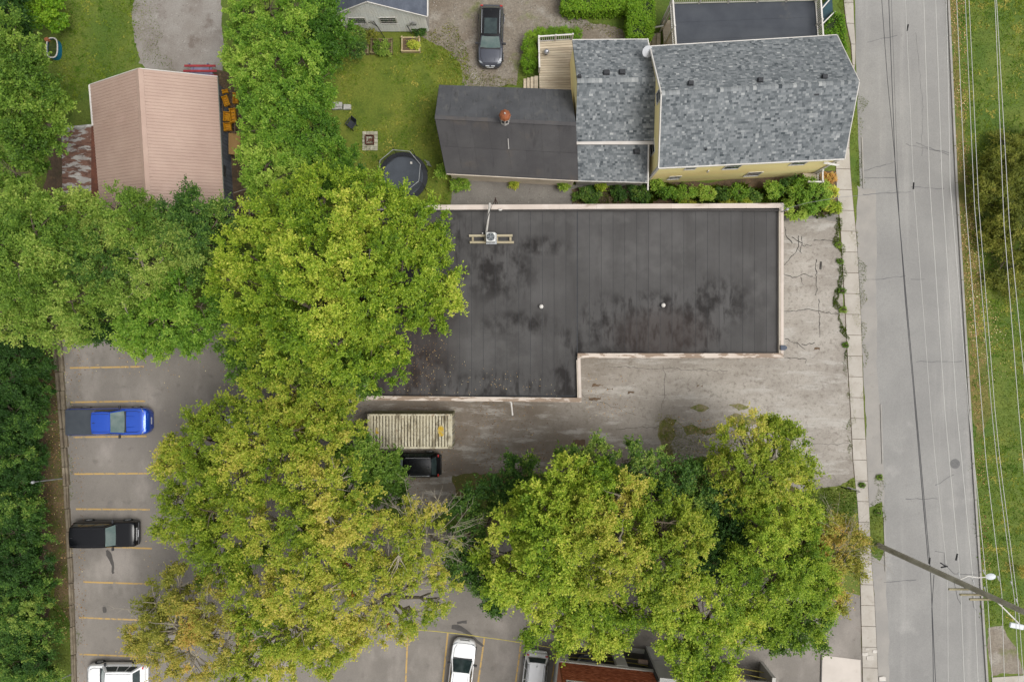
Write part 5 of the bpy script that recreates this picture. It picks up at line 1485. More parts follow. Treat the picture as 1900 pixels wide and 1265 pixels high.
# ------------------------------------------------------------------ container
ct = thing('shipping_container', 'weathered cream shipping container with mossy corrugated roof', 'shipping container', P(760, 797))
CH = 2.59
q0, q1 = P(682, 768, CH), P(839, 832, CH)
X0, X1, Y1, Y0 = q0.x, q1.x, q0.y, q1.y
m_cont = M('container steel', A(218, 210, 184), A(198, 188, 160), .7, 7, rough=.75, layers=((A(96, 84, 60), 1.5, .52, .66, .7, (1.6, .45, 1)), (A(230, 224, 202), 2.6, .52, .68, .6), (A(124, 112, 84), 5., .54, .66, .6), (A(132, 96, 60), 2.2, .6, .7, .6)))
m_cside = M('container side green', A(150, 150, 118), A(132, 132, 100), .8, layers=((A(96, 90, 66), 1.4, .58, .75, .6),))
m_rib = M('dirty trough', A(52, 44, 34), A(128, 116, 90), 1.2, 6, lo=.45, hi=.68)
nr_ = 25
rf = MB(); tr = MB()
xa, xb = X0 + .2, X1 - .3
for i in range(nr_):
    a = lerp(xa, xb, i / nr_); w_ = (xb - xa) / nr_
    rf.add([(a, Y0 + .12, CH - .055), (a + w_ * .15, Y0 + .12, CH - .018), (a + w_ * .62, Y0 + .12, CH - .018), (a + w_ * .77, Y0 + .12, CH - .055),
            (a, Y1 - .12, CH - .055), (a + w_ * .15, Y1 - .12, CH - .018), (a + w_ * .62, Y1 - .12, CH - .018), (a + w_ * .77, Y1 - .12, CH - .055)], [(0, 1, 5, 4), (1, 2, 6, 5), (2, 3, 7, 6)])
    tr.add([(a + w_ * .77, Y0 + .12, CH - .055), (a + w_, Y0 + .12, CH - .055), (a + w_, Y1 - .12, CH - .055), (a + w_ * .77, Y1 - .12, CH - .055)], [(0, 1, 2, 3)])
rf.build('corrugated_roof', m_cont, ct); tr.build('roof_trough', m_rib, ct, kind='stuff')
for (a, b) in (((X0, Y1 - .06), (X1, Y1 - .06)), ((X0, Y0 + .06), (X1, Y0 + .06))):
    MB().bar((a[0], a[1], CH - .04), (b[0], b[1], CH - .04), .12, .08).build('top_rail', m_cont, ct)
    MB().bar((a[0], a[1], .12), (b[0], b[1], .12), .12, .16).build('bottom_rail', m_cside, ct)
MB().box(((X0 + .1), (Y0 + Y1) / 2, CH - .045), (.199, Y1 - Y0 - .241, .07)).build('header', m_cont, ct)
MB().box(((X1 - .15), (Y0 + Y1) / 2, CH - .045), (.299, Y1 - Y0 - .241, .07)).build('header', m_cont, ct)
for x in (X0 + .09, X1 - .09):
    for y in (Y0 + .08, Y1 - .08):
        MB().box((x, y, CH - .03), (.18, .17, .12)).build('corner_casting', m_cont, ct, bevel=.015)
        MB().box((x, y, CH / 2), (.15, .14, CH - .2)).build('corner_post', m_cside, ct)
        MB().lathe([(.045, 0), (.045, .006), (0, .006)], 8, (x, y, CH + .03)).build('casting_hole', m_trim, ct)
for y, s in ((Y1 - .03, 1), (Y0 + .03, -1)):
    sb = MB()
    n = 22
    for i in range(n):
        a = lerp(X0 + .18, X1 - .18, i / n); w_ = (X1 - X0 - .36) / n
        pts = [(a, 0), (a + w_ * .25, -.036), (a + w_ * .5, -.036), (a + w_ * .75, 0), (a + w_, 0)]
        for (p, q) in zip(pts, pts[1:]):
            sb.add([(p[0], y + s * p[1], .2), (q[0], y + s * q[1], .2), (q[0], y + s * q[1], CH - .08), (p[0], y + s * p[1], CH - .08)], [(0, 1, 2, 3)])
    sb.build('side_wall', m_cside, ct)
MB().box((X0 + .03, (Y0 + Y1) / 2, CH / 2), (.05, Y1 - Y0 - .3, CH - .25)).build('end_wall', m_cside, ct)
for s in (0, 1):
    yc = lerp(Y0 + .12, Y1 - .12, .25 + .5 * s)
    MB().box((X1 - .045, yc, CH / 2), (.05, 1.04, CH - .3)).build('door', m_cont, ct)
    for k in (-.3, .3):
        MB().tube([(X1 + .02, yc + k, .2), (X1 + .02, yc + k, CH - .1)], .022, 6).build('lock_rod', m_galv, ct)
for (x, y, w_, h_) in ((818, 800, .13, .34), (700, 799, .1, .22)):
    c = P(x, y, CH)
    MB().sheet(ragged([(c.x - w_, c.y - h_), (c.x + w_, c.y - h_), (c.x + w_, c.y + h_), (c.x - w_, c.y + h_)], .1, .12, int(x)), CH - .008).build('lichen_patch', M('yellow lichen', A(206, 170, 50), A(190, 176, 130), 4., lo=.45, hi=.6), ct)

# ------------------------------------------------------------------ things in the back yards
tp = thing('trampoline', 'round black trampoline with netted enclosure on the back lawn', 'trampoline', P(750, 328))
c = P(748, 327.5, .85); TR = 1.78
def ringpts(r, z, n=24, cx=None, cy=None): return [(c.x + math.cos(k * 2 * PI / n) * r, c.y + math.sin(k * 2 * PI / n) * r, z) for k in range(n + 1)]
m_net = NT('net mesh')
m_net.b.inputs['Base Color'].default_value = (.03, .032, .035, 1); m_net.b.inputs['Roughness'].default_value = .9
tr_ = m_net.n('ShaderNodeBsdfTransparent'); ms_ = m_net.n('ShaderNodeMixShader'); ms_.inputs[0].default_value = .3
m_net.l(tr_.outputs[0], ms_.inputs[1]); m_net.l(m_net.b.outputs[0], ms_.inputs[2]); m_net.l(ms_.outputs[0], m_net.t.nodes['Material Output'].inputs['Surface'])
m_mat = M('jumping mat', A(82, 88, 97), A(72, 78, 86), 1.2, rough=.6)
MB().lathe([(.01, .82), (TR - .3, .85), (TR - .3, .83), (.01, .80)], 28, (c.x, c.y, 0)).build('jumping_mat', m_mat, tp)
MB().lathe([(TR - .32, .87), (TR, .88), (TR + .02, .80), (TR - .3, .79)], 28, (c.x, c.y, 0), cap=False).build('safety_pad', M('pad black', A(48, 50, 55), A(56, 58, 62), 2.), tp)
nb_ = MB(); n = 8; rt_ = 1.55
pts0 = [(c.x + math.cos(k * 2 * PI / n + .3) * (TR - .3), c.y + math.sin(k * 2 * PI / n + .3) * (TR - .3), .88) for k in range(n)]
pts1 = [(c.x + math.cos(k * 2 * PI / n + .3) * rt_, c.y + math.sin(k * 2 * PI / n + .3) * rt_, 2.65) for k in range(n)]
for k in range(n):
    nb_.add([pts0[k], pts0[(k + 1) % n], pts1[(k + 1) % n], pts1[k]], [(0, 1, 2, 3)])
nb_.build('safety_net', m_net.m, tp)
MB().tube(pts1 + [pts1[0]], .025, 6).build('top_hoop', m_galv, tp, smooth=60)
for k in range(n):
    a = Vector((c.x + math.cos(k * 2 * PI / n + .3) * (TR + .03), c.y + math.sin(k * 2 * PI / n + .3) * (TR + .03), 0))
    MB().tube([a, a + Vector((0, 0, 2.2)), Vector(pts1[k])], .025, 6).build('pole', m_trim, tp)
ldr = MB()
a = c + Vector((TR * .93, TR * .55, 0)); d = Vector((.5, -.86, 0))
for s in (-.2, .2): ldr.tube([a + d * s + Vector((.25, .1, -.85)), a + d * s + Vector((0, 0, .15))], .025, 5)
for k in range(3): ldr.tube([a - d * .2 + Vector((.22 - .08 * k, .08, -.65 + .25 * k)), a + d * .2 + Vector((.22 - .08 * k, .08, -.65 + .25 * k))], .022, 5)
ldr.build('ladder', m_galv, tp)
nt_ = thing('white_box', 'small white box lying on the trampoline mat', 'box', P(763, 302, .86))
MB().box(P(763, 302.5, .92), (.16, .16, .1)).build('box', m_white, nt_, bevel=.01)

fp = thing('fire_pit', 'square fire pit of pale pavers round a rusty metal tub', 'fire pit', P(687, 262))
pc = P(687, 262)
m_pav = M('pale paver', A(206, 202, 184), A(168, 164, 140), 3., layers=((A(104, 104, 72), 3.5, .55, .7, .6),), objvar=.12)
for i in range(4):
    for j in range(5):
        if 0 < i < 3 and 0 < j < 4: continue
        x, y = pc.x - .56 + i * .285 + .13, pc.y - .7 + j * .285 + .13
        MB().box((x, y, .04 + RR.uniform(-.01, .01)), (.265, .265, .09), RR.uniform(-.05, .05)).build('paver', m_pav, fp, bevel=.012)
for i in range(2):
    for j in range(3):
        MB().box((pc.x - .56 + (i + 1) * .285 + .13, pc.y - .7 + (j + 1) * .285 + .13, .02), (.27, .27, .05)).build('paver', m_pav, fp)
m_rusty = M('rusted tub', A(112, 66, 50), A(84, 50, 42), 5., rough=.9, bump=.5)
rb_ = MB()
for (dx, dy, w_, h_) in ((0, .32, .62, .05), (0, -.32, .62, .05), (.29, 0, .05, .59), (-.29, 0, .05, .59)):
    rb_.box((pc.x + dx, pc.y + dy + .03, .22), (w_, h_, .32))
rb_.build('tub', m_rusty, fp)
ab = MB()
for k in range(7):
    a = k * .9
    ab.bar((pc.x - .2 + .06 * k, pc.y - .12 + .05 * (k % 3), .12 + .02 * k), (pc.x - .05 + .05 * k, pc.y + .16 - .04 * (k % 2), .14), .05, .05)
ab.build('charred_wood', M('ash and char', A(160, 110, 84), A(70, 50, 44), 7.), fp)

ch = thing('garden_chair', 'black plastic garden chair standing askew on the back lawn', 'chair', P(654, 234), rad(-38))
mbk = M('black plastic', A(54, 58, 66), A(46, 50, 56), 3., rough=.5)
MB().slab([(-.26, -.26, .43), (.26, -.26, .42), (.26, .24, .40), (-.26, .24, .41)], .04).build('seat', mbk, ch, local=True, bevel=.01)
MB().slab([(-.27, .24, .42), (.27, .24, .42), (.24, .44, .92), (-.24, .44, .92)], .04).build('backrest', mbk, ch, local=True, bevel=.01)
for s in (-1, 1):
    MB().bar((s * .3, -.26, .62), (s * .28, .32, .66), .07, .04).build('armrest', mbk, ch, local=True)
    for y in (-.24, .22): MB().bar((s * .28, y, 0), (s * .26, y, .42), .05, .05).build('leg', mbk, ch, local=True)
    MB().bar((s * .29, -.24, .4), (s * .3, -.24, .62), .05, .05).build('arm_post', mbk, ch, local=True)
sb_ = thing('slab_stack', 'low stack of pale grey concrete slabs on the back lawn by the trees', 'slabs', P(635, 200))
for i, (x0_, x1_, y0_, y1_, z0_, z1_) in enumerate(((618, 636, 193, 205, 0, .3), (638, 652, 196, 205, 0, .22), (626, 637, 193, 201, .305, .42), (618, 625, 192.5, 202, .305, .36), (639, 651.5, 196, 204.5, .225, .27))):
    a, b = P(x0_, y1_), P(x1_, y0_)
    MB().prism([(a.x, a.y), (b.x, a.y + .02), (b.x, b.y), (a.x, b.y + .02)], z0_, z1_).build('slab', M('pale grey slab', A(196, 194, 186), A(174, 172, 164), 2., objvar=.08), sb_, bevel=.015)
def raised_bed(label, x0_, y0_, x1_, y1_, mat):
    t = thing('raised_bed', label, 'garden bed', P((x0_ + x1_) / 2, (y0_ + y1_) / 2), 0, 'timber garden beds by the garage')
    a, b = P(x0_, y1_), P(x1_, y0_)
    for (p, q) in (((a.x, a.y), (b.x, a.y)), ((a.x, b.y), (b.x, b.y))): MB().bar((p[0], p[1], .17), (q[0], q[1], .17), .08, .32).build('board', mat, t)
    for x in (a.x, b.x): MB().bar((x, a.y + .045, .17), (x, b.y - .045, .17), .08, .3).build('board', mat, t)
    for x in (a.x, b.x):
        for y in (a.y, b.y): MB().box((x, y, .22), (.12, .12, .44)).build('corner_post', mat, t)
    MB().prism([(a.x + .05, a.y + .05), (b.x - .05, a.y + .05), (b.x - .05, b.y - .05), (a.x + .05, b.y - .05)], .0, .26).build('soil', m_litter, t)
    return t
raised_bed('square raised bed of new pale timber with one lettuce plant', 747, 73, 779, 98, M('new timber', A(212, 196, 158), A(194, 172, 130), 2.))
raised_bed('low old timber bed overgrown with green herbs', 690, 76, 728, 101, M('old grey timber', A(150, 138, 100), A(124, 116, 80), 2.))
raised_bed('old timber bed under tall dark flowering plants by the hedge', 636, 72, 684, 102, M('rotten timber', A(160, 150, 110), A(110, 104, 70), 2.))

pool = thing('plunge_tub', 'oval blue tub with white rim full of weedy water on the side lawn', 'tub', P(100, 90))
pc = P(97.5, 89.5, .5); 
def oval(rx, ry, n=28, e=2.8):
    out = []
    for k in range(n):
        a = 2 * PI * k / n
        cx, sx = math.cos(a), math.sin(a)
        out.append((pc.x + math.copysign(abs(cx) ** (2 / e), cx) * rx, pc.y + math.copysign(abs(sx) ** (2 / e), sx) * ry))
    return out
o0, o1 = oval(.40, .72), oval(.33, .65)
wl = MB(); n = len(o0)
wl.add([(x, y, 0) for x, y in o0] + [(x, y, .55) for x, y in o0], [(k, (k + 1) % n, n + (k + 1) % n, n + k) for k in range(n)])
wl.build('tub_wall', M('blue plastic', A(20, 110, 146), A(30, 126, 160), 2., rough=.4), pool, smooth=60)
rm = MB()
rm.tube([(x, y, .56) for x, y in o0] + [(o0[0][0], o0[0][1], .56)], .05, 6)
rm.build('rim', m_white, pool, smooth=60)
MB().sheet(o1, .46).build('water', M('weedy water', A(84, 96, 44), A(60, 72, 40), 5., rough=.2, spec=.6), pool)
MB().box(P(89, 75, .5), (.28, .22, .5), .4).build('pump', M('terracotta', A(190, 120, 84)), pool, bevel=.03)
bn = thing('blue_bin', 'dark blue bin at the top edge beside the round shrub', 'bin', P(54, 1))
MB().lathe([(.24, 0), (.3, .85), (.33, .86), (.33, .95), (.0, .97)], 4, P(53, 3, .6).xy.to_tuple() + (0,)).build('body', M('dark blue plastic', A(34, 40, 76), A(28, 34, 66), 3., rough=.4), bn)
MB().bar(P(50, 6, 1.0), P(56, 6, 1.0), .06, .05).build('handle', m_trim, bn)
stk = thing('white_stake', 'white plastic stake leaning in the round shrub at the top left', 'stake', P(97, 18))
MB().bar(P(94, 14, 1.6), P(104, 23, 1.2), .06, .06).build('rod', m_white, stk)

pt = thing('picnic_table', 'red and grey painted picnic table beside the pink shed roof', 'picnic table', P(372, 132))
mr, mg = M('red paint', A(172, 62, 66), A(146, 52, 58), 1.5, objvar=.08), M('blue grey paint', A(142, 138, 164), A(118, 114, 140), 1.5, objvar=.08)
for i, (y, x0_, x1_, z, mt) in enumerate(((122.5, 342, 400, .75, mr), (127, 354, 388, .62, mg), (129.5, 354, 388, .62, mg), (132, 340, 402, .75, mr), (136, 350, 395, .62, mg), (139, 352, 397, .62, mg), (141, 340, 403, .75, mr))):
    a, b = P(x0_, y, z), P(x1_, y, z)
    MB().bar(a, b, .15 if mt is mr else .1, .045).build('plank', mt, pt)
for x in (358, 392):
    for y in (125, 138):
        p = P(x, y); MB().bar((p.x, p.y, 0), (p.x, p.y, .72), .08, .08).build('leg', mg, pt)
    MB().bar(P(x, 124, .68), P(x, 141, .68), .08, .06).build('cross_bar', mg, pt)
# yellow crates and timber behind the shed
m_ycr = M('yellow plastic', A(222, 160, 20), A(202, 140, 24), 3., rough=.5)
m_ply = M('plywood', A(186, 150, 96), A(170, 134, 84), 1.2, stretch=(4, .3, 1))
m_brn = M('brown timber', A(116, 94, 76), A(90, 74, 62), 2.)
shf = thing('timber_rack', 'rough brown timber rack against the shed wall holding yellow crates', 'rack', P(428, 200))
for (y) in (172, 198, 222, 245):
    MB().bar(P(411, y - 6, 1.15), P(437, y + 2, 1.15), .1, .1).build('cross_beam', m_brn, shf)
for x in (413, 435):
    MB().bar(P(x, 170, 1.24), P(x + 1, 246, 1.24), .09, .08).build('rail', m_brn, shf)
    for y in (174, 240):
        p = P(x, y, .6); MB().bar((p.x, p.y, 0), (p.x, p.y, 1.2), .09, .09).build('post', m_brn, shf)
def crate(label, x, y, w_, d_, h_, z, rz):
    t = thing('yellow_crate', label, 'crate', P(x, y, z).xy.to_tuple() + (z,), rz, 'yellow crates on the rack')
    for s in (-1, 1):
        for k in range(3): MB().box((0, s * d_ / 2, .06 + k * h_ / 3), (w_, .03, h_ / 4.2)).build('slat', m_ycr, t, local=True)
        for k in range(3): MB().box((s * w_ / 2, 0, .06 + k * h_ / 3), (.03, d_ - .035, h_ / 4.2)).build('slat', m_ycr, t, local=True)
    for k in range(4): MB().box((0, -d_ / 2 + d_ * (k + .5) / 4, .02), (w_ - .04, d_ / 5, .03)).build('base_slat', m_ycr, t, local=True)
    for sx in (-1, 1):
        for sy in (-1, 1): MB().box((sx * (w_ / 2 + .004), sy * (d_ / 2 + .004), h_ / 2 + .01), (.06, .06, h_)).build('corner', m_ycr, t, local=True)
for a in (('topmost small yellow crate at the shed end near the lawn', 419, 171, .36, .2, .2, 1.3, .2), ('narrow yellow crate leaning under the brown beam', 421, 189, .36, .66, .28, 1.3, .35), ('yellow crate half hidden by the hedge leaves', 439, 184, .3, .7, .3, 1.3, .0), ('broad yellow crate beside the shed window', 423, 218, .42, .62, .3, 1.3, -.05), ('yellow crate nearest the plywood sheet', 424, 237, .46, .5, .3, 1.3, .1), ('yellow crate between the hedge and the broad crate', 434, 216, .36, .95, .3, 1.3, .12)):
    crate(*a)
pl = thing('plywood_box', 'tan plywood covered box by the shed wall', 'box', P(434, 266))
a, b = P(424, 286, 1.0), P(446, 247, 1.0)
MB().prism([(a.x, a.y), (b.x, a.y - .1), (b.x, b.y), (a.x, b.y)], .96, 1.0).build('lid', m_ply, pl)
MB().prism([(a.x + .05, a.y + .08), (b.x - .05, a.y), (b.x - .05, b.y - .05), (a.x + .05, b.y - .05)], 0, .955).build('side', m_brn, pl)
pal = thing('leaning_pallet', 'pale weathered pallet lying beside the big maple', 'pallet', P(475, 382))
for i in range(6):
    x = 461 + i * 6
    MB().bar(P(x, 366, .35 + .02 * i), P(x + 2, 398, .25), .13, .03).build('slat', M('pale old wood', A(176, 164, 148), A(150, 138, 124), 2., objvar=.1), pal)
for y in (370, 394): MB().bar(P(459, y, .22), P(497, y, .28), .1, .09).build('bearer', m_brn, pal)
br_ = thing('dead_branches', 'bare pale curved dead branches arching beside the shed', 'branches', P(450, 400))
bk = M('bleached bark', A(190, 180, 164), A(160, 148, 134), 3.)
dbm = MB()
rb2 = random.Random(6)
for i in range(9):
    a = P(430 + i * 2, 402 - i * 3, 1.2); e_ = P(505 + rb2.uniform(-12, 12), 360 + i * 4, 2.6 + rb2.uniform(-.3, .4))
    m1 = P(448 + i * 4, 368 + i * 2 - 6, 2.7)
    pts = [lerp(lerp(a, m1, t / 6), lerp(m1, e_, t / 6), t / 6) for t in range(7)]
    dbm.tube(pts, [.035, .033, .03, .026, .02, .014, .008], 5)
dbm.tube([P(434, 358, 2.2), P(460, 350, 2.8), P(490, 353, 3.0), P(506, 362, 3.0)], [.03, .03, .024, .01], 5)
dbm.build('branch', bk, br_)

# ------------------------------------------------------------------ car park edge: timbers, lamp posts
m_tim = M('grey old timber', A(150, 138, 118), A(118, 106, 90), 1.4, 7, layers=((A(190, 178, 156), 1.8, .56, .72, .6, (2, .3, 1)), (A(84, 80, 58), 1.1, .58, .74, .6)), objvar=.12, bump=.5)
te = thing('timber_edging', 'long weathered timber retaining edge along the left side of the car park', 'retaining wall', P(125, 900))
ep = [(100, 600), (108, 690), (114, 760), (119, 830), (124, 900), (129, 985), (133, 1080), (136, 1160), (139, 1265), (141, 1340)]
for i in range(len(ep) - 1):
    wl_ = lerp(.62, .2, min(1, i / 4))
    for j in range(2):
        a, b = P(*ep[i]), P(*ep[i + 1])
        for k in range(2):
            o_ = Vector((.12 + k * wl_ * .55 - .1, 0, 0))
            p = lerp(a, b, j / 2) + o_; q = lerp(a, b, (j + .975) / 2) + o_
            z = .34 - .1 * k + RR.uniform(-.02, .02)
            MB().bar(p + Vector((0, 0, z / 2)), q + Vector((RR.uniform(-.04, .04), 0, z / 2)), (.17 if k == 0 else wl_ * .5), z).build('timber', m_tim, te, bevel=.02)
def lamp_post(label, bx, by, h, tx, ty):
    t = thing('lamp_post', label, 'lamp post', P(bx, by), 0, 'thin lamp posts behind the timber edging')
    top = P(tx, ty, h)
    MB().tube([P(bx, by), top], [.05, .035], 8).build('pole', m_galv, t, smooth=50)
    MB().lathe([(.05, -.05), (.11, .0), (.12, .08), (.08, .16), (.0, .17)], 12, top).build('lamp_head', m_galv, t, smooth=50)
lamp_post('thin grey lamp post with round head beside the bare soil strip', 118, 887, 3.6, 62, 894)
lamp_post('thin pale lamp post at the lower left corner by the grass', 137, 1248, 2.2, 106, 1262)
# road sign on the grass by the sidewalk
sg = thing('street_sign', 'dark sign post with narrow white panel seen from above on the corner grass', 'sign', P(1563, 904))
MB().tube([P(1561, 903), P(1580, 908, 1.9)], .045, 6).build('post', M('dark steel', A(52, 50, 50)), sg)
MB().slab([P(1571, 905, 1.2), P(1594, 911, 2.1), P(1594, 910, 2.25), P(1572, 903, 1.5)], .03).build('panel', m_white, sg)
MB().bar(P(1576, 911, 1.2), P(1596, 912, 2.0), .04, .04).build('edge', M('dark steel', A(52, 50, 50)), sg)
ltr = thing('white_litter', 'small white piece of litter on the soil by the autumn tree', 'litter', P(1500, 932))
MB().box(P(1500, 932, .06), (.22, .1, .06), -.5).build('scrap', m_white, ltr, bevel=.01)
# traffic cone and caution tape
cn = thing('traffic_cone', 'orange traffic cone with white band tied to the yellow tape', 'traffic cone', P(723, 1160))
c = P(723, 1160)
m_org = M('orange plastic', A(232, 82, 40), A(214, 70, 34), 4., rough=.5)
MB().box((c.x, c.y, .02), (.42, .42, .04)).build('base', m_org, cn, bevel=.01)
MB().lathe([(.17, .04), (.12, .34)], 14, c).lathe([(.085, .52), (.05, .74), (.03, .76), (.0, .76)], 14, c).build('shell', m_org, cn, smooth=40)
MB().lathe([(.122, .34), (.086, .52)], 14, c).build('band', m_white, cn, smooth=40)
for i, (x, y) in enumerate(((645, 1047), (656, 1092))):
    t = thing('traffic_barrel', ('orange traffic barrel under the yellowing leaves, upper one', 'orange traffic barrel under the yellowing leaves, lower one')[i], 'traffic barrel', P(x, y), 0, 'traffic barrels beneath the trees')
    c = P(x, y)
    MB().box((c.x, c.y, .03), (.75, .75, .06)).build('base', m_trim, t, bevel=.02)
    for k in range(4):
        MB().lathe([(.36 - k * .02, .07 + k * .25), (.355 - k * .02, .31 + k * .25)] + ([(.0, .315 + k * .25)] if k == 3 else []), 16, c).build('band', m_org if k % 2 == 0 or k == 3 else m_white, t, smooth=40)
m_tape = M('caution tape', A(226, 208, 96), A(200, 186, 110), 3., rough=.5)
def tape(label, pts, r=.028):
    t = thing('caution_tape', label, 'tape', pts[0], 0, 'yellow caution tape')
    P2 = []
    for a, b in zip(pts, pts[1:]):
        for k in range(6): P2.append(lerp(Vector(a), Vector(b), k / 6) - Vector((0, 0, .06 * math.sin(PI * k / 6))))
    P2.append(Vector(pts[-1]))
    MB().tube(P2, r, 5).build('ribbon', m_tape, t)
tape('long yellow caution tape strung from the cone past the white cars', [P(723, 1162, .7), P(760, 1167, .8), P(832, 1173, .9), P(900, 1182, .9), P(968, 1192, .9), P(1034, 1203, .9)])
tape('upper yellow tape stretched across the brick building car bay', [B(.6, .45, .95), B(4.0, .45, .9), B(6.5, .45, 1.0)])
tape('lower yellow tape stretched across the brick building car bay', [B(.6, .5, 1.7), B(4.0, .5, 1.65), B(5.0, .5, 1.5), B(6.5, .5, 1.75)])
tape('yellow tape across the right hand car bay of the brick building', [B(9.2, .3, .9), B(12, .3, .8), B(LEN - .2, .4, .9)])
tape('second yellow tape low across the right hand car bay', [B(9.2, .4, 1.4), B(12, .4, 1.3), B(LEN - .2, .6, 1.5)])
sgn = thing('small_pink_box', 'small pale pink box fixed inside the car bay corner', 'meter box', B(6.2, .2, 1.6))
MB().box(B(6.05, .12, 2.0), (.7, .2, .35), th).build('case', M('pale pink metal', A(204, 176, 160)), sgn, bevel=.02)

# ------------------------------------------------------------------ utility pole and wires
up_ = thing('utility_pole', 'tall weathered wooden utility pole leaning across the road in view', 'utility pole', P(1630, 1011))
pb0 = P(1630, 1011); ptop = Vector((pb0.x + .1, pb0.y + .75, 16.4))
m_pole = M('pole wood', A(150, 145, 132, .8), A(126, 120, 108, .8), 1.2, 7, rough=.9, layers=((A(172, 167, 154, .8), 2., .56, .75, .6, (3, 3, .3)),))
MB().tube([lerp(pb0, ptop, k / 6) for k in range(7)], [.21, .20, .19, .18, .17, .16, .15], 14).build('shaft', m_pole, up_, smooth=50)
def pole_at(h): return lerp(pb0, ptop, h / 16.4)
for h in (10.6, 11.7, 12.6):
    c = pole_at(h)
    MB().bar(c + Vector((-1.1, -.2, 0)), c + Vector((.5, -.2, 0)), .1, .12).build('cross_arm', M('pale arm wood', A(176, 166, 132), A(150, 140, 110), 2.), up_)
c = pole_at(9.6)
MB().tube([c, c + Vector((.6, .35, .1)), P(1815, 1071, 9.7), P(1832, 1070, 9.7)], .035, 6).build('lamp_arm', m_white, up_)
lh = MB().lathe([(.0, -.09), (.14, -.05), (.2, .02), (.14, .09), (.0, .12)], 12, P(1838, 1069, 9.7), 1.6, 1.0)
lh.build('lamp_head', M('lamp shell', A(226, 230, 234), rough=.4), up_, smooth=60)
c = P(1878, 1160, 13.0); d_ = pole_at(13)
MB().tube([d_, c + Vector((.4, .1, .0))], .04, 6).build('lamp_arm', m_white, up_)
MB().box(c + Vector((.25, -.02, 0)), (.8, .3, .14), -.2).build('lamp_head', M('lamp shell', A(226, 230, 234), rough=.4), up_, bevel=.05)
ins = MB()
m_ins = M('insulator grey', A(206, 206, 204), A(170, 170, 170), 6.)
# wires: points (px, py) with a height along each; dark or pale
wires = [
 ('thick twisted black cable, lowest of the wires over the road', [(1646, -80), (1662, 332), (1700, 760), (1709, 860), (1726, 1052), (1736, 1265), (1740, 1340)], 6.8, 'd', .022),
 ('second black cable crossing into the thick one beside the yellow house', [(1634, -80), (1636, 0), (1646, 140), (1661, 300), (1680, 560), (1702, 800), (1723, 1045)], 6.6, 'd', .018),
 ('thin dark wire just left of the pale wires at the pole', [(1652, -80), (1654, 0), (1669, 418), (1706, 860), (1722, 1040)], 7.2, 'd', .009),
 ('black cable leaving the pole towards the lower edge', [(1733, 1066), (1729, 1130), (1731, 1200), (1733, 1340)], 7.0, 'd', .022),
 ('thin grey wire with splices, leftmost pale wire over the asphalt', [(1679, -80), (1680, 0), (1695, 340), (1727, 760), (1736, 860), (1758, 1065), (1760, 1340)], 8.7, 'l', .011),
 ('pale wire over the middle of the right lane', [(1710, -80), (1714, 0), (1725, 340), (1753, 760), (1762, 860), (1782, 1078), (1792, 1340)], 10.0, 'l', .016),
 ('pale wire between the right lane and the kerb', [(1732, -80), (1736, 0), (1748, 340), (1775, 760), (1785, 860), (1808, 1106), (1818, 1340)], 11.2, 'l', .016),
 ('pale wire running just above the kerb line', [(1752, -80), (1756, 0), (1763, 340), (1797, 760), (1808, 860), (1832, 1097), (1846, 1340)], 12.4, 'l', .016),
 ('white wire over the leaf strewn verge', [(1771, -80), (1775, 0), (1792, 380), (1822, 760), (1830, 860), (1859, 1103), (1866, 1340)], 13.5, 'l', .016),
 ('white wire, left one of the close pair over the grass', [(1787, -80), (1791, 0), (1808, 380), (1840, 760), (1850, 860), (1883, 1117), (1895, 1340)], 14.2, 'l', .016),
 ('white wire, right one of the close pair over the grass', [(1794, -80), (1798, 0), (1816, 380), (1846, 760), (1856, 860), (1890, 1130), (1905, 1340)], 14.4, 'l', .014),
 ('white wire, left one of the outer pair by the drooping tree', [(1842, -80), (1846, 0), (1863, 418), (1890, 760), (1899, 860), (1925, 1180)], 14.0, 'l', .016),
 ('white wire, right one of the outer pair by the drooping tree', [(1846, -80), (1849, 0), (1873, 418), (1900, 692), (1925, 960)], 14.0, 'l', .016)]
m_wd = M('dark cable', A(74, 74, 78), rough=.6); m_wl = M('bare aluminium', A(224, 222, 216), rough=.5)
for lab, pts, h, k, r in wires:
    t = thing('power_line', lab, 'wire', P(*pts[0], h), 0, 'overhead wires along the road')
    MB().tube([P(x, y, h) for x, y in pts], r, 5).build('cable', m_wd if k == 'd' else m_wl, t)
m_blk = M('black splice', A(40, 40, 42))
for (x, y, h, rz) in ((1775, 1033, 10.0, 1.35), (1725, 1040, 6.8, 1.5), (1750, 1047, 8.7, -.6), (1752, 1051, 8.7, .2), (1684, 52, 8.6, 1.4), (1695, 345, 8.7, 1.5)):
    MB().box(P(x, y, h + .03), (.42, .07, .08), rz).build('splice_box', m_blk, up_, bevel=.01)
for (x, y, h) in ((1778, 1062, 10.0), (1805, 1075, 11.2), (1824, 1056, 12.4), (1826, 1088, 12.4), (1851, 1068, 13.5), (1876, 1078, 14.2), (1885, 1110, 14.2)):
    MB().tube([P(x, y, h + .02), P(x + 3, y + 9, h + .02)], [.05, .02], 6).build('insulator', m_ins, up_)
for (pts, h) in (([(1770, 1078), (1777, 1110), (1783, 1120)], 10.0), ([(1803, 1090), (1806, 1125), (1812, 1132)], 11.0), ([(1735, 1022), (1752, 1025), (1752, 1045), (1770, 1064), (1812, 1066)], 8.8)):
    MB().tube([P(x, y, h) for x, y in pts], .014, 5).build('jumper_wire', m_wd, up_)
tape_drop = thing('service_drop', 'thin pale wire running from the roof mast across the bushes', 'wire', P(1452, 378, 5.2))
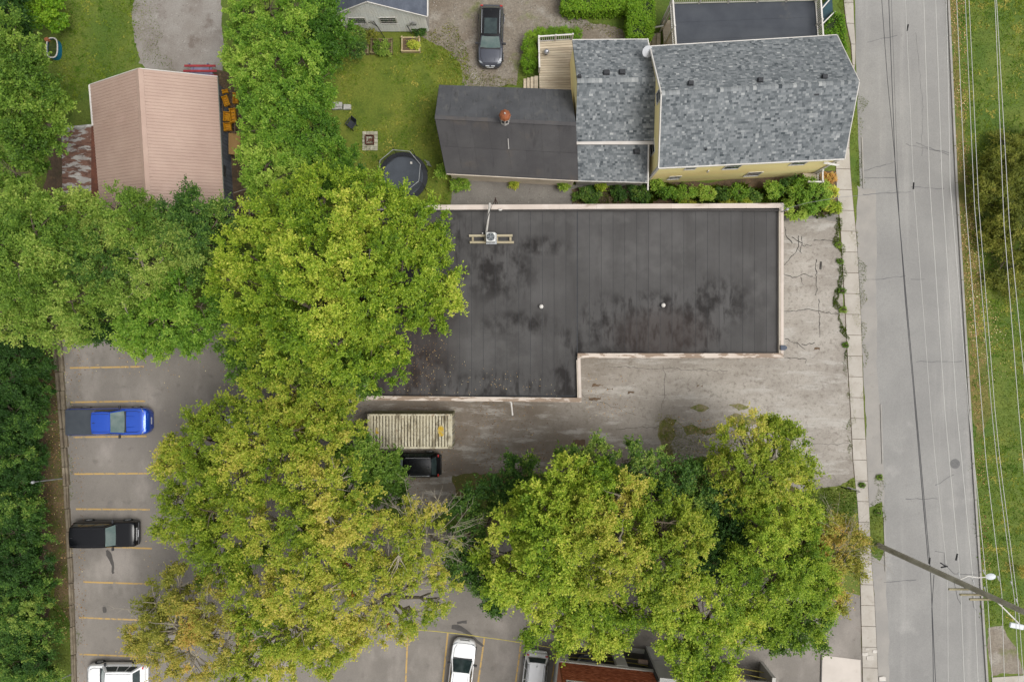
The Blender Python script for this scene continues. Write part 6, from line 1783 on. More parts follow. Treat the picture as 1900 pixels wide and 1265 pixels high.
MB().tube([P(1451, 392, 5.2), P(1470, 384, 5.6), P(1500, 376, 6.0), P(1560, 366, 6.4), P(1610, 362, 6.6), P(1665, 352, 6.8)], .012, 5).build('cable', M('grey cable', A(150, 150, 148)), tape_drop)
# ------------------------------------------------------------------ trees and plants
LEAF = {
 'bright': leaf_mat('bright maple leaves', [(0, A(72, 104, 22)), (.35, A(112, 140, 34)), (.7, A(152, 170, 58)), (1, A(190, 190, 88))]),
 'green': leaf_mat('mid green leaves', [(0, A(54, 84, 24)), (.4, A(90, 122, 42)), (.75, A(124, 150, 62)), (1, A(158, 172, 90))]),
 'vivid': leaf_mat('vivid green leaves', [(0, A(54, 90, 22)), (.4, A(94, 132, 40)), (.75, A(130, 160, 60)), (1, A(160, 180, 84))]),
 'dark': leaf_mat('dark green leaves', [(0, A(36, 66, 24)), (.45, A(60, 94, 38)), (.8, A(92, 124, 50)), (1, A(136, 154, 74))]),
 'yellow': leaf_mat('yellowing leaves', [(0, A(78, 104, 24)), (.35, A(118, 140, 38)), (.7, A(154, 162, 60)), (1, A(188, 176, 92))]),
 'autumn': leaf_mat('autumn leaves', [(0, A(108, 116, 44)), (.35, A(152, 150, 66)), (.7, A(178, 156, 86)), (1, A(184, 138, 82))]),
 'olive': leaf_mat('olive green leaves', [(0, A(76, 88, 28)), (.45, A(110, 118, 44)), (.8, A(138, 138, 60)), (1, A(160, 152, 80))]),
 'hedge': leaf_mat('clipped hedge leaves', [(0, A(60, 98, 16)), (.5, A(96, 136, 30)), (1, A(134, 164, 48))]),
}
BARK = M('bark', A(120, 108, 92), A(92, 80, 68), 3., 7, rough=.95, bump=.6)
BARKL = M('pale bark', A(186, 176, 156), A(150, 140, 122), 3., 7, rough=.95)

def shell_points(lobes, per, g, zmin=-.25, fill=.22, rough=.22):
    """places for leaf clumps over the surface of overlapping lobes; returns centre, outward direction, lobe index"""
    C, D, I = [], [], []
    lobes = np.array(lobes, float)
    for i, (x, y, z, rx, rz) in enumerate(lobes):
        n = max(6, int(rx * (rx + rz) * per))
        u = g.uniform(zmin, 1, n); a = g.uniform(0, 2 * PI, n)
        s = np.sqrt(1 - u * u)
        d = np.c_[np.cos(a) * s, np.sin(a) * s, u]
        ph = g.uniform(0, 6.28, 6)
        wob = 1 + rough * (np.sin(3.1 * d[:, 0] + 2.3 * d[:, 2] + ph[0]) * .5 + np.sin(4.3 * d[:, 1] - 3 * d[:, 0] + ph[1]) * .5 + np.sin(6.1 * d[:, 0] + 5.2 * d[:, 1] + ph[2]) * .35)
        wob *= g.uniform(.86, 1.06, n)
        k = g.random(n) < fill
        wob[k] *= g.uniform(.45, .85, k.sum())
        c = np.c_[x + d[:, 0] * rx * wob, y + d[:, 1] * rx * wob, z + d[:, 2] * rz * wob]
        keep = np.ones(n, bool)
        for j, (X, Y, Z, RX, RZ) in enumerate(lobes):
            if j == i: continue
            q = ((c[:, 0] - X) / RX) ** 2 + ((c[:, 1] - Y) / RX) ** 2 + ((c[:, 2] - Z) / RZ) ** 2
            keep &= (q > .45) | (g.random(n) < .12)
        C.append(c[keep]); D.append(d[keep]); I.append(np.full(keep.sum(), i))
    return np.concatenate(C), np.concatenate(D), np.concatenate(I)

def clump_leaves(c, d, g, shoots=7, per=8, length=.75, L=.2, W=.55, up=.35, spread=.9, hue=.4, hue_c=.2, hue_l=.12, droop=0.0, jit=.05, tipl=.32):
    """leafy shoots radiating from every clump centre -> faces (N,4,3), tint (N)"""
    n = len(c)
    sd = norm(d[:, None, :] * .8 + g.normal(0, spread * .62, (n, shoots, 3)) + np.array([0, 0, up]))
    ln = length * g.uniform(.5, 1.3, (n, shoots, 1))
    size = g.uniform(.75, 1.25, (n, 1, 1))
    t = g.uniform(.08, 1.0, (n, shoots, per))
    p = c[:, None, None, :] - d[:, None, None, :] * .15 + sd[:, :, None, :] * (ln * size)[..., None] * t[..., None]
    p = p + g.normal(0, jit, p.shape)
    p[..., 2] -= droop * (t ** 2) * (ln * size)
    fd = sd[:, :, None, :] * .55 + g.normal(0, .62, p.shape) + np.array([0, 0, -.12 - droop])
    fd[..., 2] *= .6
    fd = norm(fd)
    nn = norm(np.array([0, 0, 1.0]) + d[:, None, None, :] * .3 + g.normal(0, .33, p.shape))
    sdv = norm(np.cross(fd, nn))
    ll = L * g.uniform(.6, 1.35, p.shape[:3] + (1,))
    v0 = p; v2 = p + fd * ll
    mid = p + fd * ll * .5
    v1 = mid + sdv * ll * W * .5; v3 = mid - sdv * ll * W * .5
    f = np.stack([v0, v1, v2, v3], -2).reshape(-1, 4, 3)
    hc = (hue + g.normal(0, hue_c, (n, 1, 1)))
    tn = np.broadcast_to(hc, p.shape[:3]) + g.normal(0, hue_l, p.shape[:3]) + (t - .5) * tipl
    return f, tn.reshape(-1)

NLEAF = [0]
def tree(name, label, cat, base_px, lobes_px, mat='green', seed=0, per=8.0, hue=.4, leaf=.2, shoots=7, nper=8, length=.75, droop=0.0, bare=0.0, group=None, twigs=0, bark=None, flat=.8, hue_c=.17, up=.35, fill=.22, zmin=-.25, thin=0.0, trunk_r=None, W=.55):
    """lobes_px: (px, py, radius in photo pixels, height of the lobe's top)"""
    g = np.random.default_rng(1000 + seed)
    b = P(*base_px)
    lobes = []
    for (x, y, r, h) in lobes_px:
        hh = h - .45 * r / 25 * flat
        R_ = r / 25 * (1 - hh / CAM_H) * .90
        rz = R_ * flat
        c = P(x, y, h - rz * .7)
        lobes.append((c.x, c.y, max(h - rz, rz * .4), R_, rz))
    t = thing(name, label, cat, b, 0, group)
    C, D, I = shell_points(lobes, per * .8, g, zmin, fill + .06)
    bare *= .34
    thin *= .75
    shoots = int(round(shoots * 1.6)); nper = int(round(nper * 1.95)); length = length * .88; leaf = leaf * .74
    if thin < .13 and len(lobes) > 3 and lobes[0][3] > .9:
        low = [(x, y, max(rz * .5, z - .75 * rz), R_ * .92, rz * .6) for (x, y, z, R_, rz) in lobes]
        C2, D2, I2 = shell_points(low, per * .5, g, .15, .1)
        C, D, I = np.r_[C, C2], np.r_[D, D2], np.r_[I, I2]
    if bare:
        k = noise2(C[:, :2], 1.5, seed + 5) > bare
        k |= g.random(len(C)) < .12
        C, D, I = C[k], D[k], I[k]
    lt = g.normal(0, hue_c * .28, len(lobes))
    nz = (noise2(C[:, :2], 1.1, seed + 9) - .5) * .5
    f, tn = clump_leaves(C, D, g, shoots, nper, length, leaf, W, up, .9, 0.0, hue_c * .6, .12, droop)
    k = shoots * nper
    tn = np.clip(tn * 1.0 + hue + np.repeat(lt[I] + nz, k), 0, 1) if True else tn
    rnd = g.normal(0, .13, len(tn)); tn = np.clip(tn + rnd * .6, 0, 1)
    if thin:
        kk = g.random(len(f)) > thin
        f, tn = f[kk], tn[kk]
    f = f - np.array(b)
    NLEAF[0] += len(f)
    crown = obj_of('crown', np_mesh('crown', f, 4, tn, LEAF[mat]), t)
    # trunk, limbs to every lobe, branches to some clumps
    mb = MB()
    R_ = random.Random(seed)
    top = max(l[2] + l[4] for l in lobes)
    cx = sum(l[0] for l in lobes) / len(lobes); cy = sum(l[1] for l in lobes) / len(lobes)
    tr_ = trunk_r or max(.07, .028 * top)
    fork = Vector((lerp(b.x, cx, .35), lerp(b.y, cy, .35), top * .33))
    mb.tube([b - Vector((0, 0, .1)), lerp(b, fork, .5) + Vector((R_.uniform(-.1, .1), R_.uniform(-.1, .1), 0)), fork], [tr_ * 1.25, tr_, tr_ * .85], 8)
    def branch(a, e, r0, r1, n=4, sag=.25):
        pts = []
        for i in range(n + 1):
            q = lerp(a, e, i / n)
            q = q + Vector((R_.uniform(-1, 1), R_.uniform(-1, 1), 0)) * (.06 * (e - a).length * (0 if i in (0, n) else 1)) + Vector((0, 0, sag * math.sin(PI * i / n)))
            pts.append(q)
        mb.tube(pts, [lerp(r0, r1, i / n) for i in range(n + 1)], 5, cap=False)
        return pts
    for i, l in enumerate(lobes):
        e = Vector((l[0], l[1], l[2] + l[4] * .1))
        pts = branch(fork, e, tr_ * .55, tr_ * .16)
        cc = C[I == i]
        m = min(len(cc), (10 if not twigs else twigs))
        for q in (cc[g.choice(len(cc), m, replace=False)] if m else []):
            branch(pts[R_.choice((2, 3, 4))], Vector(q), tr_ * .13 + .008, .009, 3, .1)
    mb.build('trunk', bark or BARK, t, smooth=60)
    return t, C, D

def twig_fan(parent, centre, out, n, length, seed, mat=BARKL, r=.018):
    """bare forked twigs sticking out of a crown"""
    R_ = random.Random(seed)
    mb = MB()
    c = Vector(centre); o = Vector(out).normalized()
    for i in range(n):
        d = (o + Vector((R_.uniform(-.7, .7), R_.uniform(-.7, .7), R_.uniform(-.1, .4)))).normalized()
        L = length * R_.uniform(.6, 1.2)
        p0 = c + Vector((R_.uniform(-.5, .5), R_.uniform(-.5, .5), R_.uniform(-.3, .2)))
        pts = [p0, p0 + d * L * .5 + Vector((R_.uniform(-.1, .1), R_.uniform(-.1, .1), .05)), p0 + d * L]
        mb.tube(pts, [r, r * .7, r * .3], 4, cap=False)
        for k in range(5):
            q = lerp(pts[1], pts[2], R_.random()) if k > 1 else lerp(pts[0], pts[1], R_.uniform(.4, 1))
            e = (d + Vector((R_.uniform(-.9, .9), R_.uniform(-.9, .9), R_.uniform(-.2, .4)))).normalized()
            mb.tube([q, q + e * L * R_.uniform(.2, .42)], [r * .5, r * .2], 4, cap=False)
    return mb.build('bare_twigs', mat, parent)

# ---- big maple over the west end of the flat roof
tree('maple_tree', 'large bright green maple spreading over the west end of the flat roof', 'tree', (640, 560), [
    (600, 360, 66, 11), (690, 380, 66, 10.5), (515, 410, 66, 11), (760, 420, 58, 9.5), (800, 455, 42, 8.5), (452, 470, 52, 10), (425, 520, 46, 9.5), (560, 470, 88, 12.5), (660, 470, 84, 12.5), (745, 500, 66, 10.5),
    (815, 520, 36, 8.5), (822, 560, 34, 8), (480, 560, 66, 10.5), (570, 570, 84, 12.5), (660, 570, 70, 11.5), (740, 570, 46, 9), (800, 592, 24, 7.5), (545, 640, 62, 10.5), (620, 640, 64, 11), (690, 625, 56, 9.5), (720, 655, 40, 8.5), (700, 685, 32, 8), (460, 620, 44, 9)], 'bright', 1, hue=.38, leaf=.21, per=8.6)
tree('maple_tree', 'dense mid green tree between the maple and the bottom left of the flat roof', 'tree', (620, 720), [
    (470, 680, 52, 9), (440, 655, 36, 8), (600, 700, 60, 8.5), (650, 690, 54, 8), (560, 680, 44, 9), (680, 705, 34, 7), (620, 740, 40, 7.5)], 'green', 2, hue=.38, per=8.2)
tree('ash_tree', 'golden tinged tree just left of the container and below the maple', 'tree', (540, 740), [
    (490, 700, 50, 10), (540, 720, 50, 10.5), (490, 745, 46, 10), (594, 762, 46, 9.5), (634, 780, 36, 9), (632, 742, 34, 9), (560, 770, 44, 9)], 'yellow', 3, hue=.42, leaf=.19, per=8.2)
tree('ash_tree', 'yellow green tree reaching over the car park with a ragged left arm', 'tree', (470, 860), [
    (410, 770, 40, 9), (365, 790, 36, 9), (322, 832, 32, 8), (305, 870, 22, 7.5), (345, 850, 32, 8.5), (400, 830, 56, 10.5), (470, 820, 58, 11.5), (540, 800, 52, 11.5), (440, 890, 60, 11), (375, 900, 46, 9.5), (520, 870, 60, 12), (590, 830, 50, 11)], 'yellow', 4, hue=.38, leaf=.19, per=8, bare=.12)
tree('box_elder', 'deep green tree overhanging the left end of the shipping container', 'tree', (690, 880), [
    (646, 826, 40, 8.5), (680, 852, 34, 7.5), (700, 890, 50, 8), (728, 908, 32, 6.5), (660, 890, 44, 8.5), (736, 862, 20, 6)], 'green', 5, hue=.28, per=8.4)
tree('ash_tree', 'pale yellow green tree in the middle of the lower left grove', 'tree', (560, 980), [
    (560, 900, 60, 12), (620, 890, 52, 12), (610, 960, 64, 12.5), (540, 970, 60, 12), (480, 960, 56, 11), (660, 950, 50, 11), (570, 1040, 60, 12)], 'yellow', 6, hue=.56, leaf=.18, per=7.6, bare=.14, twigs=16, bark=BARKL)
tree('box_elder', 'dull green tree with open twiggy edge along the left of the lower grove', 'tree', (420, 980), [
    (345, 960, 46, 9), (330, 920, 30, 8), (390, 950, 52, 10.5), (360, 1000, 40, 9), (420, 1010, 56, 10.5), (460, 1050, 50, 10), (400, 1060, 36, 8.5), (310, 985, 24, 7.5)], 'yellow', 7, hue=.26, leaf=.18, per=7.4, bare=.24, thin=.08)
t_a, C_, D_ = tree('ash_tree', 'thin autumn tree with orange tips low at the left by the parking lines', 'tree', (370, 1150), [
    (330, 1090, 42, 8.5), (290, 1120, 38, 7.5), (262, 1180, 34, 7), (320, 1160, 52, 9), (380, 1130, 56, 10), (300, 1215, 44, 8), (360, 1220, 50, 9), (420, 1190, 54, 10), (245, 1195, 18, 6.5)], 'autumn', 8, hue=.24, leaf=.17, per=7, bare=.3, thin=.16, twigs=26, bark=BARKL)
tree('ash_tree', 'broad yellowing tree at the centre bottom of the lower grove', 'tree', (540, 1130), [
    (470, 1110, 54, 10.5), (530, 1100, 60, 11.5), (600, 1100, 60, 11.5), (650, 1050, 52, 10.5), (490, 1180, 54, 10), (560, 1170, 58, 10.5), (620, 1180, 50, 9.5), (540, 1230, 44, 8.5), (470, 1240, 40, 8.5), (430, 1250, 36, 8), (600, 1235, 30, 7.5)], 'yellow', 9, hue=.5, leaf=.18, per=7.4, bare=.22, thin=.08, twigs=18, bark=BARKL)
t_b, _, _ = tree('ash_tree', 'sparse see through tree above the traffic cone and white car', 'tree', (730, 1100), [
    (690, 1010, 46, 10), (740, 1030, 50, 10.5), (790, 1050, 44, 9.5), (760, 1090, 50, 9.5), (700, 1110, 50, 9.5), (815, 1110, 34, 8), (770, 1140, 40, 8), (700, 1170, 30, 7.5), (655, 1130, 44, 9), (820, 1070, 28, 8.5), (720, 1060, 44, 9), (790, 1000, 34, 9), (660, 1180, 34, 8), (640, 1200, 32, 7.5), (750, 1175, 24, 6.5)], 'yellow', 10, hue=.58, leaf=.17, per=6.6, bare=.36, thin=.22, twigs=26, bark=BARKL)
t_c, _, _ = tree('ash_tree', 'half bare tree with pale twigs just below the black car', 'tree', (770, 1000), [
    (750, 960, 40, 9), (800, 970, 36, 8.5), (720, 960, 40, 9.5), (820, 1000, 34, 8.5), (770, 1000, 44, 10)], 'yellow', 11, hue=.6, leaf=.16, per=6, bare=.36, thin=.25, twigs=30, bark=BARKL)
for i, (x, y, h, ox, oy, n) in enumerate(((785, 940, 8.2, 0, 1, 7), (815, 935, 8.0, .4, 1, 7), (830, 990, 8.5, 1, .1, 7), (800, 1000, 9.5, .8, -.1, 6), (760, 940, 8.5, -.2, .8, 5))):
    twig_fan(t_c, P(x, y, h) - Vector((0, .7 * oy, 0)), (ox, oy, .1), n, 1.9, i + 3)
twig_fan(t_b, P(820, 1025, 9), (1, .2, .1), 7, 1.6, 23); twig_fan(t_b, P(700, 1130, 9), (.2, -.4, .6), 6, 1.5, 24)
twig_fan(t_a, P(270, 1150, 7.5), (-1, .1, .2), 6, 1.5, 25)
tree('box_elder', 'dark green young tree filling the gap between the two lower groves', 'tree', (880, 1010), [
    (880, 930, 36, 6.5), (920, 915, 34, 6.5), (855, 960, 30, 7), (870, 1010, 38, 7), (860, 1060, 30, 6.5), (900, 1080, 28, 6), (915, 1120, 22, 5.5), (945, 900, 30, 6), (965, 870, 28, 6), (840, 1040, 24, 6.5)], 'dark', 12, hue=.45, per=8.2, zmin=-.1)
tree('box_elder', 'brilliant lime green tree at the left of the lower right grove', 'tree', (990, 1010), [
    (985, 920, 34, 10), (1010, 945, 46, 11.5), (950, 985, 50, 10.5), (1010, 1010, 58, 12.5), (920, 1030, 44, 9), (970, 1060, 56, 11), (1040, 1060, 50, 11.5), (930, 1090, 40, 8.5), (990, 1110, 42, 9), (965, 925, 22, 9)], 'bright', 13, hue=.5, leaf=.2, per=7.6, bare=.12)
tree('box_elder', 'lime green upright tree in the middle of the lower right grove', 'tree', (1090, 960), [
    (1060, 890, 44, 10.5), (1100, 900, 38, 11), (1045, 945, 44, 11.5), (1100, 960, 52, 12.5), (1060, 1010, 50, 12.5), (1050, 870, 22, 9.5), (1120, 880, 24, 10)], 'bright', 14, hue=.46, leaf=.2, per=7.8, bare=.08)
tree('ash_tree', 'golden yellow tree at the heart of the lower right grove', 'tree', (1140, 1000), [
    (1150, 920, 36, 11.5), (1170, 905, 24, 11), (1110, 980, 40, 13), (1150, 1000, 50, 13), (1180, 1050, 46, 12.5), (1130, 1060, 48, 12.5), (1100, 1080, 40, 11.5), (1110, 1005, 26, 13.4)], 'yellow', 15, hue=.58, leaf=.18, per=7.4, bare=.16, twigs=14, bark=BARKL)
tree('ash_tree', 'yellow green tree right of the golden one in the lower right grove', 'tree', (1240, 1000), [
    (1210, 930, 36, 11), (1230, 970, 46, 12), (1190, 985, 36, 12.2), (1270, 1010, 48, 12), (1220, 1040, 50, 12.5), (1280, 960, 40, 11), (1300, 990, 30, 10.5), (1250, 1080, 48, 11.5)], 'yellow', 16, hue=.38, leaf=.19, per=7.8, bare=.1)
tree('box_elder', 'green tree hanging over the brick building entrance bay', 'tree', (1080, 1130), [
    (1020, 1100, 40, 9.5), (1070, 1120, 48, 9.5), (1020, 1140, 40, 8.5), (1090, 1150, 46, 8.5), (1140, 1120, 44, 9.5), (1150, 1165, 38, 8), (1190, 1130, 40, 9.5), (980, 1180, 15, 7), (1046, 1200, 14, 6), (1110, 1200, 18, 6.5), (1145, 1190, 18, 7), (1060, 1170, 28, 8)], 'bright', 17, hue=.42, leaf=.19, per=7.6, bare=.16)
tree('box_elder', 'green tree drooping over the concrete stair tower', 'tree', (1290, 1130), [
    (1230, 1120, 46, 10), (1280, 1110, 50, 10.5), (1330, 1130, 50, 10.5), (1250, 1170, 44, 9.5), (1300, 1180, 46, 9.5), (1350, 1190, 38, 8.5), (1275, 1220, 32, 8.5), (1330, 1230, 34, 8), (1280, 1255, 22, 7.5), (1340, 1260, 26, 7), (1250, 1215, 20, 8), (1375, 1170, 34, 8.5)], 'bright', 18, hue=.42, leaf=.19, per=7.6, bare=.14)
tree('linden_tree', 'dark green tree along the yard edge behind the lime green trees', 'tree', (1180, 900), [
    (1070, 850, 28, 7), (1110, 850, 36, 7), (1160, 855, 40, 7.5), (1210, 870, 40, 7.5), (1255, 890, 40, 7.5), (1290, 870, 32, 6.5), (1190, 900, 40, 8), (1300, 910, 40, 7.5), (1240, 930, 36, 8), (1010, 885, 26, 6), (1052, 842, 20, 5.5), (1130, 880, 36, 7.5)], 'dark', 19, hue=.62, per=8.2, zmin=-.1)
tree('linden_tree', 'dark dense tree in the shaded middle of the right grove', 'tree', (1340, 980), [
    (1330, 960, 48, 8), (1370, 990, 44, 8), (1320, 1010, 44, 8), (1360, 1040, 44, 8), (1335, 920, 36, 7.5), (1300, 1040, 38, 8.5)], 'dark', 20, hue=.25, per=8, zmin=-.1)
tree('ash_tree', 'yellow crowned tree standing at the edge of the paved yard', 'tree', (1410, 880), [
    (1370, 810, 36, 8.5), (1410, 805, 40, 9), (1395, 850, 44, 9.5), (1440, 850, 44, 9.5), (1370, 870, 40, 9), (1410, 890, 46, 9.5), (1450, 890, 38, 9), (1480, 850, 30, 8), (1500, 880, 24, 7.5), (1470, 820, 24, 8), (1450, 790, 18, 8), (1360, 910, 32, 8), (1400, 925, 32, 8), (1335, 850, 18, 7.5), (1430, 785, 16, 8)], 'yellow', 21, hue=.42, leaf=.18, per=7.4, bare=.22, thin=.08, twigs=14, bark=BARKL)
tree('locust_tree', 'round mid green tree at the right end of the lower grove', 'tree', (1430, 1040), [
    (1400, 970, 40, 9), (1440, 960, 36, 8.5), (1410, 1020, 52, 10.5), (1460, 1010, 46, 9.5), (1380, 1050, 46, 10), (1440, 1070, 52, 10), (1490, 1060, 42, 9), (1400, 1110, 46, 9), (1460, 1120, 44, 8.5), (1500, 1110, 34, 8), (1430, 1160, 40, 7.5), (1490, 1160, 36, 7.5), (1375, 1145, 30, 8), (1512, 1040, 34, 8), (1530, 1085, 28, 7.5), (1500, 990, 30, 8), (1530, 1130, 24, 7), (1480, 940, 32, 8), (1510, 960, 24, 7)], 'bright', 22, hue=.34, leaf=.17, per=8.2, bare=.06)
tree('linden_tree', 'bluish dark green tree at the lower right grove corner over the dark asphalt', 'tree', (1480, 1130), [
    (1470, 1170, 36, 6.5), (1510, 1150, 32, 6.5), (1440, 1185, 28, 6), (1515, 1185, 22, 5.5), (1400, 1170, 30, 6.5)], 'green', 23, hue=.2, per=8, zmin=-.1)
t_d, _, _ = tree('ash_tree', 'nearly bare autumn tree with brown leaves beside the sidewalk', 'tree', (1545, 1010), [
    (1530, 985, 36, 6.5), (1565, 985, 34, 6), (1590, 1010, 26, 5.5), (1540, 1030, 40, 6.5), (1570, 1050, 34, 6), (1530, 1080, 34, 6), (1560, 1110, 24, 5.5), (1600, 1050, 16, 5)], 'autumn', 24, hue=.24, leaf=.17, per=9, bare=.2, thin=.15, twigs=34, bark=BARKL)
for i, (x, y, h, ox, oy) in enumerate(((1570, 985, 6.2, .5, 1), (1545, 970, 6.4, -.2, 1), (1590, 1030, 5.8, 1, .1), (1560, 1030, 6.5, .6, .3))):
    twig_fan(t_d, P(x, y, h), (ox, oy, .2), 8, 1.5, 40 + i, r=.015)

# ---- left side
tree('box_elder', 'dark leafy tree on the left edge beside the blue tub', 'tree', (40, 190), [
    (20, 70, 44, 8), (56, 116, 26, 7.5), (25, 140, 52, 9), (76, 168, 34, 8), (40, 200, 54, 9.5), (85, 230, 34, 8), (20, 260, 50, 9), (70, 280, 38, 8), (25, 320, 44, 8.5), (-30, 170, 60, 9), (90, 190, 26, 7.5)], 'green', 30, hue=.3, per=8, leaf=.22)
tree('round_shrub', 'round broad leaved shrub at the top left by the blue bin', 'shrub', (82, 22), [
    (60, 22, 26, 2.6), (88, 12, 30, 2.8), (98, 30, 24, 2.4), (72, 36, 22, 2.3)], 'hedge', 31, hue=.5, leaf=.26, per=22, shoots=5, nper=6, length=.35, W=.7)
tree('box_elder', 'dark shaded tree in the far top left corner', 'tree', (10, 20), [(5, 10, 34, 5), (30, 40, 26, 4.6), (-30, 30, 50, 6), (25, -10, 30, 4.5)], 'dark', 32, hue=.25, per=8)
tree('box_elder', 'rounded green tree on the left edge below the rusty lean-to', 'tree', (70, 440), [
    (40, 390, 50, 10), (100, 385, 46, 9.5), (150, 400, 36, 9), (60, 430, 60, 11), (110, 440, 48, 10.5), (10, 450, 50, 10), (150, 375, 28, 8), (30, 490, 44, 10), (-30, 420, 60, 10)], 'green', 33, hue=.42, per=8.2)
tree('locust_tree', 'pale olive green tree reaching down over the car park corner', 'tree', (90, 560), [
    (40, 540, 52, 9.5), (90, 530, 48, 9.5), (130, 560, 46, 9.5), (80, 590, 46, 9), (150, 600, 34, 8), (30, 600, 46, 8.5), (100, 620, 28, 7.5), (-20, 560, 50, 9), (180, 560, 34, 8.5), (60, 500, 40, 9)], 'green', 34, hue=.62, leaf=.17, per=8, hue_c=.12)
tree('box_elder', 'grey green round tree overlapping the pink shed roof', 'tree', (220, 420), [
    (215, 385, 44, 10), (250, 390, 38, 9.5), (200, 420, 40, 9.5), (245, 430, 42, 10), (280, 410, 28, 9)], 'green', 35, hue=.46, leaf=.17, per=8.4)
tree('box_elder', 'bluish green bushy tree in the middle of the left grove', 'tree', (180, 470), [
    (150, 450, 38, 9.5), (180, 440, 36, 9.5), (190, 490, 46, 9), (150, 490, 38, 9), (220, 480, 38, 9)], 'dark', 36, hue=.7, leaf=.18, per=8.6)
tree('box_elder', 'dark shaggy tree between the pink shed and the big maple', 'tree', (360, 440), [
    (320, 410, 40, 9.5), (360, 390, 40, 10), (400, 410, 38, 9), (350, 440, 46, 10), (400, 460, 36, 8.5), (310, 440, 36, 9.5), (370, 490, 40, 8.5), (350, 370, 22, 9), (405, 380, 20, 8.5)], 'dark', 37, hue=.6, leaf=.18, per=8.2)
t_e, _, _ = tree('ash_tree', 'thinly leaved tree with dry pale shoots in the left grove', 'tree', (270, 510), [
    (260, 480, 42, 9.5), (300, 480, 38, 9), (250, 530, 44, 9.5), (280, 560, 36, 8.5), (230, 560, 36, 9), (320, 500, 30, 8.5)], 'green', 38, hue=.72, leaf=.16, per=7.6, bare=.14, twigs=16, bark=BARKL)
tree('maple_tree', 'fresh green tree hanging over the top row of parking bays', 'tree', (310, 570), [
    (330, 550, 46, 9), (370, 570, 36, 8.5), (300, 590, 46, 9), (350, 600, 40, 8.5), (250, 600, 40, 8), (290, 630, 36, 7.5), (240, 620, 32, 7.5), (330, 640, 26, 7), (380, 600, 28, 7.5), (360, 630, 22, 6.5), (265, 645, 20, 6.5)], 'vivid', 39, hue=.42, per=8.2, bare=.06)
tree('box_elder', 'deep green low tree at the top left corner of the car park', 'tree', (170, 600), [(180, 600, 32, 5), (210, 590, 34, 5.5), (150, 615, 22, 4.5), (195, 620, 20, 4)], 'dark', 40, hue=.35, per=8)
# hedgerow between the pink shed and the lawn
hd = [('north end of the tall hedgerow between drive and garage', (490, 30), [(450, 20, 36, 7), (500, 10, 42, 8), (550, 20, 42, 8), (480, 60, 42, 7.5), (530, 60, 40, 8), (440, 60, 24, 6)], .5, 'vivid'),
      ('dark green tree of the hedgerow touching the pale garage', (600, 50), [(600, 30, 36, 7), (625, 60, 28, 6), (590, 80, 34, 7), (610, 100, 28, 6), (570, 45, 28, 7.5), (590, 0, 30, 7)], .05, 'vivid'),
      ('bright tree of the hedgerow opposite the pink shed drive', (500, 120), [(460, 110, 38, 7), (510, 110, 42, 8), (560, 110, 42, 8), (470, 150, 38, 7.5), (430, 110, 20, 5.5), (530, 150, 40, 8)], .5, 'vivid'),
      ('tree of the hedgerow right beside the plywood box', (520, 200), [(480, 190, 40, 7.5), (530, 195, 44, 8), (574, 190, 40, 8), (598, 180, 24, 7), (500, 230, 40, 8), (590, 150, 34, 7.5)], .36, 'vivid'),
      ('broad tree of the hedgerow beside the pale slab stack', (570, 240), [(560, 240, 44, 8), (592, 230, 34, 7.5), (602, 265, 32, 7), (560, 280, 42, 8), (510, 265, 38, 8), (600, 300, 38, 7)], .3, 'vivid'),
      ('silvery green tree at the lower left of the hedgerow', (490, 300), [(475, 240, 34, 7.5), (470, 280, 34, 7.5), (490, 310, 40, 8), (500, 345, 36, 7.5), (470, 340, 28, 7), (540, 320, 40, 8)], .62, 'vivid'),
      ('southern dark tree of the hedgerow next to the trampoline', (610, 330), [(600, 335, 40, 7), (640, 320, 28, 6), (640, 295, 24, 5.5), (575, 340, 38, 7.5), (655, 345, 18, 5)], .15, 'vivid')]
for i, (lab, b, lo, hu, mt) in enumerate(hd):
    tree('hedgerow_tree', lab, 'tree', b, lo, mt, 50 + i, hue=hu, leaf=.2, per=9.5, length=.65, group='hedgerow trees', up=.5, W=.5)
# dark belt along the left edge
belt = [('darkest bush of the left belt beside the first parking line', (60, 680), [(20, 650, 40, 4), (60, 670, 34, 3.6), (20, 700, 44, 4.5), (70, 720, 30, 3)], .2),
        ('dark bush of the left belt level with the blue pickup', (50, 770), [(20, 760, 44, 4.5), (60, 780, 34, 3.6), (20, 810, 40, 4), (-20, 780, 40, 5)], .3),
        ('bush of the left belt above the upper lamp post', (40, 860), [(20, 850, 42, 4.5), (60, 845, 28, 3.2), (30, 890, 40, 4.2), (-20, 870, 40, 5)], .25),
        ('bush of the left belt level with the black off-road car', (50, 960), [(25, 940, 42, 4.5), (62, 960, 28, 3.4), (25, 990, 42, 4.5), (70, 1000, 22, 3)], .4),
        ('leafy bush of the left belt by the second bare soil patch', (50, 1060), [(20, 1040, 40, 4.5), (60, 1050, 32, 3.6), (40, 1090, 40, 4.2), (80, 1080, 22, 3)], .5),
        ('bush with yellow sprays in the lower left belt', (60, 1150), [(20, 1140, 42, 4.5), (65, 1140, 36, 4), (80, 1180, 26, 3.4), (40, 1190, 38, 4)], .62),
        ('lush bush in the bottom left corner', (50, 1240), [(20, 1230, 40, 4.5), (70, 1230, 34, 3.8), (40, 1270, 40, 4), (90, 1260, 22, 3)], .55)]
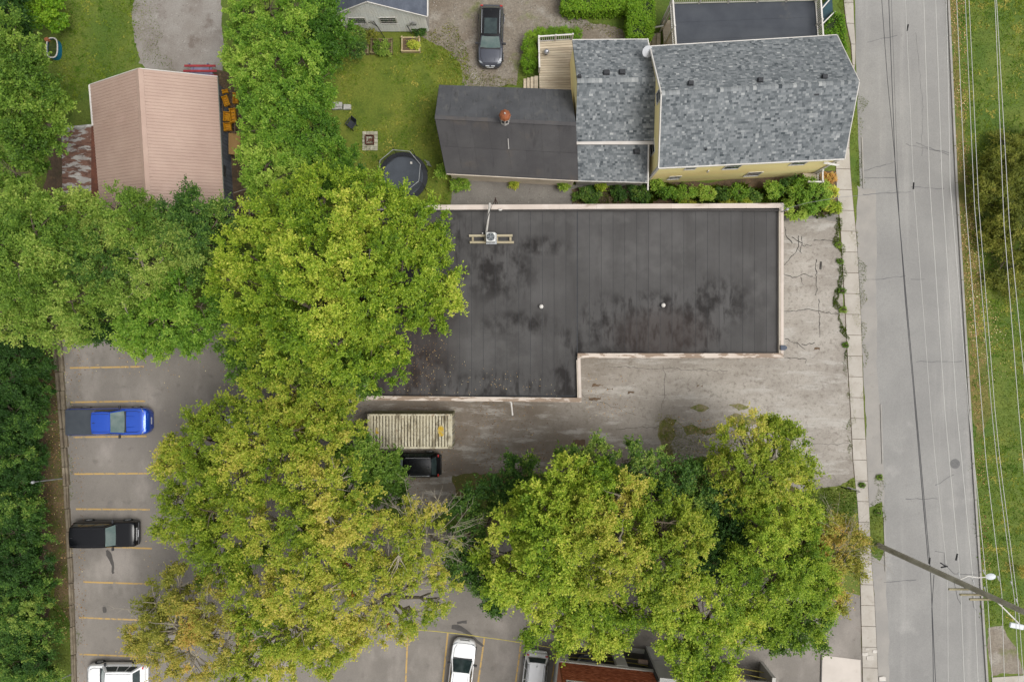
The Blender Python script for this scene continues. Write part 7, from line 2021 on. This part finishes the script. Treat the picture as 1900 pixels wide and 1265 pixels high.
for i, (lab, b, lo, hu) in enumerate(belt):
    tree('belt_bush', lab, 'bush', b, lo + [(lo[0][0] - 5, lo[0][1] + 30, 40, 3.2), (lo[0][0] + 25, lo[0][1] + 40, 26, 2.4), (lo[0][0] + 20, lo[0][1] - 25, 32, 3.0), (lo[0][0] - 10, lo[0][1] - 35, 40, 3.4)], 'dark', 60 + i, hue=(hu - .05, hu - .2, hu - .1)[i % 3], hue_c=.35, leaf=.16, per=14, length=.55, group='bushes of the left belt', zmin=0.0, fill=.1)
# drooping tree on the right
t_w, _, _ = tree('willow_tree', 'olive drooping tree on the right edge beneath the wires', 'tree', (1880, 385), [
    (1846, 306, 24, 2.2), (1880, 284, 26, 2.6), (1862, 346, 34, 2.8), (1908, 330, 44, 3.4), (1830, 352, 18, 1.6), (1872, 398, 32, 2.6), (1912, 400, 44, 3.2), (1894, 446, 30, 2.4), (1874, 496, 22, 1.7), (1910, 490, 30, 2.2), (1836, 296, 14, 1.5), (1842, 404, 18, 1.5), (1852, 452, 18, 1.5), (1820, 318, 11, 1.1), (1818, 384, 10, 1.0), (1832, 436, 11, 1.0), (1850, 522, 12, 1.0), (1890, 534, 18, 1.3), (1916, 264, 26, 2.2), (1860, 262, 12, 1.2)], 'olive', 70, hue=.42, leaf=.26, per=15, droop=.5, W=.26, bare=.04)

# ---- hedges and garden plants
def hedge(label, poly_px, h, seed, mat='hedge', name='hedge', cat='hedge', hue=.6, leaf=.11, dens=150, group=None, wob=.08):
    g = np.random.default_rng(3000 + seed)
    pw = PX(poly_px, h)
    t = thing(name, label, cat, (sum(p[0] for p in pw) / len(pw), sum(p[1] for p in pw) / len(pw), 0), 0, group)
    p = scatter(pw, dens, g)
    z = h + (noise2(p, 2.2, seed) - .5) * wob * 4 + g.normal(0, .04, len(p))
    c = np.c_[p, z]; d = np.tile([0, 0, 1.0], (len(p), 1))
    n = len(pw)
    for i in range(n):
        a = np.array(pw[i]); b = np.array(pw[(i + 1) % n])
        m = int(np.linalg.norm(b - a) * h * dens * .7)
        u = g.random((m, 1)); q = a + (b - a) * u
        nr = np.array([(b - a)[1], -(b - a)[0]]); nr = nr / (np.linalg.norm(nr) + 1e-9)
        cen = np.array(pw).mean(0)
        if np.dot(nr, (a + b) / 2 - cen) < 0: nr = -nr
        q = q + nr * g.normal(.02, .06, (m, 1))
        c = np.r_[c, np.c_[q, g.uniform(.05, h, m)]]; d = np.r_[d, np.tile([nr[0], nr[1], .3], (m, 1))]
    f, tn = clump_leaves(c, norm(d), g, 2, 3, .16, leaf, .6, .5, .9, hue, .12, .12)
    tn = np.clip(tn, 0, 1)
    NLEAF[0] += len(f)
    loc = np.array(t.location)
    obj_of('foliage', np_mesh('foliage', f - loc, 4, tn, LEAF[mat]), t)
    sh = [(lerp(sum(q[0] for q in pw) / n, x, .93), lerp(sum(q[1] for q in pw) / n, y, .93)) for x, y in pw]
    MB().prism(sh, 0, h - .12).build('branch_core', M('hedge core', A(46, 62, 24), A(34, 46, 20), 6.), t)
    return t
hedge('clipped box hedge along the top edge above the gravel path', [(1045, -30), (1166, -30), (1166, 14), (1120, 17), (1060, 19), (1044, 12)], 1.5, 1)
hedge('clipped upright hedge at the top between path and porch steps', [(1168, -30), (1212, -30), (1214, 40), (1208, 68), (1168, 66)], 1.8, 2)
hedge('rough leafy hedge by the dark teal steps at the sidewalk', [(1524, 62), (1548, 24), (1562, 28), (1568, 56), (1570, 92), (1556, 66)], 1.3, 3, hue=.35, wob=.2)
for i, (x, y, r, lab) in enumerate(((982, 118, 17, 'largest clipped ball shrub at the deck corner'), (984, 98, 14, 'second clipped ball shrub along the deck side'), (981, 84, 13, 'clipped ball shrub near the deck corner post'), (987, 70, 13, 'clipped ball shrub outside the deck railing corner'), (1004, 63, 13, 'first clipped ball shrub along the top deck railing'), (1024, 61, 13, 'second clipped ball shrub along the top deck railing'), (1045, 61, 13, 'third clipped ball shrub along the top deck railing'), (1066, 63, 14, 'last clipped ball shrub above the shingle roof edge'))):
    tree('ball_shrub', lab, 'shrub', (x, y), [(x, y, r + 2, 1.25)], 'hedge', 80 + i, hue=.68, leaf=.085, per=170, shoots=3, nper=4, length=.14, group='clipped ball shrubs by the deck', flat=1.0, hue_c=.08, fill=.1, zmin=-.6)
def bush(label, x, y, r, h, mat, seed, hue=.45, leaf=.18, name='garden_bush', per=26, group='bushes along the yellow house', cat='bush', length=.34, W=.5, droop=0.15, shoots=6):
    tree(name, label, cat, (x, y), [(x, y, r, h), (x + r * .5, y + r * .1, r * .7, h * .85), (x - r * .5, y - r * .1, r * .7, h * .8)], mat, 100 + seed, hue=hue, leaf=leaf, per=per, shoots=shoots, nper=6, length=length, group=group, zmin=-.2, W=W, droop=droop, flat=.75)
for i, a in enumerate((('lime green bush below the white downpipe', 1216, 342, 12, 1.5, 'vivid', .75), ('green bush first along the yellow wall', 1240, 356, 15, 1.6, 'vivid', .35), ('green bush under the small window of the yellow wall', 1275, 357, 15, 1.7, 'vivid', .45), ('yellow green bush at the middle of the yellow wall', 1308, 358, 15, 1.7, 'vivid', .8), ('deep green bush in the shade of the yellow wall', 1342, 360, 14, 1.2, 'dark', .4), ('bright bush under the wide window', 1368, 357, 14, 1.6, 'vivid', .6), ('dark low bush beside the coping under the yellow wall', 1398, 361, 13, 1.0, 'dark', .7), ('large leaved bush near the front landing', 1436, 353, 18, 1.6, 'vivid', .5), ('dark bush left of the corner landing', 1465, 343, 15, 1.4, 'dark', .6), ('big round green bush at the roof corner mast', 1500, 358, 34, 2.2, 'vivid', .6), ('green bush in front of the white landing', 1480, 385, 24, 1.4, 'vivid', .55), ('pale variegated bush by the sidewalk', 1540, 358, 14, 1.1, 'bright', .95), ('light green bush at the lower corner by the sidewalk', 1543, 384, 16, 1.1, 'bright', .6), ('reddish brown bush under the landing', 1535, 330, 11, .9, 'autumn', .8), ('bright fern like clump by the coping, left', 1275, 374, 14, .8, 'bright', .7), ('bright fern like clump by the coping, middle', 1350, 374, 14, .8, 'bright', .75), ('bright fern like clump by the coping, right', 1385, 374, 12, .8, 'bright', .65), ('dark green weeds at the end of the gravel alley', 1090, 362, 20, .8, 'dark', .55), ('dark green weed patch under the grey wall', 1160, 352, 22, .9, 'dark', .5), ('dark weed patch right of the grey wall', 1190, 362, 18, .9, 'dark', .45))):
    bush(a[0], a[1], a[2], a[3], a[4], a[5], i, hue=a[6])
for i, a in enumerate((('bright vine at the left corner of the barn wall', 820, 318, 13, 1.8, 'vivid', .6), ('bright weeds spreading from the barn corner onto gravel', 852, 342, 16, .9, 'vivid', .6), ('tiny green bush against the barn wall', 1047, 344, 8, .9, 'vivid', .5), ('small yellow green weed by the barn wall end', 1115, 344, 6, .9, 'bright', .6), ('small weed by the middle of the barn wall', 954, 341, 5, .5, 'bright', .6))):
    bush(a[0], a[1], a[2], a[3], a[4], a[5], 30 + i, hue=a[6], name='wall_weed', group='weeds along the barn wall', cat='weed')
for i, a in enumerate((('tall dark flowering plants in the bed by the hedgerow', 655, 84, 22, 1.8, 'dark', .55), ('brown tipped shrub under the left garage window', 660, 64, 16, 1.6, 'dark', .75), ('green herbs filling the middle bed', 708, 88, 16, .8, 'green', .5), ('lettuce plant in the square raised bed', 768, 84, 7, .6, 'bright', .55), ('dark weeds at the right foot of the garage wall', 778, 57, 12, .7, 'dark', .6), ('rambling plants between the beds and the garage', 684, 68, 14, 1.1, 'olive', .5))):
    bush(a[0], a[1], a[2], a[3], a[4], a[5], 40 + i, hue=a[6], name='garden_plant', group='plants by the garage', cat='plant', leaf=.15)
for i, a in enumerate(((1556, 455, 5, .25), (1559, 485, 5, .25), (1562, 540, 5, .25), (1565, 575, 5, .25), (1569, 640, 4, .2), (1630, 950, 6, .3), (1600, 900, 4, .25), (1632, 885, 4, .2))):
    bush(('weed tuft in the sidewalk joint nearest the roof corner', 'second weed tuft down the sidewalk edge', 'weed tuft beside the middle of the sidewalk', 'dark weed tuft level with the long yard crack', 'lowest small weed tuft of the sidewalk edge', 'tall grass clump between sidewalk and road', 'weed at the sign end of the sidewalk edge', 'thin weed in the asphalt strip beside the road')[i], a[0], a[1], a[2], a[3], 'green', 50 + i, hue=.4, name='weed_tuft', group='weeds along the sidewalk', cat='weed', leaf=.1, length=.18, per=60)
tree('garden_bush', 'yellow flowering bush at the right edge past the lamp head', 'bush', (1905, 1058), [(1903, 1058, 16, 1.2)], 'autumn', 160, hue=.3, leaf=.12, per=26, shoots=5, nper=6, length=.3)
print('leaves', NLEAF[0], 'objects', len(bpy.data.objects))
